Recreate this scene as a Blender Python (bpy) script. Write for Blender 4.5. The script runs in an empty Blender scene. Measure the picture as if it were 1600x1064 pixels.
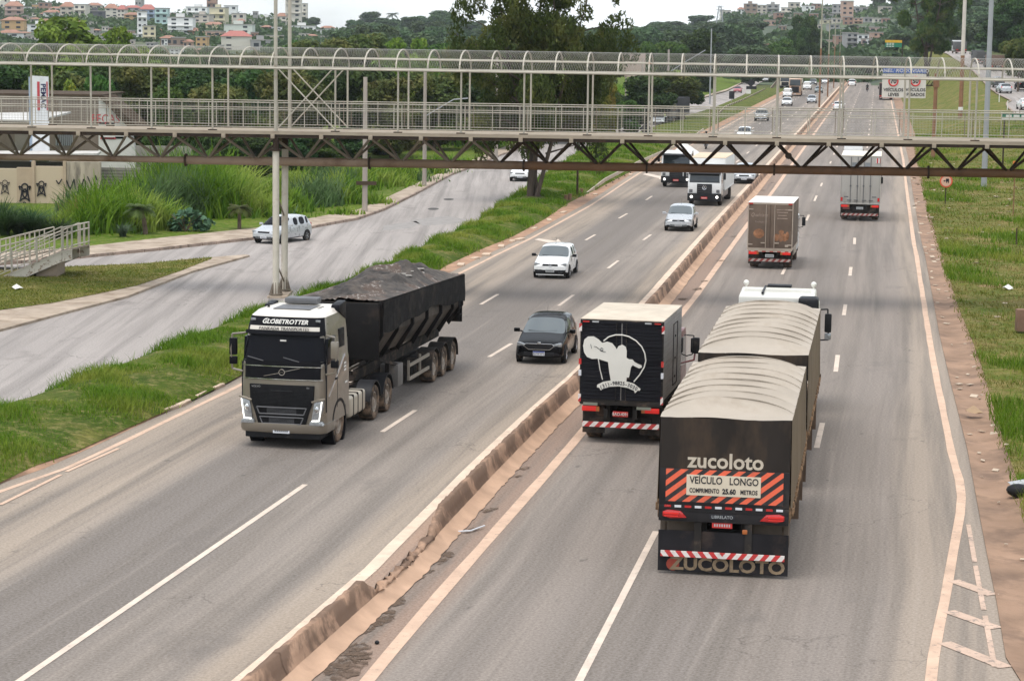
import bpy, bmesh, math, random
import numpy as np
from mathutils import Vector, Matrix
R = math.radians
random.seed(7); rng = np.random.default_rng(7)
SC = bpy.context.scene
COL = SC.collection

# ------------------------------------------------------------------ camera
CAMZ = 10.5; FPX = 3530.0
PITCH = math.atan((532-60)/FPX); ROLL = R(-.76)
cd = bpy.data.cameras.new('camera'); cam = bpy.data.objects.new('camera', cd); COL.objects.link(cam)
cd.sensor_width = 36; cd.lens = FPX/1600*36; cd.clip_start = .5; cd.clip_end = 9000
_X = Vector((1, 0, 0)); _U = Vector((0, math.sin(PITCH), math.cos(PITCH))); _F = Vector((0, math.cos(PITCH), -math.sin(PITCH)))
_c, _s = math.cos(ROLL), math.sin(ROLL)
_R = _X*_c - _U*_s; _UP = _X*_s + _U*_c
cam.matrix_world = Matrix(((_R.x, _UP.x, -_F.x, 0), (_R.y, _UP.y, -_F.y, 0), (_R.z, _UP.z, -_F.z, CAMZ), (0, 0, 0, 1)))
SC.camera = cam
# ------------------------------------------------------------------ world and sun (bright overcast)
SUN_EL, SUN_AZ = R(72), R(215)
w = bpy.data.worlds.new("World"); SC.world = w; w.use_nodes = True
nt = w.node_tree; nt.nodes.clear()
out = nt.nodes.new('ShaderNodeOutputWorld'); bg = nt.nodes.new('ShaderNodeBackground')
sky = nt.nodes.new('ShaderNodeTexSky'); sky.sky_type = 'NISHITA'; sky.sun_disc = False
sky.sun_elevation = SUN_EL; sky.sun_rotation = SUN_AZ; sky.air_density = 1.0; sky.dust_density = 2.0
tc = nt.nodes.new('ShaderNodeTexCoord'); mp = nt.nodes.new('ShaderNodeMapping'); mp.inputs['Scale'].default_value = (1, 1, 3.2)
cn = nt.nodes.new('ShaderNodeTexNoise'); cn.inputs['Scale'].default_value = 3.0; cn.inputs['Detail'].default_value = 6; cn.inputs['Roughness'].default_value = .55
cr = nt.nodes.new('ShaderNodeMapRange'); cr.inputs['From Min'].default_value = .40; cr.inputs['From Max'].default_value = .62
cr.inputs['To Min'].default_value = .5; cr.inputs['To Max'].default_value = 1.0
mx = nt.nodes.new('ShaderNodeMix'); mx.data_type = 'RGBA'
mx.inputs['B'].default_value = (6.9, 7.25, 7.5, 1)
nt.links.new(tc.outputs['Generated'], mp.inputs['Vector']); nt.links.new(mp.outputs['Vector'], cn.inputs['Vector'])
nt.links.new(cn.outputs['Fac'], cr.inputs['Value']); nt.links.new(cr.outputs['Result'], mx.inputs['Factor'])
nt.links.new(sky.outputs['Color'], mx.inputs['A'])
# overcast sky: brighter overhead than at the horizon
sx_ = nt.nodes.new('ShaderNodeSeparateXYZ'); nt.links.new(tc.outputs['Generated'], sx_.inputs[0]); er = nt.nodes.new('ShaderNodeMapRange')
er.inputs['From Min'].default_value = 0; er.inputs['From Max'].default_value = .6; er.inputs['To Min'].default_value = .98; er.inputs['To Max'].default_value = 1.02; nt.links.new(sx_.outputs['Z'], er.inputs['Value'])
ms_ = nt.nodes.new('ShaderNodeVectorMath'); ms_.operation = 'SCALE'; nt.links.new(mx.outputs['Result'], ms_.inputs[0]); nt.links.new(er.outputs['Result'], ms_.inputs['Scale']); nt.links.new(ms_.outputs[0], bg.inputs['Color'])
bg.inputs['Strength'].default_value = .125
nt.links.new(bg.outputs['Background'], out.inputs['Surface'])
sl = bpy.data.lights.new('sun', 'SUN'); sl.energy = 1.5; sl.angle = R(36); sl.color = (1, .965, .91)
so = bpy.data.objects.new('sun', sl); COL.objects.link(so)
# sun direction: azimuth measured like the sky's sun_rotation (clockwise from +Y)
sd = Vector((math.sin(SUN_AZ)*math.cos(SUN_EL), math.cos(SUN_AZ)*math.cos(SUN_EL), math.sin(SUN_EL)))
so.rotation_euler = sd.to_track_quat('Z', 'Y').to_euler()
so.location = (0, 0, 60)
SC.view_settings.view_transform = 'Standard'; SC.view_settings.look = 'None'
SC.view_settings.exposure = .72; SC.view_settings.gamma = 1
SC.cycles.max_bounces = 6; SC.cycles.transparent_max_bounces = 8; SC.cycles.volume_bounces = 1
SC.cycles.use_denoising = True
# ------------------------------------------------------------------ survey helpers: where points measured in the photograph stand on the ground
def ray(px, py):
    u = (px-800)/FPX; v = (532-py)/FPX
    return (_R*u + _UP*v + _F)
def G(px, py, z=0.0):
    d = ray(px, py); t = (z-CAMZ)/d.z
    return Vector((d.x*t, d.y*t, z))
def AT(px, py, Y):
    d = ray(px, py); t = Y/d.y
    return Vector((d.x*t, Y, CAMZ+d.z*t))
def PX(p):
    q = Vector(p)-Vector((0, 0, CAMZ)); f = q.dot(_F)
    return 800+FPX*q.dot(_R)/f, 532-FPX*q.dot(_UP)/f
# ------------------------------------------------------------------ tags
def tag(o, label=None, cat=None, group=None, kind=None):
    if label: o['label'] = label
    if cat: o['category'] = cat
    if group: o['group'] = group
    if kind: o['kind'] = kind
    return o
def empty(name, loc=(0, 0, 0), rz=0):
    o = bpy.data.objects.new(name, None); COL.objects.link(o); o.location = loc; o.rotation_euler = (0, 0, rz)
    o.empty_display_size = .3
    return o
def kids(o): return [c for c in bpy.data.objects if c.parent == o]
def copy_tree(o, parent=None, table=None):
    if table is None:
        table = {}
        for c in bpy.data.objects:
            if c.parent: table.setdefault(c.parent, []).append(c)
    c = o.copy(); COL.objects.link(c)
    if parent: c.parent = parent; c.matrix_parent_inverse = o.matrix_parent_inverse.copy()
    for ch in table.get(o, []): copy_tree(ch, c, table)
    return c
# ------------------------------------------------------------------ materials
MATS = {}
def _new(name):
    m = bpy.data.materials.new(name); m.use_nodes = True; m.node_tree.nodes.clear()
    n = m.node_tree; o = n.nodes.new('ShaderNodeOutputMaterial'); b = n.nodes.new('ShaderNodeBsdfPrincipled')
    n.links.new(b.outputs[0], o.inputs[0]); return m, n, b
def N(nt, t, **k):
    n = nt.nodes.new(t)
    for a, v in k.items():
        if a in n.inputs: n.inputs[a].default_value = v
        else: setattr(n, a, v)
    return n
def noise(nt, scale, detail=4, rough=.55, vec=None, sc3=None, coord='Object'):
    if vec is None:
        t = nt.nodes.new('ShaderNodeTexCoord'); vec = t.outputs[coord]
    if sc3:
        mpn = nt.nodes.new('ShaderNodeMapping'); mpn.inputs['Scale'].default_value = sc3
        nt.links.new(vec, mpn.inputs['Vector']); vec = mpn.outputs['Vector']
    n = nt.nodes.new('ShaderNodeTexNoise'); n.inputs['Scale'].default_value = scale; n.inputs['Detail'].default_value = detail
    n.inputs['Roughness'].default_value = rough; nt.links.new(vec, n.inputs['Vector'])
    return n.outputs['Fac']
def mrange(nt, v, a, b, c=0., d=1.):
    m = nt.nodes.new('ShaderNodeMapRange'); nt.links.new(v, m.inputs['Value'])
    for k, x in zip(('From Min', 'From Max', 'To Min', 'To Max'), (a, b, c, d)): m.inputs[k].default_value = x
    return m.outputs['Result']
def mixc(nt, fac, a, b, mode='MIX'):
    m = nt.nodes.new('ShaderNodeMix'); m.data_type = 'RGBA'; m.blend_type = mode
    for s, v in (('Factor', fac), ('A', a), ('B', b)):
        if isinstance(v, (int, float)): m.inputs[s].default_value = v
        elif isinstance(v, tuple): m.inputs[s].default_value = (*v[:3], 1)
        else: nt.links.new(v, m.inputs[s])
    return m.outputs['Result']
def math_(nt, op, a, b=0.):
    m = nt.nodes.new('ShaderNodeMath'); m.operation = op
    for i, v in enumerate((a, b)):
        if isinstance(v, (int, float)): m.inputs[i].default_value = v
        else: nt.links.new(v, m.inputs[i])
    return m.outputs[0]
def bump(nt, b, h, strength=.3, dist=.02):
    bn = nt.nodes.new('ShaderNodeBump'); bn.inputs['Strength'].default_value = strength; bn.inputs['Distance'].default_value = dist
    nt.links.new(h, bn.inputs['Height']); nt.links.new(bn.outputs[0], b.inputs['Normal'])
def mat(name, col, rough=.6, metal=0., var=.12, vs=1.5, dirt=None, da=.5, ds=1.2, bmp=0., bs=25., coat=0., sc3=None, dedge=.18):
    if name in MATS: return MATS[name]
    m, n, b = _new(name)
    f = noise(n, vs, sc3=sc3)
    lo = tuple(c*(1-var) for c in col); hi = tuple(min(1, c*(1+var)) for c in col)
    c = mixc(n, mrange(n, f, .3, .7), lo, hi)
    if dirt:
        d = noise(n, ds, 6, .65, sc3=sc3)
        c = mixc(n, mrange(n, d, .70-da*.40, .70-da*.40+dedge, 0, min(1, .35+da)), c, dirt)
    n.links.new(c, b.inputs['Base Color'])
    r = mrange(n, noise(n, vs*3, 3), .3, .7, max(0, rough-.08), min(1, rough+.1)); n.links.new(r, b.inputs['Roughness'])
    b.inputs['Metallic'].default_value = metal
    if not coat: b.inputs['Specular IOR Level'].default_value = .08 if max(col) < .11 else .22
    if coat: b.inputs['Coat Weight'].default_value = coat; b.inputs['Coat Roughness'].default_value = .06
    if bmp: bump(n, b, noise(n, bs, 4), bmp)
    MATS[name] = m; return m
def emit(name, col, s):
    if name in MATS: return MATS[name]
    m, n, b = _new(name); b.inputs['Base Color'].default_value = (*col, 1)
    b.inputs['Emission Color'].default_value = (*col, 1); b.inputs['Emission Strength'].default_value = s
    MATS[name] = m; return m
def stripes(name, A, B, ax, ay, az, period, duty=.5, rough=.5):
    """straight stripes of two paints, perpendicular to (ax,ay,az) in the object's own space"""
    if name in MATS: return MATS[name]
    m, n, b = _new(name); t = n.nodes.new('ShaderNodeTexCoord'); v = n.nodes.new('ShaderNodeVectorMath'); v.operation = 'DOT_PRODUCT'
    n.links.new(t.outputs['Object'], v.inputs[0]); v.inputs[1].default_value = (ax/period, ay/period, az/period)
    fr = math_(n, 'FRACT', v.outputs['Value']); st = math_(n, 'GREATER_THAN', fr, duty)
    c = mixc(n, st, A, B); d = noise(n, 3., 5, .65)
    c = mixc(n, mrange(n, d, .5, .75, 0, .45), c, (.12, .09, .07))
    n.links.new(c, b.inputs['Base Color']); b.inputs['Roughness'].default_value = rough
    MATS[name] = m; return m
DUST = (.33, .235, .165)
def leafmat(name, c1, c2, c3=None, trans=.25, vs=.35):
    if name in MATS: return MATS[name]
    m, n, b = _new(name)
    g = n.nodes.new('ShaderNodeNewGeometry')
    c = mixc(n, g.outputs['Random Per Island'], c1, c2)
    f = noise(n, vs, 3)
    if c3: c = mixc(n, mrange(n, f, .5, .66, 0, .85), c, c3)
    oi = n.nodes.new('ShaderNodeObjectInfo')
    hs = n.nodes.new('ShaderNodeHueSaturation'); n.links.new(c, hs.inputs['Color'])
    n.links.new(mrange(n, oi.outputs['Random'], 0, 1, .475, .525), hs.inputs['Hue'])
    n.links.new(mrange(n, oi.outputs['Random'], 0, 1, .8, 1.25), hs.inputs['Value'])
    n.links.new(hs.outputs[0], b.inputs['Base Color']); b.inputs['Roughness'].default_value = .6
    b.inputs['Specular IOR Level'].default_value = .12
    tr = n.nodes.new('ShaderNodeBsdfTranslucent'); n.links.new(hs.outputs[0], tr.inputs['Color'])
    ms = n.nodes.new('ShaderNodeMixShader'); ms.inputs[0].default_value = trans
    o = [x for x in n.nodes if x.type == 'OUTPUT_MATERIAL'][0]
    n.links.new(b.outputs[0], ms.inputs[1]); n.links.new(tr.outputs[0], ms.inputs[2]); n.links.new(ms.outputs[0], o.inputs[0])
    MATS[name] = m; return m
# ------------------------------------------------------------------ mesh collector
class MB:
    def __init__(s): s.v = []; s.f = []
    def add(s, vs, fs):
        k = len(s.v); s.v += [tuple(v) for v in vs]; s.f += [tuple(i+k for i in f) for f in fs]; return s
    def box(s, c, d, rot=None):
        x, y, z = d[0]/2, d[1]/2, d[2]/2
        vs = [Vector((a*x, b*y, e*z)) for a in (-1, 1) for b in (-1, 1) for e in (-1, 1)]
        if rot is not None: vs = [rot @ v for v in vs]
        c = Vector(c)
        return s.add([v+c for v in vs], [(0, 1, 3, 2), (4, 6, 7, 5), (0, 4, 5, 1), (2, 3, 7, 6), (0, 2, 6, 4), (1, 5, 7, 3)])
    def bx(s, x0, x1, y0, y1, z0, z1): return s.box(((x0+x1)/2, (y0+y1)/2, (z0+z1)/2), (abs(x1-x0), abs(y1-y0), abs(z1-z0)))
    def cyl(s, a, b, r, r2=None, n=12, cap=True):
        a, b = Vector(a), Vector(b); r2 = r if r2 is None else r2; d = (b-a)
        if d.length < 1e-6: return s
        q = d.to_track_quat('Z', 'Y'); vs = []
        for p, rr in ((a, r), (b, r2)):
            for i in range(n):
                t = 2*math.pi*(i+.5)/n; vs.append(p + q @ Vector((math.cos(t)*rr, math.sin(t)*rr, 0)))
        fs = [(i, (i+1) % n, n+(i+1) % n, n+i) for i in range(n)]
        if cap: fs += [tuple(range(n-1, -1, -1)), tuple(range(n, 2*n))]
        return s.add(vs, fs)
    def tube(s, pts, r, n=8):
        for a, b in zip(pts[:-1], pts[1:]):
            s.cyl(a, b, r if not callable(r) else r(a), None if not callable(r) else r(b), n)
        return s
    def bar(s, a, b, w, h=None):
        a, b = Vector(a), Vector(b); h = h or w; d = b-a; q = d.to_track_quat('X', 'Z').to_matrix()
        return s.box((a+b)/2, (d.length, w, h), q)
    def prism(s, poly, y0, y1, axis='y'):
        """poly in (x,z) pushed along y (axis='y'), (y,z) pushed along x, or (x,y) pushed along z"""
        n = len(poly)
        def P(p, t): return (p[0], t, p[1]) if axis == 'y' else ((t, p[0], p[1]) if axis == 'x' else (p[0], p[1], t))
        vs = [P(p, y0) for p in poly]+[P(p, y1) for p in poly]
        return s.add(vs, [tuple(range(n)), tuple(range(2*n-1, n-1, -1))]+[(i, i+n, (i+1) % n+n, (i+1) % n) for i in range(n)])
    def sphere(s, c, r, n=10, m=6):
        c = Vector(c); r = (r, r, r) if isinstance(r, (int, float)) else r; vs = []; fs = []
        for j in range(m+1):
            ph = math.pi*j/m
            for i in range(n):
                t = 2*math.pi*i/n; vs.append(c+Vector((r[0]*math.sin(ph)*math.cos(t), r[1]*math.sin(ph)*math.sin(t), r[2]*math.cos(ph))))
        for j in range(m):
            for i in range(n): fs.append((j*n+i, (j+1)*n+i, (j+1)*n+(i+1) % n, j*n+(i+1) % n))
        return s.add(vs, fs)
    def ring(s, c, axis, R0, r, n=24, m=6):
        q = Vector(axis).to_track_quat('Z', 'Y'); c = Vector(c); vs = []; fs = []
        for i in range(n):
            t = 2*math.pi*i/n
            for j in range(m):
                p = 2*math.pi*j/m; rr = R0+r*math.cos(p); vs.append(c+q @ Vector((rr*math.cos(t), rr*math.sin(t), r*math.sin(p))))
        for i in range(n):
            for j in range(m): fs.append((i*m+j, ((i+1) % n)*m+j, ((i+1) % n)*m+(j+1) % m, i*m+(j+1) % m))
        return s.add(vs, fs)
    def build(s, name, m, parent=None, bev=0, smooth=None, seg=2):
        me = bpy.data.meshes.new(name); me.from_pydata(s.v, [], s.f); me.update()
        bm = bmesh.new(); bm.from_mesh(me)
        bmesh.ops.recalc_face_normals(bm, faces=bm.faces)
        if bev:
            es = [e for e in bm.edges if len(e.link_faces) == 2 and e.calc_face_angle(0) > R(25)]
            bmesh.ops.bevel(bm, geom=es, offset=bev, segments=seg, affect='EDGES', clamp_overlap=True, profile=.6)
        bm.to_mesh(me); bm.free()
        if smooth is None: smooth = True
        if smooth: me.shade_smooth(); me.set_sharp_from_angle(angle=R(38))
        me.materials.append(m)
        o = bpy.data.objects.new(name, me); COL.objects.link(o)
        if parent: o.parent = parent
        return o
def raw(name, verts, faces, m, parent=None, smooth=False, uv=None):
    """fast mesh from numpy arrays, all faces with the same number of corners"""
    verts = np.asarray(verts, dtype=np.float32); faces = np.asarray(faces, dtype=np.int32); k = faces.shape[1]
    me = bpy.data.meshes.new(name); me.vertices.add(len(verts)); me.vertices.foreach_set('co', verts.ravel())
    me.loops.add(faces.size); me.loops.foreach_set('vertex_index', faces.ravel())
    me.polygons.add(len(faces)); me.polygons.foreach_set('loop_start', np.arange(0, faces.size, k, dtype=np.int32))
    try: me.polygons.foreach_set('loop_total', np.full(len(faces), k, dtype=np.int32))
    except Exception: pass
    if uv is not None:
        l = me.uv_layers.new(name='UVMap'); l.data.foreach_set('uv', np.asarray(uv, dtype=np.float32)[faces.ravel()].ravel())
    me.update(calc_edges=True); me.validate()
    if smooth: me.shade_smooth()
    me.materials.append(m)
    o = bpy.data.objects.new(name, me); COL.objects.link(o)
    if parent: o.parent = parent
    return o
def text(s, size, m, parent, loc, rot, name='lettering', depth=.004, sx=1., bold=0., shear=0., align='CENTER'):
    cu = bpy.data.curves.new(name, 'FONT'); cu.body = s; cu.size = size; cu.align_x = align; cu.align_y = 'CENTER'
    cu.extrude = depth; cu.offset = bold; cu.shear = shear; cu.resolution_u = 3
    t = bpy.data.objects.new('tmp', cu); COL.objects.link(t)
    bpy.context.view_layer.update()
    me = bpy.data.meshes.new_from_object(t.evaluated_get(bpy.context.evaluated_depsgraph_get()))
    bpy.data.objects.remove(t); bpy.data.curves.remove(cu)
    me.materials.clear(); me.materials.append(m)
    o = bpy.data.objects.new(name, me); COL.objects.link(o); o.parent = parent; o.location = loc; o.rotation_euler = rot; o.scale = (sx, 1, 1)
    return o
FRONT_TXT = (R(90), 0, R(90))      # reads from +x (the nose of a vehicle)
REAR_TXT = (R(90), 0, R(-90))      # reads from -x (the tail of a vehicle)
# ================================================================== THE GROUND
def pts(l, z=0.): return np.array([list(G(x, y, z))[:2] for x, y in l])
LN = {
'BL': [(375,1064),(571,897),(713.5,754),(807,664),(899,583),(1011,466),(1100,365),(1160,300),(1234,215),(1278,167),(1294,143),(1308,128),(1318,116)],
'BR': [(573,1064),(676,942),(789,814),(894,694),(1085,466),(1160,362),(1207,300),(1260,220),(1294,174),(1306,154),(1318,133),(1327,117)],
'RE': [(1451,1064),(1463,1008),(1482,905),(1496,830),(1503,785),(1499,751),(1485,700),(1468,614),(1454,541),(1442,464),(1432.6,403),(1427,375),(1417,300),(1411,248),(1404,209),(1398,157)],
'LE': [(0,768),(105,731),(196,689),(379,600),(719,427),(779,397),(835,370),(925,320),(997,272),(1127,189),(1165,169),(1201,143),(1214,137),(1253,115)],
}
W = {k: pts(v) for k, v in LN.items()}
# far from the camera one pixel is many metres: beyond 240 m the lines run parallel to the median
HD = math.atan2(W['BL'][8][0]-W['BL'][3][0], W['BL'][8][1]-W['BL'][3][1])
def far_parallel(k, Y0):
    p = [q for q in W[k] if q[1] < Y0]; q = p[-1]; t = math.tan(HD)
    for Y in (300, 400, 520, 650): p.append(np.array([q[0]+(Y-q[1])*t, Y]))
    for Y in (760, 860, 960, 1060):       # the far bend to the right
        p.append(p[-1]+np.array([100*math.tan(HD+ (Y-660)/100*.11), 100.]))
    return np.array(p)
for k in ('BL', 'BR', 'RE', 'LE'): W[k] = far_parallel(k, 240)
def ext(p, Y):
    a, b = p[0], p[1]; d = (b-a)/(b[1]-a[1]); return np.vstack([a-d*(a[1]-Y), p])
for k in ('BL', 'BR', 'RE', 'LE'): W[k] = ext(W[k], 26)
W['RE'][0] = (W['RE'][1][0]-1.4, 26)
def XL(k, Y):
    p = W[k]; return np.interp(Y, p[:, 1], p[:, 0])
def road_heading(Y): return HD
YS = np.concatenate([np.arange(26, 120, 2.), np.arange(120, 300, 6.), np.arange(300, 1061, 20.)])
def smooth(x, n=2):
    x = np.array(x, float)
    for _ in range(n):
        y = x.copy(); y[1:-1] = (x[:-2]+x[1:-1]*2+x[2:])/4; x = y
    return x
def strip(name, xl, xr, z, m, nu=1, ys=None, kind='structure', jl=0, jr=0, zf=None, parent=None):
    ys = YS if ys is None else ys; V = []; UV = []; F = []
    for i, Y in enumerate(ys):
        a = xl[i]+jl*random.uniform(-1, 1); b = xr[i]+jr*random.uniform(-1, 1)
        for j in range(nu+1):
            t = j/nu; x = a+(b-a)*t; V.append((x, Y, zf(t, x, Y) if zf else z)); UV.append(((x-XL('BL', Y))*math.cos(HD), Y/math.cos(HD)))
    n = nu+1
    for i in range(len(ys)-1):
        for j in range(nu): F.append((i*n+j, i*n+j+1, (i+1)*n+j+1, (i+1)*n+j))
    o = raw(name, V, F, m, uv=UV, smooth=True, parent=parent)
    if kind and not parent: o['kind'] = kind
    return o
# --- asphalt: aggregate, tar joints, tyre-polished lanes, skid marks; u = metres right of the median line, v = metres along
def asphalt(name, lanes, base=(.255, .214, .180)):
    m, n, b = _new(name); t = n.nodes.new('ShaderNodeTexCoord'); uv = t.outputs['UV']
    sp = n.nodes.new('ShaderNodeSeparateXYZ'); n.links.new(uv, sp.inputs[0]); u = sp.outputs[0]
    wob = noise(n, .05, 3, .5, uv, (1, .35, 1)); u2 = math_(n, 'ADD', u, math_(n, 'MULTIPLY', math_(n, 'SUBTRACT', wob, .5), .9))
    c = mixc(n, mrange(n, noise(n, .22, 5, .6, uv, (1, .25, 1)), .3, .7), tuple(x*.84 for x in base), tuple(x*1.12 for x in base))
    for (u0, u1, col, amt, soft) in lanes:
        a = mrange(n, u2, u0-soft, u0+soft); bb = mrange(n, u2, u1-soft, u1+soft, 1, 0)
        f = math_(n, 'MULTIPLY', math_(n, 'MULTIPLY', a, bb), amt)
        c = mixc(n, f, c, col)
    st = noise(n, 1.7, 5, .6, uv, (1, .022, 1)); c = mixc(n, mrange(n, st, .44, .66, 0, .75), c, tuple(x*.5 for x in base))
    st2 = noise(n, 3.3, 4, .6, uv, (1, .012, 1)); c = mixc(n, mrange(n, st2, .58, .75, 0, .3), c, tuple(x*1.35 for x in base))
    g = noise(n, 17, 3, .7, uv); c = mixc(n, mrange(n, g, .35, .65, 0, 1), mixc(n, .17, c, (0, 0, 0)), mixc(n, .1, c, (.8, .75, .7)))
    vo = n.nodes.new('ShaderNodeTexVoronoi'); vo.feature = 'DISTANCE_TO_EDGE'; vo.inputs['Scale'].default_value = .16
    wv = n.nodes.new('ShaderNodeVectorMath'); wv.operation = 'ADD'; n.links.new(uv, wv.inputs[0])
    nz = n.nodes.new('ShaderNodeTexNoise'); nz.inputs['Scale'].default_value = .9; nz.inputs['Detail'].default_value = 5; n.links.new(uv, nz.inputs['Vector'])
    sc = n.nodes.new('ShaderNodeVectorMath'); sc.operation = 'SCALE'; sc.inputs['Scale'].default_value = 3.; n.links.new(nz.outputs['Color'], sc.inputs[0]); n.links.new(sc.outputs[0], wv.inputs[1])
    n.links.new(wv.outputs[0], vo.inputs['Vector'])
    cm = math_(n, 'MULTIPLY', mrange(n, vo.outputs['Distance'], .0, .006, .55, 0), mrange(n, noise(n, .11, 2, .5, uv), .52, .6))
    c = mixc(n, cm, c, (.06, .05, .045))
    sp_ = noise(n, 2.6, 3, .5, uv, (1, .45, 1)); c = mixc(n, mrange(n, sp_, .70, .76, 0, .5), c, (.07, .065, .06))
    pt = noise(n, .35, 4, .7, uv, (1, .5, 1)); c = mixc(n, mrange(n, pt, .60, .70, 0, .38), c, (.11, .098, .09))
    n.links.new(c, b.inputs['Base Color']); b.inputs['Roughness'].default_value = .85; b.inputs['Specular IOR Level'].default_value = .12
    bump(n, b, g, .25, .01); MATS[name] = m; return m
DK = (.142, .122, .108); TAN = (.315, .25, .19)
M_left = asphalt('asphalt oncoming', [(-6.7, -3.3, DK, .85, .35), (-14, -6.9, TAN, .75, .5), (-.9, .0, TAN, .8, .25), (.1, .9, (.33, .215, .15), .95, .06), (-2.9, -2.2, DK, .4, .25), (-1.5, -1.0, DK, .3, .2), (-8.9, -8.3, DK, .3, .3)])
M_right = asphalt('asphalt receding', [(2.3, 12.5, (.195, .162, .140), .6, .4), (-1, 2.1, (.25, .165, .12), .9, .25), (10.4, 13, TAN, .65, .3), (5.6, 7.6, (.145, .126, .114), .55, .4), (3.0, 3.6, DK, .45, .25), (4.3, 4.8, DK, .35, .25), (8.9, 9.5, DK, .35, .3)])
M_serv = asphalt('asphalt side road', [], base=(.325, .29, .268))
# grass ground: blended greens, straw and bare earth
def groundmat(name, g1, g2, dry, earth, dryf=.5, earthf=.62, sc=.22):
    m, n, b = _new(name)
    c = mixc(n, mrange(n, noise(n, sc, 5, .6), .35, .65), g1, g2)
    c = mixc(n, mrange(n, noise(n, sc*1.9, 6, .7), dryf, dryf+.16, 0, .9), c, dry)
    c = mixc(n, mrange(n, noise(n, sc*.9, 7, .72, sc3=(1.3, .8, 1)), earthf, earthf+.08, 0, .95), c, earth)
    fine = noise(n, 6, 5, .8); c = mixc(n, mrange(n, fine, .38, .62, .75, 0), c, mixc(n, .7, c, (.015, .02, .004))); c = mixc(n, mrange(n, noise(n, 2.6, 6, .8), .5, .66, 0, .7), c, (.26, .21, .09))
    n.links.new(c, b.inputs['Base Color']); b.inputs['Roughness'].default_value = .95; b.inputs['Specular IOR Level'].default_value = .1
    bump(n, b, fine, .6, .06); MATS[name] = m; return m
M_grass = groundmat('mown grass', (.045, .08, .006), (.085, .12, .010), (.19, .17, .045), (.28, .19, .12))
M_lawn = groundmat('green lawn', (.07, .13, .009), (.11, .17, .014), (.17, .18, .035), (.28, .20, .12), dryf=.62, earthf=.75)
M_verge = groundmat('worn verge grass', (.075, .115, .010), (.13, .145, .022), (.23, .175, .06), (.33, .21, .12), dryf=.47, earthf=.58, sc=.3)
M_far = groundmat('scrub land', (.05, .075, .025), (.08, .105, .035), (.12, .12, .05), (.2, .14, .09), sc=.02)
M_gutter = mat('dusty gutter concrete', (.27, .172, .115), .9, var=.25, vs=.6, dirt=(.16, .105, .075), da=.55, ds=.9, bmp=.3, bs=8)
M_earth = mat('red earth', (.33, .2, .13), .95, var=.3, vs=1.2, dirt=(.2, .14, .1), da=.4, ds=2., bmp=.5, bs=9)
M_side = mat('sidewalk concrete', (.36, .29, .225), .9, var=.2, vs=.7, dirt=(.22, .165, .115), da=.55, bmp=.2)
M_kerb = mat('kerb stone', (.33, .25, .2), .9, var=.25, vs=1.5, dirt=(.12, .1, .08), da=.5, ds=2., bmp=.3)
def linemat(name, col, wear=.5):
    m, n, b = _new(name)
    c = mixc(n, mrange(n, noise(n, 1.2, 6, .7), .35, .7), col, tuple(x*.72 for x in col))
    c = mixc(n, mrange(n, noise(n, 5., 7, .8), .70-wear*.24, .76-wear*.24, 0, .85), c, (.2, .17, .15))
    n.links.new(c, b.inputs['Base Color']); b.inputs['Roughness'].default_value = .8; b.inputs['Specular IOR Level'].default_value = .15; MATS[name] = m; return m
M_line = linemat('road paint dusty', (.60, .42, .31), .5)
M_linew = linemat('road paint white', (.64, .53, .44), .45)

M_worn = linemat('road paint very worn', (.55, .40, .31), .68)
M_cream = linemat('road paint cream', (.68, .53, .41), .45)
# base land
V = []; n_ = 48
L_ = 5000
land = raw('ground', [(-L_, -200, -.12), (L_, -200, -.12), (L_, 2*L_, -.12), (-L_, 2*L_, -.12)], [(0, 1, 2, 3)], M_far); tag(land, kind='structure')
lex = [XL('LE', y)-.55 for y in YS]; blx = [XL('BL', y)+.6 for y in YS]
strip('highway', lex, blx, 0, M_left, 6)
brx = [XL('BR', y)-1.4 for y in YS]; rex = np.array([XL('RE', y) for y in YS])
# asphalt edge on the right, gutter edge, grass edge (measured)
AE = pts([(1592,1064),(1574,1042),(1557,940),(1547,892),(1530,803),(1511,700),(1485,597),(1468,524),(1446,403),(1439,375),(1426,300),(1418,248)])
GE = pts([(1720,1064),(1664,940),(1612,813),(1571,700),(1530,560),(1499,485),(1473,403),(1450,325),(1434,249),(1423,202),(1416,154)])
def off_fn(P, fallback):
    d = np.array([p[0]-XL('RE', p[1]) for p in P]); y = P[:, 1]; i = np.argsort(y)
    return lambda Y: np.interp(Y, y[i], d[i]) if Y < y.max() else fallback
AEo = lambda Y: float(np.interp(Y, AE[:, 1], AE[:, 0])) if Y < 190 else float(XL('RE', Y)+.5)
GEo = lambda Y: float(np.interp(Y, GE[:, 1], GE[:, 0])) if Y < 255 else float(XL('RE', Y)+2.0)
AEx = np.array([AEo(y) for y in YS]); GEx = np.array([GEo(y) for y in YS]); GEx = np.maximum(GEx, AEx+.3)
strip('carriageway', brx, AEx, .001, M_right, 6)
def gz(t, x, Y): return -.07*math.sin(math.pi*min(1, t*1.0))+.02+.05*t
strip('gutter', AEx, GEx, 0, M_gutter, 6, zf=gz, jr=0)
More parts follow.
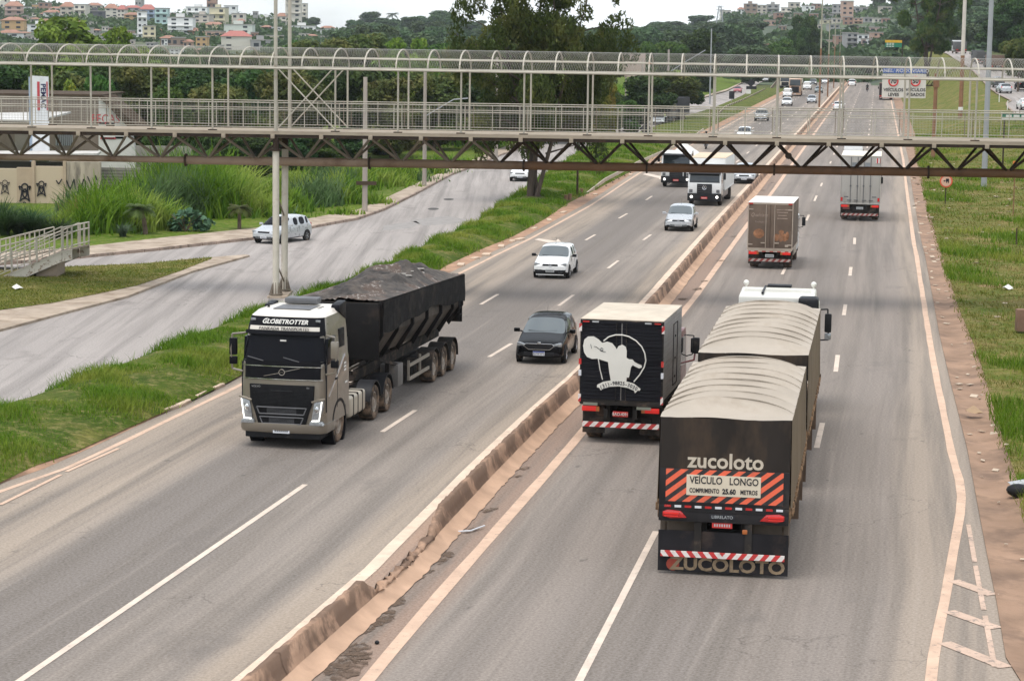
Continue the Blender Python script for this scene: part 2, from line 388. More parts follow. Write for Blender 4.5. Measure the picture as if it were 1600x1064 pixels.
# raised side road on the right
def rz(Y): return float(np.interp(Y, [0, 150, 200, 250, 330, 400, 510, 600, 1060], [.9, .9, 1.4, 2.1, 3.7, 5.4, 8.3, 8.6, 6]))
def GR(px, py):
    lo, hi = 60., 620.
    for _ in range(60):
        Y = (lo+hi)/2; p = AT(px, py, Y)
        if p.z > rz(Y): lo = Y
        else: hi = Y
    return AT(px, py, lo)
SRL = [GR(*p) for p in ((1585,180),(1564,157),(1548,144),(1533,124),(1515,105),(1487,91),(1480,86.5))]
sy = np.array([p.y for p in SRL]); sx = np.array([p.x for p in SRL]); o_ = np.argsort(sy); sy = sy[o_]; sx = sx[o_]
def SRX(Y):
    if Y < sy[0]: return float(sx[0]-(sy[0]-Y)*.10)
    if Y > sy[-1]: return float(sx[-1]+(Y-sy[-1])*.16)
    return float(np.interp(Y, sy, sx))
srx = smooth([SRX(y) for y in YS], 4)
srx = np.maximum(srx, GEx+3.0)
SRXs = lambda Y: float(np.interp(Y, YS, srx))
def vz(t, x, Y):
    e = rz(Y); return .075+(e-.1)*(t*t*(3-2*t))+.05*math.sin(x*1.7+Y*.31)*math.sin(Y*.9)*(0 < t < 1)
strip('right_verge', GEx-.02, srx, 0, M_verge, 14, zf=vz)
ysR = YS[YS < 700]
def sub(a): return a[:len(ysR)]
strip('side_road_right', sub(srx)+.15, sub(srx)+8.2, 0, M_serv, 4, ys=ysR, zf=lambda t, x, Y: rz(Y)+.03)
strip('kerb_right', sub(srx)-.1, sub(srx)+.15, 0, M_kerb, 1, ys=ysR, zf=lambda t, x, Y: rz(Y)+.13)
strip('far_bank_right', sub(srx)+8.2, sub(srx)+90, 0, M_far, 8, ys=ysR, zf=lambda t, x, Y: rz(Y)+.0+10*t*t)
# ---- left side: side road, islands and verges as outlines laid on the land
def poly_sheet(name, P, z, m, kind='structure', skirt=0, parent=None):
    """flat sheet from an outline in world metres, with a real edge going down if skirt"""
    mb = bmesh.new(); vs = [mb.verts.new((p[0], p[1], z)) for p in P]; f = mb.faces.new(vs)
    if f.normal.z < 0 or f.calc_area() and (f.normal_update() or f.normal.z < 0): f.normal_flip()
    if skirt:
        r = bmesh.ops.extrude_face_region(mb, geom=[f]); vv = [e for e in r['geom'] if isinstance(e, bmesh.types.BMVert)]
        bmesh.ops.translate(mb, vec=(0, 0, -skirt), verts=vv)
    bmesh.ops.triangulate(mb, faces=[f for f in mb.faces if len(f.verts) > 4])
    bmesh.ops.recalc_face_normals(mb, faces=mb.faces)
    me = bpy.data.meshes.new(name); mb.to_mesh(me); mb.free(); me.materials.append(m)
    uvl = me.uv_layers.new(name='UVMap')
    for l in me.loops:
        c = me.vertices[l.vertex_index].co; uvl.data[l.index].uv = (c.x, c.y)
    o = bpy.data.objects.new(name, me); COL.objects.link(o)
    if parent: o.parent = parent
    elif kind: o['kind'] = kind
    return o
def dens(P, step=1.5):
    out = []
    for a, b in zip(P[:-1], P[1:]):
        n = max(1, int(np.hypot(*(b-a))/step)); out += [a+(b-a)*i/n for i in range(n)]
    return np.array(out+[P[-1]])
KERB = pts([(-160,423),(0,415),(100,407),(250,392),(400,375),(500,355),(560,344),(600,330),(650,305),(705,275),(740,262),(785,243),(850,222),(940,203),(1000,190),(1067,166),(1100,154),(1137,143),(1162,130),(1194,120)])
KERB = np.vstack([KERB, [[KERB[-1][0]+30, KERB[-1][1]+200]]])
MED = pts([(-300,700),(0,640),(210,565),(385,495),(520,450),(600,417),(675,380),(742,352),(760,335),(810,303),(860,268),(905,238),(950,222),(1000,207),(1044,190),(1075,181),(1112,170),(1137,160),(1162,149),(1187,130),(1200,125)])
MED = np.vstack([MED, [[MED[-1][0]+30, MED[-1][1]+190]]])
SERV = np.vstack([KERB, MED[::-1]])
poly_sheet('side_road_left', SERV, .01, M_serv)
ISL = pts([(-260,545),(0,519),(100,492),(200,466),(300,427),(390,402),(384,401),(332,405),(225,415),(85,421),(0,428),(-160,440)])
poly_sheet('grass_island', ISL, .1, M_side, skirt=.1)
ISG = pts([(-260,520),(0,489),(80,478),(150,464),(215,450),(280,428),(330,408),(332,405.5),(225,415.6),(85,421.6),(0,429),(-160,441)])
poly_sheet('island_grass', ISG, .115, M_verge)
# lawn and sidewalk beyond the kerb
SW = pts([(-160,406),(0,399),(112,392),(250,376),(400,360),(500,342),(560,331),(600,314),(650,290),(712,262),(745,250),(785,233),(850,213),(940,197),(1000,185),(1067,163),(1100,151),(1137,140),(1162,128),(1194,119)])
def outward(P, d):
    out = []
    for i, p in enumerate(P):
        a = P[max(0, i-1)]; b = P[min(len(P)-1, i+1)]; t = (b-a)/np.hypot(*(b-a)); out.append(p+np.array([-t[1], t[0]])*d)
    return np.array(out)
K2 = outward(KERB[:-1], .16)
poly_sheet('sidewalk_left', np.vstack([K2, SW[::-1]]), .14, M_side)
kb = []
KD = dens(KERB[:-1], 1.0); KD2 = outward(KD, .16)
for i in range(len(KD)-1):
    if KD[i][1] > 260: break
    a, b, c, d = KD[i], KD[i+1], KD2[i+1], KD2[i]
    a2 = a+(b-a)*.04; b2 = b-(b-a)*.04; c2 = c-(b-a)*.04; d2 = d+(b-a)*.04
    kb.append((a2, b2, c2, d2, .15+random.uniform(-.012, .012)))
mb = MB()
for a, b, c, d, h in kb: mb.add([(*a, 0), (*b, 0), (*c, 0), (*d, 0), (*a, h), (*b, h), (*c, h), (*d, h)], [(0, 1, 5, 4), (1, 2, 6, 5), (2, 3, 7, 6), (3, 0, 4, 7), (4, 5, 6, 7)])
ko = mb.build('kerb', M_kerb, smooth=False); ko['kind'] = 'structure'
LAWN = np.vstack([SW, [[10, 520], [-200, 520], [-160, 60], [-60, 60]]])
poly_sheet('lawn', LAWN, .12, M_lawn)
# green median between side road and highway: a low mound
ledge = np.array([XL('LE', y) for y in YS])
GL = pts([(0,757),(48,733),(110,712),(238,654),(300,628),(349,604),(400,575),(560,500),(640,452),(701,415),(750,392),(800,372),(850,345),(890,317),(927,300),(990,267),(1040,236),(1100,203),(1140,180)])
def GLx(Y):
    if Y < GL[0][1]: return float(GL[0][0]-(GL[0][1]-Y)*math.tan(HD))
    if Y > 200: return float(XL('LE', Y)-1.6)
    return float(np.interp(Y, GL[:, 1], GL[:, 0]))
# median outline as left/right functions of distance (the island curves away beyond the big tree)
MEDy = MED[:, 1]; MEDx = MED[:, 0]
def MLx(Y): return float(np.interp(Y, MEDy, MEDx))
ysM = np.array([y for y in YS if y < 520])
glx = np.array([GLx(y) for y in ysM]); mlx = np.array([min(MLx(y), GLx(y)-.6) for y in ysM])
def mz(t, x, Y):
    s = math.sin(math.pi*min(1, max(0, t))); return .05+.34*s**.6+.05*math.sin(x*2.1+Y*.7)*s
strip('green_median', mlx, glx, 0, M_grass, 10, ys=ysM, zf=mz)
strip('drain_kerb', glx-.05, np.array([XL('LE', y)-.5 for y in ysM]), 0, M_earth, 3, ys=ysM, zf=lambda t, x, Y: .05*(1-t)**2+.004)
# ---- painted markings
def quad_line(name, a, b, w, m, z=.008):
    a = Vector(a); b = Vector(b); d = (b-a).normalized(); s = Vector((-d.y, d.x, 0))*w/2
    n = max(1, int((b-a).length/3)); V = []; F = []
    for i in range(n+1):
        p = a+(b-a)*i/n; V += [(*(p+s)[:2], z), (*(p-s)[:2], z)]
    for i in range(n): F.append((2*i, 2*i+1, 2*i+3, 2*i+2))
    o = raw(name, V, F, m); o['kind'] = 'structure'; return o
def long_line(name, k, w, m, off=0, y0=26, y1=1060, z=.006):
    ys = YS[(YS >= y0) & (YS <= y1)]; x = np.array([XL(k, y) for y in ys])+off; ww = w/2/math.cos(HD)
    o = strip(name, x-ww, x+ww, z, m, 1, ys=ys, jl=.012, jr=.012); return o
long_line('lane_line', 'LE', .17, M_line); long_line('lane_line', 'BL', .28, M_cream, z=.007)
long_line('lane_line', 'BR', .26, M_line, z=.008); long_line('lane_line', 'RE', .2, M_line, z=.009)
def dashes(first, step_n, w, m, k='BL', n=24, L=4.0, P=None):
    """first = list of measured (px,py,px,py) dashes; repeated with the same pitch into the distance"""
    last = None
    for a in first:
        p, q = G(a[0], a[1]), G(a[2], a[3]); quad_line('lane_dash', p, q, w, m); last = p
    if P:
        off = last.x-XL(k, last.y)
        Y = last.y
        for i in range(n):
            Y += P*math.cos(HD)
            if Y > 640: break
            quad_line('lane_dash', (XL(k, Y)+off, Y, 0), (XL(k, Y+L*.98)+off, Y+L*.98, 0), w, m)
dashes([(-75,1136,477,757), (597,675,649,641), (764,558,799,537), (873,478,896,461), (950,419.5,966,407.5), (1005,375.5,1017,367)], 0, .14, M_linew, P=15.9)
dashes([(534,604,570,583), (668,519,692,505), (751,476,778,460), (838,421,851,413), (915,375.5,930,367), (967,341.5,980,334)], 0, .14, M_linew, P=15.9)
dashes([(898,1077,1025,830), (1168,556,1182,527), (1200,483,1209,463), (1222,429,1229,415), (1260,345,1264,336), (1272.5,314.5,1276,306)], 0, .14, M_linew, k='BR', P=15.9)
dashes([(1276,700,1285,661), (1305.7,581,1309,555), (1318.4,493,1321,476), (1328,431,1329.7,417.5), (1335,382,1335.5,372)], 0, .15, M_linew, k='BR', P=15.9)
# old second edge line and chevron bars bottom right, arrow on the oncoming side
for a in ((1513,820,1523,878), (1524,884,1537,953), (1539,962,1554,1042)): quad_line('edge_line', G(*a[:2]), G(*a[2:]), .1, M_worn, .012)
for a in ((1489,907,1552,930), (1482,955,1558,982), (1475,1004,1572,1043)): quad_line('chevron_bar', G(*a[:2]), G(*a[2:]), .3, M_worn, .013)
for a in ((0,789,95,742), (104,737,185,701)): quad_line('edge_line', G(*a[:2]), G(*a[2:]), .11, M_line, .012)
ar = pts([(835,375),(858,380),(856,383),(880,381),(872,374),(868,377),(842,373)])
poly_sheet('painted_arrow', ar, .012, M_linew)
ar = pts([(1004,273),(1030,279),(1029,281),(1045,279),(1036,274),(1034,276),(1010,271)])
poly_sheet('painted_arrow', ar, .012, M_linew)
for (cx, cy, rx) in ((677,327,11), (701,312,11)):
    c = G(cx, cy); poly_sheet('manhole_cover', [(c.x+rx*.031*math.cos(t), c.y+.9*math.sin(t)) for t in np.linspace(0, 6.283, 20)[:-1]], .016, mat('dark patch', (.09, .085, .08), .8))
M_patch = mat('asphalt patch', (.255, .235, .22), .85, var=.15, vs=2)
for P in ([(640,345),(668,341),(700,338),(716,341),(735,346),(700,351),(662,353)], [(600,353),(625,349),(650,346),(656,350),(640,357),(598,361)]):
    poly_sheet('asphalt_patch', pts(P), .014, M_patch)
# ================================================================== VEHICLES (nose towards +x, left side +y, ground z=0)
PI = math.pi
M_tyre = mat('tyre rubber', (.035, .033, .032), .85, var=.2, dirt=(.19, .14, .1), da=.45, ds=6)
M_tyred = mat('dusty tyre', (.06, .05, .043), .9, var=.2, dirt=(.24, .17, .12), da=.7, ds=4)
M_black = mat('black plastic', (.022, .022, .024), .45, var=.2, dirt=(.1, .08, .065), da=.25, ds=2)
M_under = mat('chassis black', (.03, .027, .025), .8, var=.3, dirt=(.14, .1, .075), da=.45, ds=2)
M_grey = mat('grey plastic', (.12, .12, .125), .5)
M_rim = mat('alloy rim', (.42, .42, .43), .35, .7, dirt=(.2, .16, .12), da=.3, ds=6)
M_rimw = mat('steel rim dusty', (.36, .31, .26), .55, .2, dirt=(.2, .14, .1), da=.5, ds=6)
M_chrome = mat('chrome', (.62, .62, .63), .18, 1)
M_white = mat('white vehicle paint', (.74, .74, .73), .28, coat=.6, var=.04, dirt=(.4, .34, .28), da=.12, ds=1.4)
M_silver = mat('silver vehicle paint', (.46, .47, .48), .3, .35, coat=.6, var=.05, dirt=(.3, .26, .22), da=.1)
M_dgrey = mat('dark grey vehicle paint', (.09, .095, .1), .3, .3, coat=.7, var=.06)
M_blackp = mat('black vehicle paint', (.004, .004, .005), .16, coat=.03, var=.1)
[n_ for n_ in M_blackp.node_tree.nodes if n_.type == 'BSDF_PRINCIPLED'][0].inputs['IOR'].default_value = 1.22
M_red = mat('red vehicle paint', (.32, .02, .03), .3, coat=.6)
M_pink = mat('faded red vehicle paint', (.42, .09, .10), .4, coat=.3)
M_blue = mat('blue vehicle paint', (.04, .08, .2), .3, coat=.6)
def glassm(name, col=(.02, .025, .028), rough=.08, sp=.55, ct=.25):
    if name in MATS: return MATS[name]
    m, n, b = _new(name); b.inputs['Base Color'].default_value = (*col, 1); b.inputs['Roughness'].default_value = rough
    b.inputs['Specular IOR Level'].default_value = sp; b.inputs['Coat Weight'].default_value = ct; b.inputs['Coat Roughness'].default_value = .03
    MATS[name] = m; return m
M_glass = glassm('tinted glass'); M_glassd = glassm('dark glass', (.005, .005, .007), .12, .10, 0)
M_glassl = glassm('windscreen glass', (.10, .115, .12))
M_lens = mat('headlamp lens', (.27, .28, .29), .1, .3, coat=1, var=.3, vs=14)
M_lampon = emit('headlamp lit', (1, .97, .9), 1.3)
M_tail = mat('tail lamp red', (.45, .015, .015), .2, coat=.8)
M_tailon = emit('tail lamp lit', (.55, .015, .01), .18)
M_amber = mat('amber lamp', (.35, .10, .02), .3, coat=.5)
M_plate = mat('plate white', (.62, .63, .66), .5, var=.03); M_plateb = mat('plate blue', (.03, .06, .3), .5)
M_platered = mat('plate red', (.5, .04, .035), .5, var=.06); M_plategrey = mat('plate grey', (.4, .41, .41), .5, var=.05)
M_ink = mat('dark lettering', (.03, .03, .035), .6, var=.05); M_paintw = mat('white lettering', (.7, .68, .64), .6, var=.05)
M_hazd = stripes('dull red white chevrons', (.36, .30, .27), (.20, .03, .025), 0, .72, .69, .2)
M_hazr = stripes('red white chevrons', (.72, .66, .62), (.45, .03, .03), 0, .72, .69, .2)
def lathe(mb, prof, c, n=24):
    """prof = (radius, y) pairs, spun about the y axis through c"""
    vs = []; fs = []; k = len(prof)
    for i in range(n):
        t = 2*PI*i/n
        for r, y in prof: vs.append((c[0]+r*math.cos(t), c[1]+y, c[2]+r*math.sin(t)))
    for i in range(n):
        for j in range(k-1): fs.append((i*k+j, i*k+j+1, ((i+1) % n)*k+j+1, ((i+1) % n)*k+j))
    return mb.add(vs, fs)
WH = {}
def wheel(parent, x, y, r, w, rim=None, tyre=None, truck=False, n=22):
    s = 1 if y > 0 else -1; rim = rim or M_rim; tyre = tyre or M_tyre
    key = (r, w, s, rim.name, tyre.name, truck)
    if key not in WH:
        t = MB(); pr = [(r*.58, 0), (r*.6, w*.42), (r*.72, w*.5), (r*.93, w*.47), (r, w*.36), (r, -w*.36), (r*.93, -w*.47), (r*.58, -w*.48), (r*.58, 0)]
        lathe(t, pr, (0, 0, 0), n); o = t.build('wheel', tyre, None)
        m = MB(); d = s
        if truck:
            lathe(m, [(r*.6, w*.40*d), (r*.54, w*.42*d), (r*.50, w*.18*d), (r*.3, w*.12*d), (r*.27, w*.34*d), (r*.14, w*.44*d), (0, w*.45*d)], (0, 0, 0), n)
            for k in range(10):
                a = 2*PI*k/10; m.cyl((r*.36*math.cos(a), w*.1*d, r*.36*math.sin(a)), (r*.36*math.cos(a), w*.2*d, r*.36*math.sin(a)), r*.035, n=5)
        else:
            lathe(m, [(r*.62, w*.40*d), (r*.58, w*.44*d), (r*.55, w*.2*d), (0, w*.2*d)], (0, 0, 0), n)
            lathe(m, [(r*.13, w*.2*d), (r*.12, w*.42*d), (0, w*.44*d)], (0, 0, 0), 10)
            for k in range(5):
                a = 2*PI*k/5; c, q = math.cos(a), math.sin(a); m.bar((r*.08*c, w*.34*d, r*.08*q), (r*.58*c, w*.40*d, r*.58*q), .045, .03)
        ro = m.build('rim', rim, o); COL.objects.unlink(o); COL.objects.unlink(ro); WH[key] = (o, ro)
    o, ro = WH[key]; a = o.copy(); COL.objects.link(a); a.parent = parent; a.location = (x, y, r)
    b = ro.copy(); COL.objects.link(b); b.parent = a; b.matrix_parent_inverse = Matrix(); return a
def drop_wheel_protos():
    for o, ro in WH.values(): bpy.data.objects.remove(ro); bpy.data.objects.remove(o)
def plate(parent, x, y, z, front=True, col=None, strip_=None, w=.4, h=.14, s=None, ink=None):
    sg = 1 if front else -1
    p = MB().box((x, y, z), (.012, w, h)).build('number_plate', col or M_plate, parent)
    if strip_: MB().box((x+sg*.007, y, z+h*.38), (.004, w*.98, h*.22)).build('plate_band', strip_, p)
    t = text(s, h*.8, ink or M_ink, p, (x+sg*.012, y, z-h*.08), FRONT_TXT if front else REAR_TXT, 'plate_characters', .001) if s else None
    if not s:
        q = MB()
        for k in range(7): q.box((x+sg*.0085, y-w*.36+k*w*.12, z-h*.08), (.003, w*.065, h*.42))
        q.build('plate_characters', ink or M_ink, p)
    return p
STY = {
 'hatch': dict(L=3.9, W=1.66, H=1.47, st=[(1.95,.34,.52,.58,.58,.5),(1.90,.24,.60,.68,.76,.62),(1.72,.2,.68,.77,.81,.70),(1.3,.2,.78,.87,.82,.70),(.95,.2,.86,.95,.83,.70),(.22,.2,.92,1.40,.83,.58),(.08,.2,.92,1.43,.83,.585),(-.42,.2,.92,1.47,.83,.60),(-.5,.2,.92,1.47,.83,.60),(-1.15,.2,.94,1.45,.82,.585),(-1.23,.2,.95,1.44,.82,.58),(-1.5,.2,.97,1.40,.81,.56),(-1.80,.22,.98,1.06,.79,.62),(-1.92,.28,.86,.93,.76,.6),(-1.95,.36,.66,.72,.7,.55)], ws=4, wins=[(6,7),(8,9),(10,11)], rw=11, ax=(1.22,-1.28), wr=.29),
 'sedan': dict(L=4.4, W=1.72, H=1.46, st=[(2.2,.34,.50,.56,.58,.5),(2.15,.24,.58,.66,.78,.64),(1.95,.2,.68,.76,.84,.72),(1.5,.2,.78,.86,.86,.74),(1.05,.2,.86,.94,.86,.74),(.3,.2,.92,1.38,.86,.60),(.15,.2,.92,1.41,.86,.60),(-.35,.2,.92,1.45,.86,.61),(-.43,.2,.92,1.45,.86,.61),(-1.0,.2,.94,1.42,.85,.60),(-1.08,.2,.95,1.41,.85,.59),(-1.2,.2,.96,1.38,.85,.58),(-1.72,.22,.97,1.04,.83,.68),(-2.1,.26,.92,.99,.80,.66),(-2.18,.34,.7,.76,.74,.6)], ws=4, wins=[(6,7),(8,9)], rw=11, ax=(1.38,-1.32), wr=.30),
 'suv': dict(L=4.3, W=1.8, H=1.65, st=[(2.15,.42,.60,.68,.64,.56),(2.1,.3,.72,.82,.82,.68),(1.95,.26,.82,.92,.87,.76),(1.5,.26,.92,1.02,.89,.78),(1.1,.26,.98,1.08,.9,.78),(.5,.26,1.02,1.56,.9,.66),(.35,.26,1.02,1.60,.9,.67),(-.25,.26,1.02,1.65,.9,.68),(-.33,.26,1.02,1.65,.9,.68),(-1.1,.26,1.04,1.63,.89,.67),(-1.2,.26,1.05,1.62,.89,.66),(-1.75,.26,1.08,1.56,.88,.64),(-2.02,.28,1.06,1.14,.86,.7),(-2.12,.34,.9,.98,.84,.66),(-2.15,.42,.7,.76,.78,.6)], ws=4, wins=[(6,7),(8,9),(10,11)], rw=11, ax=(1.32,-1.32), wr=.34),
 'van': dict(L=4.7, W=1.9, H=1.95, st=[(2.35,.42,.62,.7,.66,.58),(2.3,.3,.76,.86,.86,.72),(2.2,.26,.9,1.0,.91,.8),(1.9,.26,1.0,1.08,.94,.82),(1.6,.26,1.06,1.14,.95,.82),(1.0,.26,1.1,1.80,.95,.76),(.85,.26,1.1,1.88,.95,.77),(.2,.26,1.1,1.95,.95,.78),(.1,.26,1.1,1.95,.95,.78),(-1.0,.26,1.1,1.95,.95,.78),(-1.1,.26,1.1,1.95,.95,.78),(-2.15,.26,1.12,1.9,.94,.76),(-2.28,.28,1.1,1.2,.93,.8),(-2.33,.34,.9,.98,.92,.76),(-2.35,.42,.7,.76,.88,.7)], ws=4, wins=[(6,7)], rw=11, ax=(1.5,-1.45), wr=.34),
}
STY['pickup'] = dict(L=4.6, W=1.72, H=1.6, st=[(2.3,.42,.58,.66,.62,.54),(2.25,.3,.70,.80,.80,.66),(2.1,.26,.80,.90,.84,.74),(1.7,.26,.88,.97,.86,.76),(1.25,.26,.94,1.02,.86,.76),(.65,.26,1.0,1.50,.86,.64),(.5,.26,1.0,1.55,.86,.65),(0,.26,1.0,1.6,.86,.66),(-.08,.26,1.0,1.6,.86,.66),(-.3,.26,1.0,1.57,.86,.65),(-.35,.26,1.0,1.55,.86,.65),(-.4,.26,1.0,1.50,.86,.64),(-.55,.26,.98,1.0,.86,.8),(-2.2,.28,.98,1.0,.86,.8),(-2.28,.4,.8,.84,.82,.76)], ws=4, wins=[(6,7)], rw=11, ax=(1.45,-1.35), wr=.34)
def car(name, label, cat, style, paint, loc, head, group=None, lamps='off', glass=None, details=2, bumper=None, plate_s=None, platecol=None, band=None, mirror=None, rim=None, tails=False, sc=1., grille='bar'):
    S = STY[style]; st = S['st']; root = empty(name, (loc[0], loc[1], loc[2] if len(loc) > 2 else 0), head); tag(root, label, cat, group)
    root.scale = (sc, sc, sc)
    glass = glass or M_glass
    bm = bmesh.new(); rings = []
    for (x, zb, zbelt, zt, w_, wt) in st:
        z5 = zt-(zt-zbelt)*.14; up = zt-zbelt > .2; f5 = .9 if up else .5
        half = [(0, zb), (w_*.86, zb), (w_*.985, zb+.09), (w_, (zb+zbelt)/2), (w_*.965, zbelt), (w_*.95*(1-f5)+wt*f5+(.04 if up else 0), z5 if up else (zbelt+zt)/2+.01), (wt*.86, zt-.01), (0, zt+.02)]
        ring = [bm.verts.new((x, y, z)) for y, z in half]+[bm.verts.new((x, -y, z)) for y, z in half[-2:0:-1]]
        rings.append(ring)
    n = len(rings[0])
    for i in range(len(rings)-1):
        for j in range(n):
            f = bm.faces.new((rings[i][j], rings[i][(j+1) % n], rings[i+1][(j+1) % n], rings[i+1][j]))
            jj = j if j < 7 else n-1-j; mi = 0
            if i == S['ws'] and jj in (5, 6): mi = 1
            if i == S['rw'] and jj in (5, 6): mi = 2
            if any(i == a for a, b in S['wins']) and jj == 4: mi = 3
            if jj in (0, 1): mi = 4
            f.material_index = mi; f.smooth = True
    bm.faces.new(rings[0]).smooth = True; bm.faces.new(rings[-1][::-1]).smooth = True
    bmesh.ops.recalc_face_normals(bm, faces=bm.faces)
    # crisp window borders
    cl = bm.edges.layers.float.get('crease_edge') or bm.edges.layers.float.new('crease_edge')
    for e in bm.edges:
        ms_ = {f.material_index for f in e.link_faces}
        if len(ms_) > 1 and (ms_ & {1, 2, 3}): e[cl] = .75
        elif len(ms_) > 1: e[cl] = .5
    me = bpy.data.meshes.new('tmp'); bm.to_mesh(me); bm.free()
    for k in range(5): me.materials.append(M_black)
    t = bpy.data.objects.new('tmp', me); COL.objects.link(t); md = t.modifiers.new('s', 'SUBSURF'); md.levels = 2 if details > 1 else 1
    bpy.context.view_layer.update()
    ev = bpy.data.meshes.new_from_object(t.evaluated_get(bpy.context.evaluated_depsgraph_get()))
    co = [v.co.copy() for v in ev.vertices]
    for mi, pn, mm in ((0, 'body', paint), (1, 'windscreen', glass), (2, 'rear_window', glass), (3, 'side_window', glass), (4, 'underbody', M_black)):
        fs = [tuple(p.vertices) for p in ev.polygons if p.material_index == mi]
        if not fs: continue
        groups = [fs]
        if mi == 3:
            d = {}
            for f in fs:
                c = sum((co[i] for i in f), Vector())/len(f); wi = min(range(len(S['wins'])), key=lambda k: abs(c.x-(st[S['wins'][k][0]][0]+st[S['wins'][k][1]][0])/2)); d.setdefault((c.y > 0, wi), []).append(f)
            groups = list(d.values())
        for g in groups:
            idx = sorted({i for f in g for i in f}); mpn = {a: b for b, a in enumerate(idx)}
            m2 = bpy.data.meshes.new(pn); m2.from_pydata([co[i] for i in idx], [], [[mpn[i] for i in f] for f in g]); m2.shade_smooth(); m2.materials.append(mm)
            o = bpy.data.objects.new(pn, m2); COL.objects.link(o); o.parent = root
            if pn == 'body': body = o
    bpy.data.objects.remove(t); bpy.data.meshes.remove(me); bpy.data.meshes.remove(ev)
    L, W_ = S['L'], S['W']; hx = L/2; z1 = st[1][2]; wr = S['wr']; wh = st[3][4]
    for x in S['ax']:
        for s in (1, -1):
            a = MB(); lathe(a, [(wr*1.17, -.02*s), (wr*1.17, .028*s), (0, .028*s)], (x, s*(wh-.015), wr*1.02), 24); a.build('wheel_arch', M_black, root)
            wheel(root, x, s*(wh-.06), wr, .19, rim or M_rim)
    if details > 0:
        zl = st[1][2]+.05
        for s in (1, -1):
            yy = s*st[1][4]*.80
            h = MB(); h.prism([(yy-.17*s, zl-.05), (yy-.15*s, zl+.03), (yy+.08*s, zl+.09), (yy+.15*s, zl+.07), (yy+.14*s, zl-.04)], hx-.24, hx-.055, 'x')
            h.build('headlight', M_lampon if lamps == 'on' else M_lens, root, bev=.015)
            tl = MB().bx(-hx+.05, -hx+.22, s*st[-3][4]*.80, s*(st[-3][4]-.05), st[-2][2]-.12, st[-2][2]+.12); tl.build('tail_light', M_tailon if tails else M_tail, root, bev=.02)
            m_ = MB(); xm = st[5][0]+.42; zm = st[5][2]+.07; m_.box((xm, s*(wh+.14), zm), (.1, .2, .13)); m_.bar((xm-.02, s*(wh-.05), zm-.05), (xm, s*(wh+.06), zm-.02), .05)
            mo = m_.build('mirror', mirror or paint, root, bev=.025)
        if grille == 'bar':
            MB().box((hx-.035, 0, zl-.01), (.06, st[1][4]*.95, .09)).build('grille', M_black, root, bev=.012)
        elif grille == 'wide':
            g = MB().prism([(-.52, zl-.02), (-.44, zl+.05), (.44, zl+.05), (.52, zl-.02), (.36, zl-.14), (-.36, zl-.14)], hx-.1, hx-.005, 'x'); go = g.build('grille', M_black, root, bev=.01)
            MB().tube([(hx+.0, y, z) for y, z in ((-.52, zl-.02), (-.44, zl+.05), (.44, zl+.05), (.52, zl-.02), (.36, zl-.14), (-.36, zl-.14), (-.52, zl-.02))], .012, 6).build('grille_trim', M_chrome, go)
            b_ = MB().box((hx-.0, 0, zl+.09), (.02, .13, .05)).build('badge', M_chrome, root, bev=.01)
        bz = st[1][1]+.12
        MB().box((hx-.04, 0, bz), (.08, st[1][4]*1.35, .14)).build('front_bumper', bumper or M_black, root, bev=.02)
        MB().box((-hx+.04, 0, .38), (.08, st[-2][4]*1.5, .18)).build('rear_bumper', bumper if bumper else paint, root, bev=.02)
        plate(root, hx+.012, 0, bz+.02, True, platecol, band, s=plate_s)
        plate(root, -hx-.012, 0, .62 if style != 'sedan' else .66, False, platecol, band)
    if details > 1:
        MB().bar((st[4][0]-.05, -.05, st[4][3]+.035), (st[4][0]-.13, .45, st[4][3]+.07), .02).build('wiper', M_black, root)
        MB().bar((st[4][0]-.05, .02, st[4][3]+.035), (st[4][0]-.10, -.52, st[4][3]+.06), .02).build('wiper', M_black, root)
        MB().cyl((.15, 0, S['H']), (-.05, 0, S['H']+.32), .006, .003, 5).build('aerial', M_black, root)
        MB().box((st[5][0]+.10, 0, st[5][3]-.09), (.03, .2, .06)).build('rear_view_mirror', M_black, root, bev=.01)
        for s in (1, -1):
            for xx in ((-.3, -1.02) if style != 'pickup' else (.0,)):
                MB().box((xx, s*(wh-.0), st[7][2]-.11), (.16, .03, .035)).build('door_handle', paint, root, bev=.008)
            for xx in (st[7][0]-.04, st[5][0]+.28):
                MB().box((xx, s*(wh-.008), (st[7][2]+.25)/2+.02), (.012, .02, st[7][2]-.36)).build('door_gap', M_black, root)
    return root
def vplace(ax, ay, head, dx=0., dy=0.):
    """centre of a vehicle whose local point (dx,dy) stands on ground point (ax,ay)"""
    c, s = math.cos(head), math.sin(head); return (ax-(dx*c-dy*s), ay-(dx*s+dy*c))
def toward(deg): return R(-90-deg)        # nose towards the camera, lane heading deg right of +Y
def away(deg): return R(90-deg)
def vw_badge(parent, x, y, z, r, m=None):
    m = m or M_chrome; b = MB().ring((x, y, z), (1, 0, 0), r, r*.13, 18, 5); k = r*.12
    P = [(-.62, .62), (-.22, -.1), (0, .35), (.22, -.1), (.62, .62)]
    b.tube([(x, y+a*r, z+c*r) for a, c in ((-.5, .8), (0, -.0), (.5, .8))], k, 5)
    b.tube([(x, y+a*r, z+c*r) for a, c in ((-.85, .35), (-.42, -.82), (0, .1), (.42, -.82), (.85, .35))], k, 5)
    return b.build('badge', m, parent)
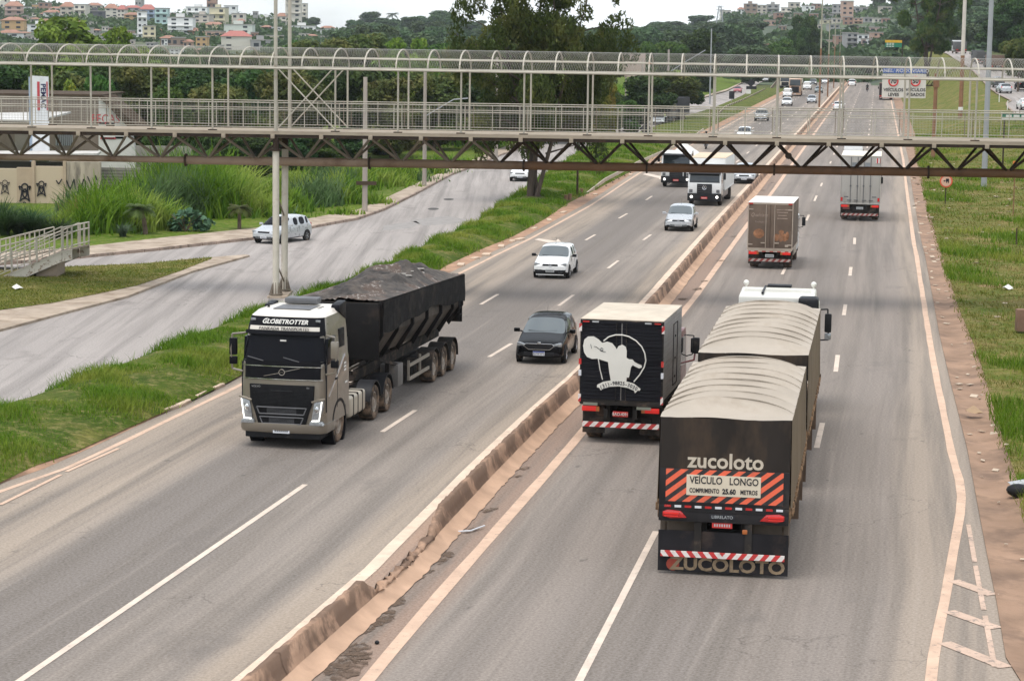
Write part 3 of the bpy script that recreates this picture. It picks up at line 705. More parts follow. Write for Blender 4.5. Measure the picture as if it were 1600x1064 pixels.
# ---------------- box trucks
def cab_box(root, x0, L, W_, z0, zr, paint, tall=False):
    """cab whose nose is at x0+L: side profile swept across, then glass, grille and lamps"""
    x1 = x0+L; hy = W_/2; zw0 = z0+(zr-z0)*.50; zw1 = zr-.16
    pr = [(x0, z0), (x1-.1, z0), (x1, z0+.25), (x1, zw0-.05), (x1-.16, zw1), (x1-.32, zr), (x0, zr)]
    cab = MB().prism(pr, -hy, hy).build('cab', paint, root, bev=.05, seg=3)
    def fx(z): return x1 if z < zw0-.05 else x1-(z-zw0+.05)/(zw1-zw0+.05)*.16
    g = MB(); a, b = zw0, zw1-.02; g.add([(fx(a)+.012, -hy+.1, a), (fx(a)+.012, hy-.1, a), (fx(b)+.012, hy-.14, b), (fx(b)+.012, -hy+.14, b), (fx(a)-.02, -hy+.1, a), (fx(a)-.02, hy-.1, a), (fx(b)-.02, hy-.14, b), (fx(b)-.02, -hy+.14, b)], [(0, 1, 2, 3), (7, 6, 5, 4), (0, 4, 5, 1), (1, 5, 6, 2), (2, 6, 7, 3), (3, 7, 4, 0)])
    g.build('windscreen', M_glass, root, bev=.01)
    for s in (1, -1):
        q = MB().prism([(x0+.25, zw0+.02), (x1-.22, zw0-.08), (x1-.36, zw1-.03), (x0+.3, zw1-.03)], s*(hy-.02), s*(hy+.006)); q.build('side_window', M_glass, root)
        MB().bx(x0+.17, x0+.19, s*(hy-.01), s*(hy+.005), z0+.1, zw1).build('door_gap', M_black, root)
        m_ = MB().box((x1-.02, s*(hy+.2), zw0+.42), (.12, .17, .42)); mm = m_.build('mirror', M_black, root, bev=.03)
        MB().tube([(x1-.1, s*hy, zw0+.12), (x1, s*(hy+.16), zw0+.16), (x1-.02, s*(hy+.2), zw0+.7), (x1-.12, s*hy, zw0+.72)], .016, 6).build('mirror_bracket', M_black, mm)
    return fx, zw0, zw1
def truck_tail(root, xr, W_, zf, red_lamps=True, bumper_z=.5, chev=True, lampin=.0, pc=None, ps=None):
    """under-run bumper, lamps, plate, chassis rails at the tail x=xr under floor zf"""
    hy = W_/2
    b = MB().box((xr+.04, 0, bumper_z), (.06, W_*.94, .13)).build('rear_bumper', M_hazd if chev == 2 else M_hazr if chev else M_under, root)
    for s in (1, -1):
        MB().bx(xr+.1, xr+.16, s*.3, s*.38, bumper_z, zf).build('bumper_bracket', M_under, root)
        l = MB().box((xr+.0, s*(hy-.26), zf-.12), (.07, .40, .13)).build('tail_light', M_tailon, root, bev=.015)
        MB().box((xr-.02, s*(hy-.48), zf-.12), (.05, .09, .12)).build('indicator', M_amber, l)
        MB().bx(xr+.35, xr+.37, s*(hy-.62), s*(hy-.02), .22, zf-.05).build('mud_flap', M_under, root)
    plate(root, xr+.0, -.0, zf-.24, False, pc or M_plategrey, s=ps)
def chassis(root, x0, x1, z=.75):
    for s in (1, -1): MB().bx(x0, x1, s*.34, s*.44, z-.12, z+.12).build('chassis_rail', M_under, root)
    MB().bx(x0+.3, x1-.2, -.78, .78, z-.38, z-.13).build('underbody_shade_box', M_under, root, bev=.05)  # solid box added under the rails to deepen the shade beneath
def box_body(root, x0, x1, W_, z0, z1, skin, roofm, trim, taper=0):
    hy = W_/2
    b = MB().bx(x0, x1, -hy, hy, z0, z1).build('cargo_box', skin, root, bev=.012)
    MB().bx(x0-.012, x1+.012, -hy-.012, hy+.012, z1+.004, z1+.03).build('box_roof', roofm, root, bev=.008)
    for s in (1, -1):
        MB().bx(x0-.02, x0+.05, s*(hy-.03), s*(hy+.015), z0, z1-.0).build('corner_post', trim, root)
        MB().bx(x0-.015, x1, s*(hy-.02), s*(hy+.014), z0-.06, z0+.03).build('bottom_rail', trim, root)
    MB().bx(x0-.025, x0+.03, -hy, hy, z0-.09, z0+.04).build('rear_sill', trim, root)
    MB().bx(x0-.022, x0+.03, -hy+.05, hy-.05, z1-.07, z1-.0).build('rear_header', trim, root)
    return b
def person_skin(name, joints, edges, m, parent=None, sub=1, root_i=0):
    me = bpy.data.meshes.new(name); me.from_pydata([j[:3] for j in joints], edges, [])
    o = bpy.data.objects.new(name, me); COL.objects.link(o); me.materials.append(m)
    sk = o.modifiers.new('skin', 'SKIN'); sv = me.skin_vertices[0].data
    for i, j in enumerate(joints): sv[i].radius = (j[3], j[3]*(j[4] if len(j) > 4 else 1)); sv[i].use_root = (i == root_i)
    sk.use_smooth_shade = True; sb = o.modifiers.new('sub', 'SUBSURF'); sb.levels = sb.render_levels = sub
    if parent: o.parent = parent
    return o
def rider(label, loc, head, jacket, helmet, group=None):
    skin = mat('skin', (.30, .17, .11), .6)
    J = [(-.25, 0, .88, .15, .8), (-.2, 0, 1.1, .15, .8), (-.1, 0, 1.33, .17, .7), (-.04, 0, 1.47, .07), (.0, 0, 1.55, .07),
         (-.08, .2, 1.38, .075), (.08, .3, 1.15, .055), (.38, .3, 1.06, .04), (-.08, -.2, 1.38, .075), (.08, -.3, 1.15, .055), (.38, -.3, 1.06, .04),
         (-.2, .12, .84, .12), (.2, .2, .78, .095), (.1, .19, .36, .055), (.26, .19, .31, .045), (-.2, -.12, .84, .12), (.2, -.2, .78, .095), (.1, -.19, .36, .055), (.26, -.19, .31, .045)]
    E_ = [(0, 1), (1, 2), (2, 3), (3, 4), (2, 5), (5, 6), (6, 7), (2, 8), (8, 9), (9, 10), (0, 11), (11, 12), (12, 13), (13, 14), (0, 15), (15, 16), (16, 17), (17, 18)]
    p = person_skin('person', J, E_, jacket); p.location = (*loc, 0); p.rotation_euler = (0, 0, head)
    tag(p, label, 'person', group)
    h = MB().sphere((.02, 0, 1.64), (.15, .125, .15), 14, 9).build('helmet', helmet, p); MB().box((.14, 0, 1.64), (.07, .18, .08)).build('visor', M_glassd, h, bev=.02)
    for s in (1, -1):
        hd = MB().box((.42, s*.3, 1.05), (.08, .07, .05))
        hb = hd.build('hand', skin, p, bev=.015)
        f = MB()
        for k in range(4): f.tube([(.45, s*(.272+.018*k), 1.07), (.485, s*(.272+.018*k), 1.055), (.48, s*(.272+.018*k), 1.02-.004*(k % 2))], .009, 5)
        f.tube([(.41, s*.262, 1.05), (.44, s*.25, 1.03), (.47, s*.256, 1.015)], .01, 5)
        f.build('fingers', skin, hb)
    return p
def motorcycle(label, loc, head, paint, group=None):
    r = empty('motorcycle', (*loc, 0), head); tag(r, label, 'motorcycle', group)
    wheel(r, .66, .0001, .3, .1); wheel(r, -.66, .0001, .3, .12)
    MB().sphere((.12, 0, .86), (.26, .14, .13), 12, 7).build('fuel_tank', paint, r)
    MB().bx(-.75, -.08, -.12, .12, .76, .86).build('seat', M_black, r, bev=.03)
    MB().bx(-.15, .3, -.13, .13, .32, .66).build('engine', M_grey, r, bev=.03)
    f = MB()
    for s in (1, -1): f.bar((.66, s*.09, .3), (.45, s*.09, 1.0), .035); f.bar((-.66, s*.09, .32), (0, s*.09, .5), .035)
    f.build('fork', M_grey, r)
    MB().tube([(.38, .36, 1.03), (.45, .1, 1.04), (.45, -.1, 1.04), (.38, -.36, 1.03)], .016, 6).build('handlebar', M_black, r)
    MB().sphere((.54, 0, .92), (.09, .1, .1), 10, 6).build('headlight', M_lampon, r)
    MB().box((-.8, 0, .74), (.06, .14, .08)).build('tail_light', M_tail, r, bev=.01)
    MB().cyl((-.7, -.16, .34), (.1, -.16, .3), .05, n=8).build('exhaust', M_chrome, r)
    MB().box((.66, 0, .62), (.34, .11, .03)).build('mudguard', paint, r, bev=.01)
    return r
# ---------------- 1. silver and black articulated lorry with the tarped tipper (coming towards us)
def big_lorry():
    hd = toward(11.4); ax, ay = -4.48, 58.14
    x, y = vplace(ax, ay, hd, 0, 1.13)      # contact of the front wheel on its left side, local origin at the front axle
    r = empty('articulated_truck', (x, y, 0), hd); tag(r, 'silver and black articulated lorry hauling a black tipper trailer of scrap', 'truck')
    P = mat('bronze silver cab paint', (.235, .205, .165), .35, .5, coat=.6, var=.05, dirt=(.3, .24, .18), da=.1)
    PW = mat('cream roof paint', (.62, .57, .50), .35, coat=.4, var=.05, dirt=(.42, .34, .26), da=.2)
    K = mat('satin black cab panel', (.008, .008, .010), .4, var=.15); K2 = mat('black grille mesh', (.012, .012, .013), .5, var=.3, vs=6)
    hy = 1.13; xf = 1.34
    # cab shell as loft of horizontal sections with rounded front corners
    def sec(z, f, hw, back=-.92, rr=.26):
        pts_ = [(back, -hw), (f-rr, -hw)]
        for k in range(1, 5):
            a = -PI/2+PI/2*k/5; pts_.append((f-rr+rr*math.cos(a), -hw+rr+rr*math.sin(a)))
        pts_ += [(f, -hw+rr+.05), (f+.035, -hw*.45), (f+.05, 0)]
        pts_ += [(px_, -py_) for px_, py_ in pts_[-2::-1]]
        return [(a, b, z) for a, b in pts_]
    secs = [sec(.62, xf-.04, hy), sec(.9, xf, hy), sec(1.7, xf, hy), sec(2.16, xf-.02, hy-.01), sec(2.25, xf-.03, hy-.03), sec(2.88, xf-.19, hy-.075), sec(3.12, xf-.25, hy-.10), sec(3.36, xf-.36, hy-.14), sec(3.47, xf-.62, hy-.22, rr=.32), sec(3.5, xf-.9, hy-.42, rr=.3)]
    def loft(mb, ss, cap=True):
        n = len(ss[0]); vs = [p for s_ in ss for p in s_]; fs = []
        for i in range(len(ss)-1):
            for j in range(n): fs.append((i*n+j, i*n+(j+1) % n, (i+1)*n+(j+1) % n, (i+1)*n+j))
        if cap: fs += [tuple(range(n)), tuple(range((len(ss)-1)*n, len(ss)*n))[::-1]]
        return mb.add(vs, fs)
    cab = loft(MB(), secs[:4]).build('cab', P, r)
    loft(MB(), secs[3:8], True).build('upper_cab', P, r)
    loft(MB(), secs[7:], True).build('cab_roof', PW, r)
    def fx(z): return float(np.interp(z, [.62, .9, 1.7, 2.16, 2.25, 2.88, 3.12, 3.36, 3.47], [xf-.04, xf, xf, xf-.02, xf-.03, xf-.19, xf-.25, xf-.36, xf-.62]))+.05
    def fw(z): return float(np.interp(z, [.62, 2.16, 2.88, 3.12, 3.36], [hy, hy-.01, hy-.075, hy-.10, hy-.14]))
    # wrap-round panel: polygonal patch following the front and the rounded corners
    def patch(name, z0, z1, m, w0=1., w1=1., proud=.012, wrap=True, parent=r):
        V = []; F = []; nn = 17; nz = 4
        for k in range(nz+1):
            z = z0+(z1-z0)*k/nz; ww = (w0+(w1-w0)*k/nz)*fw(z); f = fx(z)-.05; rr = .26; hw = fw(z)
            for i in range(nn):
                t = -1+2*i/(nn-1); yy = t*ww
                ay_ = abs(yy)
                if ay_ < hw-rr: xx = f+.05*(1-(ay_/(hw-rr))**2)
                else: d = min(rr, ay_-(hw-rr)); xx = f-rr+math.sqrt(max(0, rr*rr-d*d))
                V.append((xx+proud, yy*(1+proud*.6), z))
        for k in range(nz):
            for i in range(nn-1): a = k*nn+i; F.append((a, a+1, a+nn+1, a+nn))
        n0 = len(V); V += [(x_-.03, y_, z_) for x_, y_, z_ in V]
        F += [tuple(q+n0 for q in f[::-1]) for f in F]
        mb = MB(); mb.add(V, F); return mb.build(name, m, parent)
    patch('black_mask', 1.78, 2.26, K, .99, .985)
    ws = patch('windscreen', 2.27, 2.86, M_glassd, .965, .955, .016)
    patch('windscreen_surround', 2.25, 2.90, K, .985, .985, .006)
    patch('roof_band', 2.90, 3.36, K, .985, .97, .014)
    patch('sun_visor', 2.93, 3.02, K, .93, .93, .10)
    patch('cream_banner', 3.03, 3.13, PW, .86, .86, .06)
    text('PANKADA TRANSPORTES', .115, M_ink, r, (fx(3.08)+.075, 0, 3.075), (R(78), 0, R(90)), 'lettering', .004, 1.0, shear=.2, bold=0)
    text('GLOBETROTTER', .16, M_paintw, r, (fx(3.26)+.03, 0, 3.24), (R(70), 0, R(90)), 'lettering', .004, 1.02, shear=.25, bold=.004)
    q = MB().tube([(fx(3.30)+.02, -.55+.1*k*.35, 3.29+.03*math.sin(k*.9)) for k in range(0, 9)], .006, 5); q.build('emblem_arc', M_paintw, r)
    for s in (1, -1): MB().box((fx(3.3)-.015, s*.86, 3.28), (.04, .13, .06), Matrix.Rotation(R(-s*16), 3, 'Z')).build('marker_light', M_lens, r, bev=.01)
    # grille
    gv = [(-.62, .62), (-.72, .95), (-.84, 1.3), (-.86, 1.66), (.86, 1.66), (.84, 1.3), (.72, .95), (.62, .62)]
    gr = MB().prism([(a, b) for a, b in gv], xf-.1, xf+.068, 'x').build('grille', K2, r, bev=.02)
    for z, ww in ((1.50, .52),): MB().box((xf+.075, 0, z), (.02, ww*2*.55, .03)).build('grille_slot', M_black, gr)
    for z in (.99, .74):
        f_ = MB(); hw = .66 if z > .9 else .58
        f_.tube([(xf+.08, -hw, z+.085), (xf+.085, hw, z+.085), (xf+.085, hw-.07, z-.085), (xf+.08, -hw+.07, z-.085), (xf+.08, -hw, z+.085)], .016, 6); f_.build('grille_frame', M_grey, gr)
        g2 = MB()
        for k in range(5): g2.box((xf+.073, 0, z-.06+k*.03), (.016, (hw-.1)*2*.7, .007))
        g2.build('grille_bar', M_grey, gr)
    bars = MB()
    for k in range(9): bars.box((xf+.070, 0, 1.17+k*.034), (.01, 1.5, .006))
    bars.build('grille_rib', M_black, gr)
    text('VOLVO', .07, M_rim, gr, (xf+.072, -.68, 1.60), FRONT_TXT, 'badge_lettering'); text('FH', .06, M_rim, gr, (xf+.072, .70, 1.60), FRONT_TXT, 'badge_lettering')
    b_ = MB().ring((fx(1.98)+.012, 0, 1.98), (1, 0, 0), .075, .014, 20, 6); b_.bar((fx(1.98)+.008, -.48, 1.87), (fx(2.1)+.008, -.07, 1.96), .02, .012); b_.bar((fx(1.98)+.008, .07, 2.0), (fx(2.1)+.008, .48, 2.10), .02, .012)
    b_.build('badge', M_chrome, r)
    text('VOLVO', .034, M_chrome, r, (fx(1.98)+.02, 0, 1.98), FRONT_TXT, 'badge_lettering')
    for z, hw in ((1.79, 1.0), (2.12, 1.02)): patch('chrome_strip', z, z+.022, M_chrome, hw*.93, hw*.93, .03)
    # bumper, lamps
    bp = []
    lo = loft(MB(), [sec(.42, xf+.02, hy+.01, xf-.9), sec(.5, xf+.07, hy+.03, xf-.9), sec(.66, xf+.06, hy+.03, xf-.9)]); lo.build('front_bumper', P, r)
    MB().bx(xf-.8, xf-.05, -hy+.12, hy-.12, .26, .43).build('lower_skirt', M_black, r, bev=.03)
    for s in (1, -1):
        h = MB().prism([(s*.78, .74), (s*.86, 1.24), (s*1.09, 1.28), (s*1.08, 1.08), (s*.98, .74)], xf-.28, xf+.055, 'x').build('headlight', M_lens, r, bev=.02)
        MB().tube([(xf+.075, s*1.07, 1.27), (xf+.075, s*1.0, .77), (xf+.075, s*.80, .76)], .014, 6).build('running_light', M_lampon, h)
        MB().tube([(xf+.07, s*.80, 1.24), (xf+.03, s*1.14, 1.33)], .03, 6).build('lamp_brow', P, h)
        MB().sphere((xf+.045, s*.93, 1.05), (.03, .06, .09), 10, 6).build('reflector', M_chrome, h)
        fo = MB().prism([(s*.72, .64), (s*.76, .75), (s*1.05, .74), (s*1.1, .64)], xf-.2, xf+.075, 'x').build('fog_lamp', M_lens, r, bev=.01)
        # mirrors
        ma = MB().tube([(xf-.3, s*(hy-.06), 2.92), (xf-.12, s*(hy+.24), 2.9), (xf-.1, s*(hy+.27), 2.5), (xf-.12, s*(hy+.24), 2.0), (xf-.16, s*(hy-.02), 1.94)], .028, 7).build('mirror_arm', P, r)
        MB().box((xf-.14, s*(hy+.22), 2.58), (.12, .2, .44)).build('mirror', P if s > 0 else K, ma, bev=.03)
        MB().box((xf-.14, s*(hy+.22), 2.22), (.12, .2, .2)).build('mirror', K, ma, bev=.03)
        # side glass, door outline, arch
        MB().prism([(.25, 2.05), (1.12, 1.93), (1.0, 2.82), (.32, 2.85)], s*(hy-.12), s*(hy-.012)).build('side_window', M_glassd, r, bev=.01)
        MB().prism([(-.7, 2.3), (-.1, 2.3), (-.14, 2.95), (-.62, 2.95)], s*(hy-.14), s*(hy-.045)).build('sleeper_panel', K, r, bev=.02)
        for xx in (.18, 1.17): MB().bx(xx-.008, xx+.008, s*(hy-.05), s*(hy+.006), .95, 2.2).build('door_gap', M_black, r)
        MB().prism([(.95, 1.30), (.98, 1.34), (-.55, 2.26), (-.58, 2.22)], s*(hy-.02), s*(hy+.012)).build('chrome_swoosh', M_chrome, r)
        MB().box((.3, s*(hy+.01), 1.72), (.18, .04, .05)).build('door_handle', M_black, r, bev=.01)
        a = MB(); lathe(a, [(.66, -.3*s), (.66, .05*s), (.58, .05*s), (.58, -.3*s)], (0, s*(hy-.04), .50), 28); a.build('wheel_arch', K, r)
        MB().bx(-.62, -.58, s*.6, s*(hy), .2, .9).build('mud_flap', M_under, r)
    # writing on the cab side
    for k, (xx, zz, wd) in enumerate(((-.5, 2.02, .2), (-.5, 1.93, .2), (-.5, 1.84, .2), (-.62, 1.5, .22))): MB().box((xx, hy+.012, zz), (wd, .006, .05)).build('side_sticker', M_paintw, r)
    pl = plate(r, xf+.10, 0, .5, True, M_plate, M_plateb, .44, .17)
    # roof things
    MB().bx(-.35, .55, -.5, .5, 3.5, 3.515).build('roof_hatch', M_grey, r, bev=.01)
    MB().bx(-.95, -.5, -.52, .38, 3.52, 3.68).build('air_conditioner', M_grey, r, bev=.06)
    f_ = MB().prism([(-.95, 3.1), (-.25, 3.42), (-.3, 3.56), (-.95, 3.62)], hy-.32, hy-.08); f_.build('air_deflector', K, r, bev=.05)
    f_ = MB().prism([(-.95, 3.1), (-.35, 3.42), (-.4, 3.5), (-.95, 3.56)], -hy+.1, -hy+.32); f_.build('air_deflector', K, r, bev=.05)
    MB().cyl((.2, -.72, 3.46), (.2, -.72, 3.56), .05, .02, 8).cyl((.2, -.72, 3.56), (.1, -.74, 3.85), .008, .004, 5).build('aerial', M_black, r)
    for k in range(3): MB().cyl((-.2+.18*k, .62, 3.47), (-.2+.18*k, .62, 3.51), .035, n=8).build('roof_vent', M_black, r)
    for y_ in (-.5, .45): MB().bar((fx(2.3)+.02, y_, 2.26), (fx(2.42)+.03, y_-.42, 2.36), .02).build('wiper', M_grey, r)
    MB().box((fx(2.72)+.02, 0, 2.78), (.02, .16, .035)).build('windscreen_sticker', M_paintw, r)
    # tractor chassis
    chassis(r, -5.9, -.8, .82)
    for s in (1, -1):
        wheel(r, 0, s*.98, .5, .30, M_rimw, M_tyred, True)
        for ax_ in (-3.62, -5.02): wheel(r, ax_, s*.93, .49, .42, M_rimw, M_tyred, True)
        for ax_ in (-3.62, -5.02):
            a = MB(); nn = 14; R0, R1 = .60, .56; V = []; F = []
            for k in range(nn+1):
                t = R(8)+R(164)*k/nn
                for rr in (R0, R1):
                    for yy in (s*.70, s*1.15): V.append((ax_+rr*math.cos(t), yy, .5+rr*math.sin(t)))
            for k in range(nn):
                b0 = k*4; b1 = b0+4; F += [(b0, b0+1, b1+1, b1), (b0+2, b1+2, b1+3, b0+3), (b0+1, b0+3, b1+3, b1+1), (b0, b1, b1+2, b0+2)]
            a.add(V, F); a.build('mudguard', M_black, r)
        MB().bx(-2.75, -1.15, s*.62, s*1.1, .42, 1.0).build('fuel_tank', mat('tank cream', (.5, .45, .37), .4, .3, dirt=DUST, da=.3), r, bev=.1, seg=3)
        tk = [c for c in kids(r) if c.name.startswith('fuel_tank')][-1]
        for xx in (-1.5, -1.95, -2.4): MB().bx(xx-.03, xx+.03, s*.60, s*1.115, .40, 1.02).build('tank_strap', M_under, tk, bev=.03)
    MB().bx(-1.3, -.95, -1.0, 1.0, .9, 2.6).build('cab_back', M_under, r, bev=.03)
    MB().cyl((-4.3, 0, .98), (-4.3, 0, 1.14), .5, n=20).build('fifth_wheel', M_under, r)
    # trailer
    TB = mat('black tipper steel', (.014, .013, .013), .7, var=.3, vs=1.2, dirt=(.06, .045, .035), da=.3, ds=1.3)
    TS = mat('worn tipper side', (.085, .072, .06), .6, var=.35, vs=1., dirt=(.03, .028, .027), da=.6, ds=.9, sc3=(.5, 1, 1.6))
    TP = mat('black tarpaulin', (.016, .015, .015), .78, var=.25, vs=1.5, dirt=(.06, .05, .042), da=.4, ds=1.1, bmp=.4, bs=5)
    def zt(x_): return float(np.interp(x_, [-14.3, -3.85], [2.92, 3.2]))
    def zb(x_): return float(np.interp(x_, [-14.3, -12.5, -3.85], [1.5, 1.38, 1.62]))
    tub = MB(); n = 12; V = []; F = []
    xs = np.linspace(-3.95, -14.2, n)
    for x_ in xs:
        zt_, zb_ = zt(x_), zb(x_)
        V += [(x_, -1.15, zt_), (x_, -1.15, zt_-.9), (x_, -.7, zb_), (x_, .7, zb_), (x_, 1.15, zt_-.9), (x_, 1.15, zt_)]
    for i in range(n-1):
        for j in range(5): a = i*6+j; F.append((a, a+1, a+7, a+6))
    F += [tuple(range(6))[::-1], tuple(range((n-1)*6, n*6))]
    tub.add(V, F); tu = tub.build('tipper_tub', TS, r, smooth=False)
    MB().bx(-3.94, -3.86, -1.16, 1.16, 1.62, 3.19).build('front_bulkhead', TB, r, bev=.02)
    for s in (1, -1):
        for k, x_ in enumerate((-4.05, -5.8, -7.6, -9.4, -11.2, -12.8, -14.1)):
            m_ = MB(); z0, z1 = zb(x_), zt(x_); w_ = .05
            m_.add([(x_-w_, s*1.15, z1), (x_+w_, s*1.15, z1), (x_-w_, s*1.24, z1), (x_+w_, s*1.24, z1), (x_-w_, s*1.15, z1-.9), (x_+w_, s*1.15, z1-.9), (x_-w_, s*1.24, z1-.92), (x_+w_, s*1.24, z1-.92), (x_-w_, s*.78, z0-.12), (x_+w_, s*.78, z0-.12), (x_-w_, s*.70, z0), (x_+w_, s*.70, z0)],
                   [(0, 1, 3, 2), (2, 3, 7, 6), (6, 7, 9, 8), (8, 9, 11, 10), (0, 2, 6, 4), (1, 5, 7, 3), (4, 6, 8, 10), (5, 11, 9, 7)])
            m_.build('tub_rib', TB, tu, smooth=False)
        MB().bar((-3.9, s*1.19, 3.2), (-14.25, s*1.19, 2.95), .1, .1).build('top_rail', TB, tu)
        # tarpaulin flap hanging over the side with a sagging hem
        V = []; F = []; nx = 60
        for i in range(nx+1):
            x_ = -3.95-10.3*i/nx; sag = .78+.05*math.sin(i*.31)+.10*math.sin(i*.11+1)
            for k in range(7): V.append((x_, s*(1.27+.012*math.sin(i*.9+k)), zt(x_)+.06-sag*k/6))
        for i in range(nx):
            for k in range(6): a = i*7+k; F.append((a, a+1, a+8, a+7))
        MB().add(V, F).build('tarpaulin_flap', TP, r)
    # heaped load under a tarp: rugged height field
    nx, ny = 120, 34; V = np.zeros((nx*ny, 3)); rs = np.random.default_rng(5)
    gx = np.linspace(-3.95, -14.2, nx); gy = np.linspace(-1.25, 1.25, ny)
    bumps = [(rs.uniform(-13.6, -4.6), rs.uniform(-.8, .8), rs.uniform(.2, .7), rs.uniform(.02, .11)) for _ in range(70)]
    H = np.zeros((nx, ny))
    for i, x_ in enumerate(gx):
        for j, y_ in enumerate(gy):
            e = 1-abs(y_/1.25)**2.2; u_ = (x_+14.2)/10.25; prof = .30*math.sin(PI*min(1, max(0, u_)))**.8*(.65+.45*math.exp(-((u_-.35)/.3)**2))
            h = prof*e
            for bx_, by_, br, bh in bumps:
                d2 = ((x_-bx_)**2+(y_-by_)**2)/br**2
                if d2 < 4: h += bh*math.exp(-d2*1.6)*e
            H[i, j] = h+(.03*math.sin(x_*3.1+y_*4)+rs.uniform(-.035, .035))*e
            V[i*ny+j] = (x_, y_, zt(x_)+.08+H[i, j])
    F = [(i*ny+j, i*ny+j+1, (i+1)*ny+j+1, (i+1)*ny+j) for i in range(nx-1) for j in range(ny-1)]
    m, n_, b = _new('tarp over scrap'); c = mixc(n_, mrange(n_, noise(n_, 1.2, 6, .7), .4, .62), (.03, .026, .024), (.105, .085, .07))
    c = mixc(n_, mrange(n_, noise(n_, .9, 2, .5), .52, .57, 0, .9), c, mixc(n_, mrange(n_, noise(n_, 6, 5, .8), .54, .60), (.09, .06, .045), (.34, .31, .28)))
    n_.links.new(c, b.inputs['Base Color']); b.inputs['Roughness'].default_value = .85; bump(n_, b, noise(n_, 5, 6, .7), .9, .1)
    raw('tarpaulin', V, F, m, r, smooth=True)
    for k in range(26):
        lit = MB()
        x_ = rs.uniform(-11.8, -9.2); y_ = rs.uniform(-.7, .7); i = int((x_+3.95)/-10.25*(nx-1)); j = int((y_+1.25)/2.5*(ny-1)); z_ = zt(x_)+.09+H[i, j]
        lit.box((x_, y_, z_), (rs.uniform(.08, .3), rs.uniform(.05, .2), .03), Matrix.Rotation(rs.uniform(0, 3), 3, 'Z') @ Matrix.Rotation(rs.uniform(-.7, .7), 3, 'X'))
        lit.build('scrap_piece', mat('pale scrap', (.42, .39, .35), .7, var=.4, vs=5), r)
    # tailgate with ladder bars, subframe, axles
    MB().bx(-14.28, -14.2, -1.18, 1.18, 1.45, 2.95).build('tailgate', TB, r, bev=.02)
    la = MB()
    for k in range(5): la.bar((-14.32, .72, 1.6+k*.27), (-14.32, 1.1, 1.6+k*.27), .03)
    la.bar((-14.32, .72, 1.45), (-14.32, .72, 2.85), .035).bar((-14.32, 1.1, 1.45), (-14.32, 1.1, 2.85), .035); la.build('ladder', TB, r)
    sl_ = MB(); 
    for k in range(5): sl_.bar((-13.9, 1.235, 1.75+k*.22), (-13.55, 1.235, 1.75+k*.22), .035)
    sl_.bar((-13.9, 1.235, 1.6), (-13.9, 1.235, 2.75), .04).bar((-13.55, 1.235, 1.6), (-13.55, 1.235, 2.75), .04); sl_.build('side_ladder', TB, r)
    for s in (1, -1): MB().bx(-13.9, -4.0, s*.38, s*.5, 1.0, 1.3).build('chassis_rail', M_under, r); MB().bx(-13.8, -9.8, s*.05, s*.7, .35, .62).build('axle_set', M_under, r, bev=.05)
    ram = MB().cyl((-3.6, 0, 1.2), (-3.75, 0, 2.7), .1, n=10); ram.build('hoist_ram', M_under, r)
    for s in (1, -1):
        for ax_ in (-10.75, -12.0, -13.25):
            wheel(r, ax_, s*.92, .48, .42, M_rimw, M_tyred, True)
            a = MB(); nn = 14; V = []; F = []
            for k in range(nn+1):
                t = R(-5)+R(190)*k/nn
                for rr in (.585, .55):
                    for yy in (s*.68, s*1.16): V.append((ax_+rr*math.cos(t), yy, .49+rr*math.sin(t)))
            for k in range(nn):
                b0 = k*4; b1 = b0+4; F += [(b0, b0+1, b1+1, b1), (b0+2, b1+2, b1+3, b0+3), (b0+1, b0+3, b1+3, b1+1), (b0, b1, b1+2, b0+2)]
            a.add(V, F); a.build('mudguard', M_under, r)
        g = mat('side guard grey', (.26, .23, .19), .6, dirt=DUST, da=.3)
        for z_ in (.55, .95): MB().bar((-7.6, s*1.1, z_), (-10.05, s*1.1, z_), .05, .09).build('side_guard', g, r)
        MB().bar((-7.6, s*1.08, .5), (-7.6, s*1.08, 1.1), .06).build('guard_post', g, r); MB().bar((-9.0, s*1.08, .5), (-9.0, s*1.08, 1.1), .06).build('guard_post', g, r)
        MB().bx(-6.9, -6.3, s*.55, s*1.1, .5, 1.15).build('tool_box', mat('tool box grey', (.16, .15, .14), .6, dirt=DUST, da=.4), r, bev=.04)
        MB().bar((-6.2, s*.8, .25), (-6.2, s*.8, 1.2), .1).build('landing_leg', M_under, r)
        MB().bar((-4.8, s*.9, 1.5), (-6.6, s*1.0, 1.1), .1, .08).build('stay', M_under, r)
    return r
big_lorry()

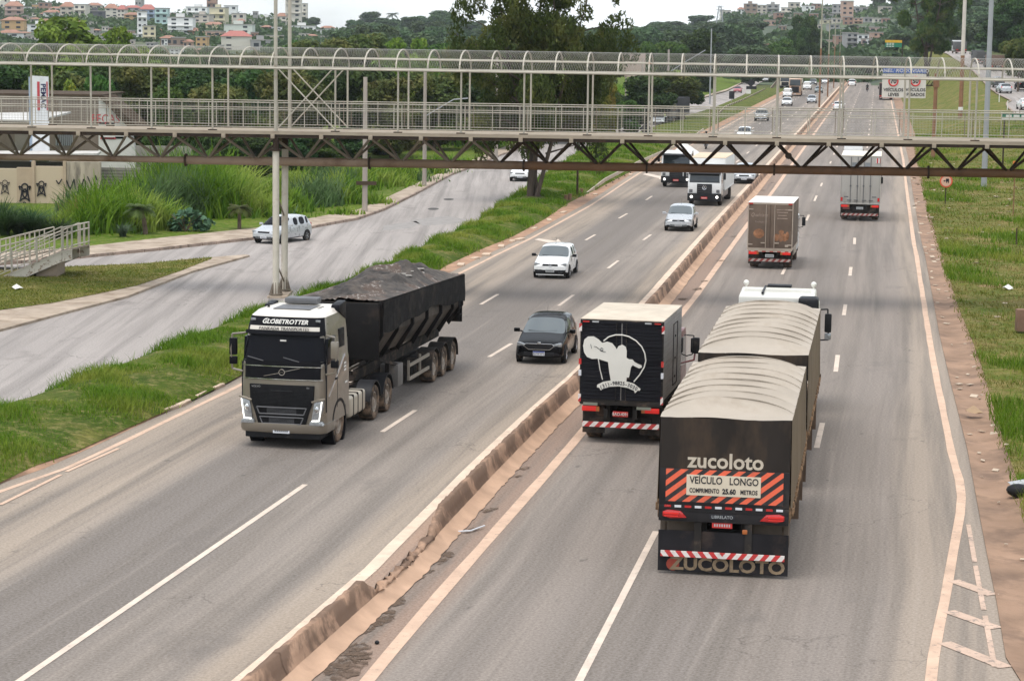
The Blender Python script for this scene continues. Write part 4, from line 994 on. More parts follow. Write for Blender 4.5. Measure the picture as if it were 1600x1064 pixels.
# ---------------- 2. long grain lorry seen from behind
def grain_lorry():
    hd = away(9.3); x, y = vplace(4.22, 43.75, hd, -11.6, 0); r = empty('road_train', (x, y, 0), hd)
    tag(r, 'long lorry with two tarpaulin covered trailers and a striped board on its tail', 'truck')
    HW = 1.28; off = -11.6                        # tail at local x=-11.6
    CAN = mat('pale grey tarpaulin', (.37, .32, .265), .75, var=.10, vs=.8, dirt=(.27, .22, .17), da=.38, ds=.8, bmp=.5, bs=2.2)
    CAB_ = mat('tarp bow shade', (.33, .285, .235), .85, var=.15)
    CAS = mat('dusty tarp side', (.15, .108, .068), .8, var=.2, vs=.6, dirt=(.17, .125, .085), da=.45, ds=1., sc3=(1, 1, .35))
    DKT = mat('dark tarp rear', (.030, .025, .022), .75, var=.25, vs=.9, dirt=(.085, .058, .040), da=.55, ds=.8, sc3=(1, 1, .4))
    MUD = mat('caked mud', (.30, .19, .11), .95, var=.5, vs=5, dirt=(.08, .05, .035), da=.6, ds=6, bmp=.6, bs=9)
    def trailer(x0, x1, z_side, z_mid, first):
        # arched roof with bow ribs
        nb = 9 if not first else 10; nx = nb*10; ny = 14; V = []; F = []
        for i in range(nx+1):
            t = i/nx; x_ = x0+(x1-x0)*t; ph = (t*nb) % 1; sagv = -.12*math.sin(PI*ph)**.7
            for j in range(ny+1):
                u = -1+2*j/ny; ea = min(1, min(t, 1-t)*(x1-x0)/.85); ea = ea*ea*(3-2*ea); rdg = .055*math.exp(-(min(ph, 1-ph)/.09)**2)*ea; z_ = z_side+(z_mid-z_side)*(1-abs(u)**2.3)*ea+(sagv*ea+rdg)*(1-u**6)+.014*math.sin(x_*7+u*5)+.012*math.sin(x_*1.7+u*2.3)*ea; V.append((x_, u*(HW+.012), z_))
        for i in range(nx):
            for j in range(ny): a = i*(ny+1)+j; F.append((a, a+1, a+ny+2, a+ny+1))
        raw('tarp_roof', V, F, CAN, r, smooth=True)
        for kb_ in range(1, nb):
            xb = x0+(x1-x0)*kb_/nb; t_ = kb_/nb; ea = min(1, min(t_, 1-t_)*(x1-x0)/.85); ea = ea*ea*(3-2*ea)
            MB().tube([(xb, u*(HW+.015), z_side+(z_mid-z_side)*(1-abs(u)**2.3)*ea+.055*ea*(1-u**6)-.004) for u in np.linspace(-1, 1, 25)], .016, 6).build('tarp_bow_shade', CAB_, r)  # slightly darker tubes: ridge shading put into colour along each bow
        # rear and front end walls following the arch
        for xx, nm in ((x0, 'tarp_rear'), (x1, 'tarp_front')):
            P = [(-HW, 1.2), (HW, 1.2)]+[(-(-1+2*j/ny)*HW, z_side-.012) for j in range(ny+1)]
            MB().prism(P, xx-.02, xx+.02, 'x').build(nm, DKT, r, smooth=False)
        # pleated side curtains
        for s in (1, -1):
            V = []; F = []; n2 = 90; nz = 8
            for i in range(n2+1):
                x_ = x0+(x1-x0)*i/n2
                for k in range(nz+1):
                    t = k/nz; V.append((x_, s*(HW+.012+.03*t*abs(math.sin(i*.52+.3*math.sin(i)))+.02*t), z_side-.0-(z_side-1.42)*t))
            for i in range(n2):
                for k in range(nz): a = i*(nz+1)+k; F.append((a, a+1, a+nz+2, a+nz+1))
            raw('tarp_side', V, F, CAS, r, smooth=True)
            MB().bx(x0+.03, x1, s*(HW-.05), s*(HW+.03), 1.12, 1.44).build('side_panel', MUD, r, bev=.02)
            hk = MB(); 
            for k in range(26):
                x_ = x0+.2+(x1-x0-.4)*k/25; hk.box((x_, s*(HW+.06), 1.32+.05*math.sin(k*2.1)), (.09, .05, .16+.05*math.sin(k)))
            hk.build('tarp_hook', MUD, r, bev=.012)
            MB().bx(x0+.3, x1-.2, s*(HW-.16), s*(HW-.08), .55, 1.0).build('side_guard', mat('mud rusty panel', (.2, .12, .07), .8, var=.4, vs=3, dirt=(.05, .035, .03), da=.5), r, bev=.02)
        chassis(r, x0+.2, x1-.2, .98)
    trailer(off, off+7.7, 3.16, 3.40, False); trailer(off+9.0, off+18.6, 3.22, 3.46, True)
    for a_ in (1.0, 2.25, 3.5): 
        for s in (1, -1):
            wheel(r, off+a_+.2, s*.95, .5, .42, M_rimw, M_tyred, True); wheel(r, off+10.2+a_, s*.95, .5, .42, M_rimw, M_tyred, True)
    for a_ in (5.2, 7.3, 9.5, 13.8, 17.):
        for s in (1, -1): MB().bx(off+a_, off+a_+.03, s*.62, s*(HW+.02), .12, .98).build('mud_flap', mat('muddy flap', (.12, .08, .055), .9, var=.3), r)
    MB().bar((off+7.7, 0, .8), (off+9.0, 0, .8), .25).build('drawbar', M_under, r)
    # tail panel
    X = off
    BK = mat('tail black', (.028, .026, .027), .6, var=.2, dirt=(.09, .07, .055), da=.35, ds=1.5)
    bd = MB().bx(X-.05, X-.02, -HW, HW, 1.42, 2.14).build('tail_board', BK, r, bev=.006)
    ST = stripes('orange black hazard', (.78, .13, .06), (.02, .018, .02), 0, .62, .78, .175, .52)
    MB().bx(X-.056, X-.049, -HW+.12, HW-.13, 1.48, 2.13).build('hazard_stripes', ST, bd)
    SG = mat('cream sign', (.62, .54, .42), .6, var=.05, dirt=(.4, .3, .2), da=.15)
    sg = MB().bx(X-.068, X-.058, -.72, .74, 1.62, 2.03).build('sign_panel', SG, r)
    text('VE\u00cdCULO   LONGO', .20, M_ink, sg, (X-.072, .0, 1.92), REAR_TXT, 'lettering', .002, .79, bold=.003)
    text('COMPRIMENTO', .125, M_ink, sg, (X-.072, .385, 1.715), REAR_TXT, 'lettering', .002, .66, bold=.003)
    text('25.60', .14, M_ink, sg, (X-.072, -.10, 1.715), REAR_TXT, 'lettering', .002, .85, bold=.006)
    text('METROS', .125, M_ink, sg, (X-.072, -.49, 1.715), REAR_TXT, 'lettering', .002, .72, bold=.003)
    LT = mat('cream lettering', (.52, .45, .36), .7, var=.1, dirt=(.25, .2, .15), da=.2, ds=5)
    text('zucoloto', .42, LT, r, (X-.03, -.02, 2.30), REAR_TXT, 'lettering', .004, 1.0, bold=.009)
    # header rail with reflectors, lamps, plates
    rl = MB().bx(X-.06, X+.1, -HW, HW, 1.28, 1.41).build('lamp_rail', BK, r, bev=.01)
    for k in range(12):
        y_ = -1.1+k*.2; MB().box((X-.066, y_, 1.385), (.012, .13, .045)).build('reflector', M_tail if k % 2 else M_plate, rl)
    for s in (1, -1):
        l = MB().prism([(s*1.2, 1.18), (s*1.2, 1.27), (s*1.1, 1.31), (s*.84, 1.29), (s*.72, 1.16), (s*1.05, 1.14)], X-.09, X-.0, 'x').build('tail_light', M_tail, r, bev=.015)
        MB().box((X-.10, s*1.03, 1.245), (.02, .3, .035)).build('lit_bar', M_tailon, l); MB().box((X-.10, s*1.03, 1.19), (.02, .28, .02)).build('lit_bar', M_tailon, l)
    MB().bx(X-.05, X+.1, -HW, HW, 1.08, 1.29).build('cross_member', BK, r, bev=.01)
    lb = MB().box((X-.06, .02, 1.2), (.014, .50, .095)).build('maker_plate', M_ink, r); text('LIBRELATO', .085, M_plategrey, lb, (X-.07, .02, 1.2), REAR_TXT, 'lettering', .001)
    plate(r, X-.03, .02, 1.04, False, M_platered, None, .4, .13, None, M_plategrey)
    for s in (1, -1):
        MB().bx(X-.03, X+.06, s*.5-.07, s*.5+.07, .35, 1.1).build('bumper_bracket', M_under, r)
        MB().bx(X+.3, X+.9, s*.56, s*HW, .5, 1.04).build('mudguard', MUD if False else mat('muddy guard', (.11, .085, .065), .85, var=.3), r, bev=.05)
    MB().box((X-.04, -.43, .92), (.03, .1, .09)).build('marker_light', M_lampon if False else M_amber, r, bev=.02)
    fl = MB().bx(X-.0, X+.03, -HW-.01, HW-.0, .06, .88).build('mud_apron', mat('black rubber apron', (.02, .019, .021), .7, var=.25, dirt=(.07, .05, .04), da=.4, ds=1.2), r)
    bp = MB().bx(X-.09, X-.03, -HW+.06, 0, .37, .48).build('rear_bumper', stripes('tail chevrons left', (.7, .64, .6), (.5, .03, .03), 0, .78, .62, .17), r)
    MB().bx(X-.09, X-.03, 0.001, HW-.06, .37, .48).build('rear_bumper', stripes('tail chevrons right', (.7, .64, .6), (.5, .03, .03), 0, -.78, .62, .17), r)
    BR_ = mat('faded brown lettering', (.26, .19, .12), .85, var=.3, dirt=(.06, .045, .035), da=.5, ds=6)
    text('ZUCOLOTO', .36, BR_, r, (X-.006, -.10, .21), REAR_TXT, 'lettering', .003, 1.12, bold=.012)
    MB().cyl((X-.006, .98, .2), (X-.001, .98, .2), .13, n=16).build('round_emblem', mat('faded red', (.3, .06, .04), .8, var=.3), r)
    # cab
    CW = mat('cream white cab', (.66, .64, .58), .4, coat=.4, var=.05, dirt=(.5, .42, .32), da=.15)
    cx = off+20.3
    cb = MB().bx(cx, cx+2.5, -1.16, 1.16, .9, 3.02).build('cab', CW, r, bev=.12, seg=4)
    rf = MB().prism([(cx+.05, 3.0), (cx+2.3, 3.0), (cx+2.2, 3.2), (cx+1.5, 3.42), (cx+.05, 3.34)], -1.08, 1.08).build('cab_roof', CW, r, bev=.08, seg=3)
    for k in range(3): MB().bx(cx+.45+k*.5, cx+.48+k*.5, -.95, .95, 3.40, 3.425).build('roof_rib', CW, rf)
    MB().bx(cx+.1, cx+2.0, .38, .44, 3.38, 3.43).build('roof_strap', M_black, r)
    MB().bx(cx+1.5, cx+1.9, -.35, .35, 3.41, 3.49).build('roof_hatch', M_black, r, bev=.02)
    for s in (1, -1):
        MB().cyl((cx+1.9, s*.98, 3.12), (cx+1.9, s*.98, 3.46), .03, n=6).sphere((cx+1.9, s*.98, 3.50), .085, 12, 8).build('roof_beacon', CW, r)
        m_ = MB().box((cx+2.2, s*1.42, 2.35), (.14, .2, .55)).build('mirror', M_black, r, bev=.04); MB().tube([(cx+2.1, s*1.15, 2.75), (cx+2.25, s*1.4, 2.75), (cx+2.25, s*1.44, 1.85), (cx+2.1, s*1.15, 1.85)], .022, 6).build('mirror_bracket', M_black, m_)
        MB().box((cx+2.22, s*1.42, 1.95), (.12, .2, .2)).build('mirror', M_lens, r, bev=.04)
        MB().prism([(cx+1.1, 2.0), (cx+2.35, 1.9), (cx+2.2, 2.7), (cx+1.1, 2.7)], s*1.14, s*1.172).build('side_window', M_glass, r)
        for a_ in (0., -1.4): wheel(r, cx-1.4+a_+.6, s*.95, .5, .42, M_rimw, M_tyred, True)
        wheel(r, cx+1.5, s*1.0, .5, .3, M_rimw, M_tyred, True)
        MB().bx(cx-.9, cx+.5, s*.65, s*1.12, .45, 1.0).build('fuel_tank', M_chrome if False else M_rimw, r, bev=.1)
    # tall side air intake behind the cab, right side
    MB().prism([(cx-.25, 2.3), (cx+.35, 2.3), (cx+.4, 3.1), (cx+.2, 3.36), (cx-.25, 3.32)], -1.19, -.62).build('air_intake', M_black, r, bev=.1, seg=3)
    MB().bx(cx+2.49, cx+2.53, -1.0, 1.0, 1.8, 2.85).build('windscreen', M_glassd, r)
    MB().bx(cx+2.45, cx+2.6, -1.16, 1.16, .4, .95).build('front_bumper', CW, r, bev=.05)
    chassis(r, cx-2.2, cx+2.3, .85)
    return r
grain_lorry()

# ---------------- 3. black box truck with the guitarist emblem
def box_truck(name, label, head, tail_xy, W_, Lbox, z0, z1, skin, roofm, trim, cabm, zroof_cab, tailx=0., wr=.42, group=None, Lcab=1.7, bz=.48, pc=None, chev=True):
    x, y = vplace(tail_xy[0], tail_xy[1], head, 0, 0); r = empty(name, (x, y, 0), head); tag(r, label, 'truck', group)
    box_body(r, 0, Lbox, W_, z0, z1, skin, roofm, trim)
    cab_box(r, Lbox+.12, Lcab, min(W_, 2.1)-.06, .55, zroof_cab, cabm)
    chassis(r, -.0, Lbox+Lcab, .8); truck_tail(r, -.0, W_, z0-.08, bumper_z=bz, pc=pc, chev=chev)
    for s in (1, -1):
        wheel(r, Lbox*.27, s*(W_/2-.25), wr, .40, M_rimw, M_tyred, True); wheel(r, Lbox+Lcab*.55, s*(W_/2-.2), wr, .24, M_rimw, M_tyred, True)
        MB().bx(Lbox*.5, Lbox*.95, s*(W_/2-.1), s*(W_/2-.04), .5, .85).build('side_guard', trim, r, bev=.01)
    MB().bx(Lbox+Lcab+.02, Lbox+Lcab+.16, -W_/2+.08, W_/2-.08, .35, .75).build('front_bumper', M_black, r, bev=.03)
    return r
def guitar_truck():
    SK = mat('black painted slats', (.012, .012, .015), .55, var=.3, vs=1., dirt=(.16, .15, .145), da=.12, ds=1.6, sc3=(1, .25, 3), bmp=0)
    SIDE = mat('weathered aluminium slats', (.33, .31, .29), .5, .25, var=.12, vs=1., dirt=(.2, .165, .13), da=.35, ds=1.2, sc3=(.4, 1, 3))
    RF = mat('dusty box roof', (.50, .43, .345), .8, var=.12, vs=2, dirt=(.4, .31, .23), da=.3, ds=1.5)
    r = box_truck('box_truck', 'black backed box truck with a white guitarist emblem on its rear doors', away(11.5), (2.86, 58.3), 2.16, 3.7, 1.12, 3.26, SIDE, RF, M_under, mat('dark red cab', (.16, .03, .03), .4, coat=.4), 2.5, bz=.50, pc=M_platered)
    hy = 1.08; z0, z1 = 1.12, 3.26
    for s in (1, -1):
        d = MB()
        for k in range(22):
            za = z0+.05+k*.094; d.bx(-.035-.006*(k % 2), -.002, s*.015, s*(hy-.02), za, za+.09)
        dd = d.build('rear_door', SK, r, bev=.006)
        for yy in (.16, .1): pass
        MB().cyl((-.06, s*.13, z0), (-.06, s*.13, z1-.06), .013, n=6).build('lock_bar', M_under, dd)
        MB().bx(-.075, -.05, s*.10, s*.26, z0+.62, z0+.66).build('door_latch', M_under, dd)
        q = MB()
        for k in range(22): q.bx(.05, 3.68, s*(hy-.0), s*(hy+.012), z0+.05+k*.094, z0+.05+k*.094+.078)
        q.build('side_slats', SIDE, r)
        for zz, mm in ((z1-.2, M_hazr), (z1-1.1, M_tail), (z1-1.4, M_plate), (z0+.08, M_hazr)):
            MB().box((-.05, s*(hy+.005), zz), (.03, .07, .2 if mm is M_hazr else .15)).build('reflector', mm, r)
        for yy, mm in ((.98, M_tail), (.72, M_plategrey)): MB().box((-.052, s*yy*.96, z1-.045), (.02, .17, .035)).build('marker_light', mm, r)
    # side door
    sd_ = MB().tube([(1.95, -hy-.02, z0+.2), (1.95, -hy-.02, z0+1.85), (2.75, -hy-.02, z0+1.85), (2.75, -hy-.02, z0+.2), (1.95, -hy-.02, z0+.2)], .012, 5).build('side_door_frame', M_under, r)
    for zz in (1.5, .9, .4): MB().box((2.35, -hy-.02, z0+zz), (.12, .02, .05)).build('side_latch', M_under, sd_)
    # emblem (traced from the door, metres from the door centre): y left of centre is positive when seen from behind
    EW = mat('white emblem paint', (.66, .64, .58), .7, var=.06, dirt=(.45, .42, .37), da=.15, ds=3)
    X = -.078
    def P(pts_): # zoom-crop pixels -> door metres
        return [((398-a)/128*.485, 3.23-(b-170)/128*.4825) for a, b in pts_]
    em = [(140,300),(165,278),(205,275),(240,295),(265,318),(300,308),(335,318),(358,345),(366,358),(380,335),(405,325),(430,340),(437,370),(436,415),(455,425),(478,425),(492,442),(518,455),(540,462),(544,478),(525,486),(500,475),(480,465),(468,480),(460,530),(455,552),(440,552),(438,580),(330,582),(318,520),(308,450),(270,440),(235,430),(195,433),(160,420),(140,390),(132,345)]
    MB().prism(P(em), X-.004, X, 'x').build('guitarist_emblem', EW, r, smooth=False)
    arc = [(240,430),(252,500),(272,575)]
    MB().tube([(X, *p) for p in P(arc)], .014, 5).build('emblem_ring', EW, r)
    arc = [(275,305),(310,275),(355,260),(405,258),(450,268),(500,295),(540,335),(562,380),(570,430),(560,475),(530,530),(490,580)]
    MB().tube([(X, *p) for p in P(arc)], .018, 5).build('emblem_ring', EW, r)
    MB().tube([(X-.008, *p) for p in P([(185,330),(192,360)])], .006, 5).tube([(X-.008, *p) for p in P([(210,345),(225,348),(245,362),(258,375),(270,372),(272,360),(262,352),(255,360),(262,376),(290,380)])], .007, 5).build('emblem_scroll', M_ink, r)
    bn = [(235,612),(275,590),(330,577),(385,574),(440,580),(490,592),(538,628),(530,642),(520,638),(500,660),(492,642),(450,625),(385,616),(325,622),(280,636),(262,650),(250,632),(234,630)]
    bo = MB().prism(P(bn), X-.008, X-.005, 'x').build('phone_banner', EW, r, smooth=False)
    s_ = '(31)-98825-3030'
    for k, ch in enumerate(s_):
        t = (k-7)/7; a = 385+t*122; b = 600+34*t*t-5; p = P([(a, b)])[0]
        text(ch, .135, M_ink, bo, (X-.012, p[0], p[1]), (R(90), R(24*t), R(-90)), 'lettering', .001, .9, bold=.003)
    for (a, b, ww) in ((190, 747, .38), (562, 765, .38)):
        p = P([(a, b)])[0]; q = MB().box((X-.004, p[0], p[1]), (.004, ww, .075)).build('plate_lettering_panel', mat('faded green letter panel', (.20, .21, .17), .7), r)
        for k in range(8): pass
    text('BAO-4091', .12, M_paintw, r, (-.03, 0.0, .80), REAR_TXT, 'plate_characters', .001, .8)
    m_ = MB().tube([(3.9, -1.05, 1.65), (4.3, -1.38, 1.7), (4.35, -1.4, 1.9)], .025, 6).build('mirror_arm', mat('dark red cab', (.16, .03, .03)), r); MB().box((4.35, -1.42, 2.1), (.1, .2, .45)).build('mirror', M_black, m_, bev=.03)
guitar_truck()
def brown_truck():
    BR = mat('dusty brown doors', (.135, .098, .075), .7, var=.18, vs=1.3, dirt=(.2, .145, .105), da=.4, ds=1.2)
    AL = mat('dusty aluminium trim', (.40, .33, .27), .6, .2, var=.15, dirt=(.28, .21, .15), da=.3)
    RF = mat('white box roof', (.75, .71, .66), .6, var=.06)
    p = G(1205, 418)
    r = box_truck('box_truck', 'dusty brown box truck with a gleaming white roof and faded bread pictures on its doors', away(10.5), (p.x-.2, p.y-.9), 2.06, 4.3, .95, 3.08, BR, RF, AL, M_white, 2.2, wr=.38, bz=.42, chev=2)
    hy = 1.03; z0, z1 = .95, 3.08
    for s in (1, -1):
        d = MB().bx(-.03, -.0, s*.02, s*(hy-.06), z0+.05, z1-.09).build('rear_door', BR, r, bev=.01)
        MB().cyl((-.05, s*.2, z0), (-.05, s*.2, z1-.08), .018, n=6).build('lock_bar', AL, d)
        for zz in (z0+.2, z1-.3): MB().box((-.045, s*(hy-.12), zz), (.02, .22, .05)).build('hinge', AL, d)
        MB().box((-.06, s*.32, z0+.28), (.03, .2, .05)).build('door_latch', AL, d)
        MB().box((-.04, s*(hy-.12), z1-.035), (.03, .18, .06)).build('marker_light', M_tail, r)
    TX = mat('faded white print', (.36, .28, .23), .8, var=.3, dirt=(.18, .13, .1), da=.5, ds=9)
    text('Qualidade', .24, TX, r, (-.034, .52, 2.52), REAR_TXT, 'lettering', .002, .8, shear=.35); text('Tradi\u00e7\u00e3o', .12, TX, r, (-.034, .5, 2.2), REAR_TXT, 'lettering', .002, 1.)
    for zz, ww in ((2.78, .55), (2.66, .5), (2.52, .4), (2.38, .48)): MB().box((-.033, -.55, zz), (.004, ww, .03)).build('printed_line', TX, r)
    OR = mat('faded bread print', (.27, .13, .07), .85, var=.5, vs=5, dirt=(.2, .14, .1), da=.5, ds=4)
    m_ = MB().prism([(.52+.25*math.cos(t), 1.66+.22*math.sin(t)) for t in np.linspace(0, 6.28, 22)[:-1]], -.035, -.031, 'x').build('bread_picture', OR, r)
    m_ = MB()
    for (a, b, c, e) in ((-.3, 1.5, .14, .17), (-.5, 1.52, .12, .22), (-.68, 1.5, .13, .18), (-.8, 1.58, .08, .2), (-.52, 1.75, .12, .1)): m_.prism([(a+c*math.cos(t), b+e*math.sin(t)) for t in np.linspace(0, 6.28, 14)[:-1]], -.037-a*.004, -.030, 'x')
    m_.build('bread_picture', OR, r)
    MB().box((-.04, -.78, z0+.16), (.01, .16, .1)).build('sticker', AL, r)
    MB().bx(-.035, .02, -hy+.04, hy-.04, z0-.14, z0-.10).build('sill_strip', stripes('faded sill tape', (.5, .42, .36), (.4, .08, .06), 0, 1, 0, .35), r)
brown_truck()
def white_truck():
    WS = mat('off white box skin', (.36, .34, .31), .5, var=.1, vs=.8, dirt=(.22, .19, .165), da=.42, ds=.9, sc3=(1, 1, .5))
    CR = mat('cream box side', (.62, .57, .46), .5, var=.05)
    p = G(1340, 344)
    r = box_truck('box_truck', 'tall off white box truck with four vertical lock bars, half under the footbridge', away(9.3), (p.x-.05, p.y-1.), 2.32, 6., 1.1, 3.86, WS, mat('cream box roof', (.72, .66, .54), .6), WS, M_white, 2.6, wr=.46, bz=.40, chev=2)
    hy = 1.16
    for s in (1, -1):
        d = MB().bx(-.03, 0, s*.02, s*(hy-.05), 1.15, 3.78).build('rear_door', WS, r, bev=.01)
        for yy in (.18, .58):
            MB().cyl((-.055, s*yy, 1.1), (-.055, s*yy, 3.8), .018, n=6).build('lock_bar', M_grey, d); MB().box((-.07, s*yy, 2.1), (.04, .09, .09)).build('bar_guide', M_grey, d)
            MB().box((-.07, s*(yy+.06), 1.25), (.03, .26, .04)).build('door_latch', M_grey, d)
        MB().box((-.036, s*.38, 3.3), (.01, .3, .36)).build('door_panel', mat('grey vent panel', (.2, .21, .22), .5), d)
        MB().box((-.036, s*.82, 1.45), (.01, .26, .06)).build('sticker', M_grey, d)
        MB().bx(.05, 5.9, s*(hy), s*(hy+.012), 1.15, 3.8).build('side_skin', CR, r)
        MB().box((-.05, s*(hy-.08), 1.3), (.02, .12, .22)).build('reflector', M_tail, r)
    MB().box((-.04, -.98, 3.6), (.02, .26, .3)).build('sticker', stripes('tape check', (.6, .58, .55), (.45, .05, .05), 0, 1, 0, .18), r)
    MB().bx(.15, .5, -.95, .95, .45, 1.0).build('tail_lift', M_under, r, bev=.02)
    MB().box((-.01, .8, .85), (.04, .4, .3)).build('lamp_board', mat('dark red board', (.12, .04, .035), .6), r)
white_truck()
# ---------------- 4. white VW cab-over truck and the one behind it (oncoming)
def cabover(label, head, xy, W_, paint, body, visor=True, z_cab=2.35, extra=None, roofsign=False):
    r = empty('cabover_truck', (xy[0], xy[1], 0), head); tag(r, label, 'truck')
    fx, zw0, zw1 = cab_box(r, -1.75, 1.75, W_, .62, z_cab, paint)
    g = MB().bx(-.05, .03, -.48, .48, .78, zw0-.08).build('grille', M_black, r, bev=.015)
    for k in range(4): MB().box((.035, 0, .88+k*.13), (.02, .86, .028)).build('grille_bar', M_grey, g)
    vw_badge(r, .06, 0, zw0-.3, .14)
    bp = MB().bx(-.3, .1, -W_/2-.01, W_/2+.01, .32, .80).build('front_bumper', M_black, r, bev=.05)
    for s in (1, -1):
        MB().cyl((.03, s*(W_/2-.25), .58), (.115, s*(W_/2-.25), .58), .09, n=14).build('headlight', M_lampon, r)
        MB().box((.0, s*(W_/2-.2), .95), (.05, .22, .2)).build('indicator_lamp', M_grey, r, bev=.05)
        wheel(r, -1.1, s*(W_/2-.15), .45, .26, M_rimw, M_tyre, True)
    if visor: MB().prism([(-.35, zw1-.0), (.12, zw1-.12), (.10, zw1-.17), (-.3, zw1-.08)], -W_/2+.05, W_/2-.05).build('sun_visor', M_black, r, bev=.01)
    plate(r, .115, 0, .52, True, M_platered, None, .4, .13, None, M_paintw)
    body(r); return r
def body_box(r):
    WB = mat('white box body', (.72, .72, .70), .5, var=.04, dirt=(.45, .38, .3), da=.1); RF = mat('dusty cream roof', (.58, .47, .34), .8, var=.1)
    box_body(r, -9.2, -2.0, 2.3, .95, 2.96, WB, RF, WB); chassis(r, -9.2, -1.2, .8)
    for s in (1, -1):
        wheel(r, -6.9, s*.92, .45, .42, M_rimw, M_tyre, True); MB().bx(-5.6, -2.9, s*1.0, s*1.06, .45, .85).build('side_guard', M_rim, r)
        MB().bx(-2.9, -2.2, s*.6, s*1.05, .45, .9).build('fuel_tank', M_rim, r, bev=.06)
def body_dump(r):
    S_ = mat('pale dump load tarp', (.6, .58, .53), .8, var=.12); B = mat('dark dump body', (.1, .1, .1), .6, dirt=DUST, da=.3)
    MB().prism([(-7.2, 1.0), (-2.1, 1.0), (-2.0, 2.1), (-7.4, 2.1)], -1.15, 1.15).build('dump_body', B, r, bev=.03)
    MB().add([(-2.0, -1.1, 2.12), (-2.0, 1.1, 2.12), (-7.3, 1.1, 2.12), (-7.3, -1.1, 2.12), (-3.2, 0, 2.55), (-5.6, 0, 3.05)], [(0, 1, 4), (1, 2, 5, 4), (2, 3, 5), (3, 0, 4, 5)]).build('load_cover', S_, r, bev=.05)
    chassis(r, -7.2, -1.2, .8)
    for s in (1, -1): wheel(r, -5.3, s*.95, .45, .42, M_rimw, M_tyre, True); wheel(r, -6.4, s*.95, .45, .42, M_rimw, M_tyre, True)
t1 = G(1100, 322)
cabover('white cabover truck with a white box body, lit headlamps, behind the silver hatchback', toward(10), (t1.x, t1.y), 2.14, M_white, body_box)
t2 = G(1058, 293)
cabover('white fronted tipper truck with pale heaped cover, left of the white cabover box truck', toward(10), (t2.x-.1, t2.y), 2.14, M_white, body_dump, z_cab=2.6)
# ---------------- cars on the near part of the oncoming side
def front_at(px, py, sty, deg=9.):
    g = G(px, py); return vplace(g.x, g.y, toward(deg), STY[sty]['ax'][0]+.1, 0)
def rear_at(px, py, sty, deg=9.):
    g = G(px, py); return vplace(g.x, g.y, away(deg), -STY[sty]['ax'][0]-.1, 0)
c1 = car('hatchback', 'glossy black hatchback with pale headlights in the middle lane beside the tipper trailer', 'car', 'hatch', M_blackp, front_at(846, 566, 'hatch'), toward(9.3), glass=M_glassl, grille='wide', plate_s='QUW1F16', band=M_plateb, sc=.97)
c2 = car('hatchback', 'white hatchback with black mirrors and black lower grille, just ahead of the painted arrow', 'car', 'hatch', M_white, front_at(862, 434, 'hatch'), toward(9.3), glass=M_glassl, mirror=M_black, plate_s=None, sc=.95, platecol=M_plategrey)
vw_badge(c2, 1.965, 0, .64, .06)
for s in (1, -1): MB().prism([(s*.3, .2), (s*.6, .2), (s*.75, .42), (s*.5, .42)], 1.86, 1.985, 'x').build('lower_grille', M_black, c2, bev=.01)
MB().box((1.965, 0, .2), (.05, 1.3, .03)).build('bumper_lip', M_white, c2)
c3 = car('hatchback', 'silver hatchback with dark grey lower bumper driving ahead of the white box truck', 'car', 'hatch', M_silver, front_at(1061, 361, 'hatch'), toward(9.3), glass=M_glassl, bumper=M_dgrey, sc=.95, platecol=M_plategrey)
vw_badge(c3, 1.965, 0, .66, .06)
c4 = car('sedan_car', 'silver sedan partly hidden by the bottom tube of the footbridge', 'car', 'sedan', M_silver, front_at(1163, 287, 'sedan'), toward(9), glass=M_glassl, details=1)
drop_wheel_protos_later = True
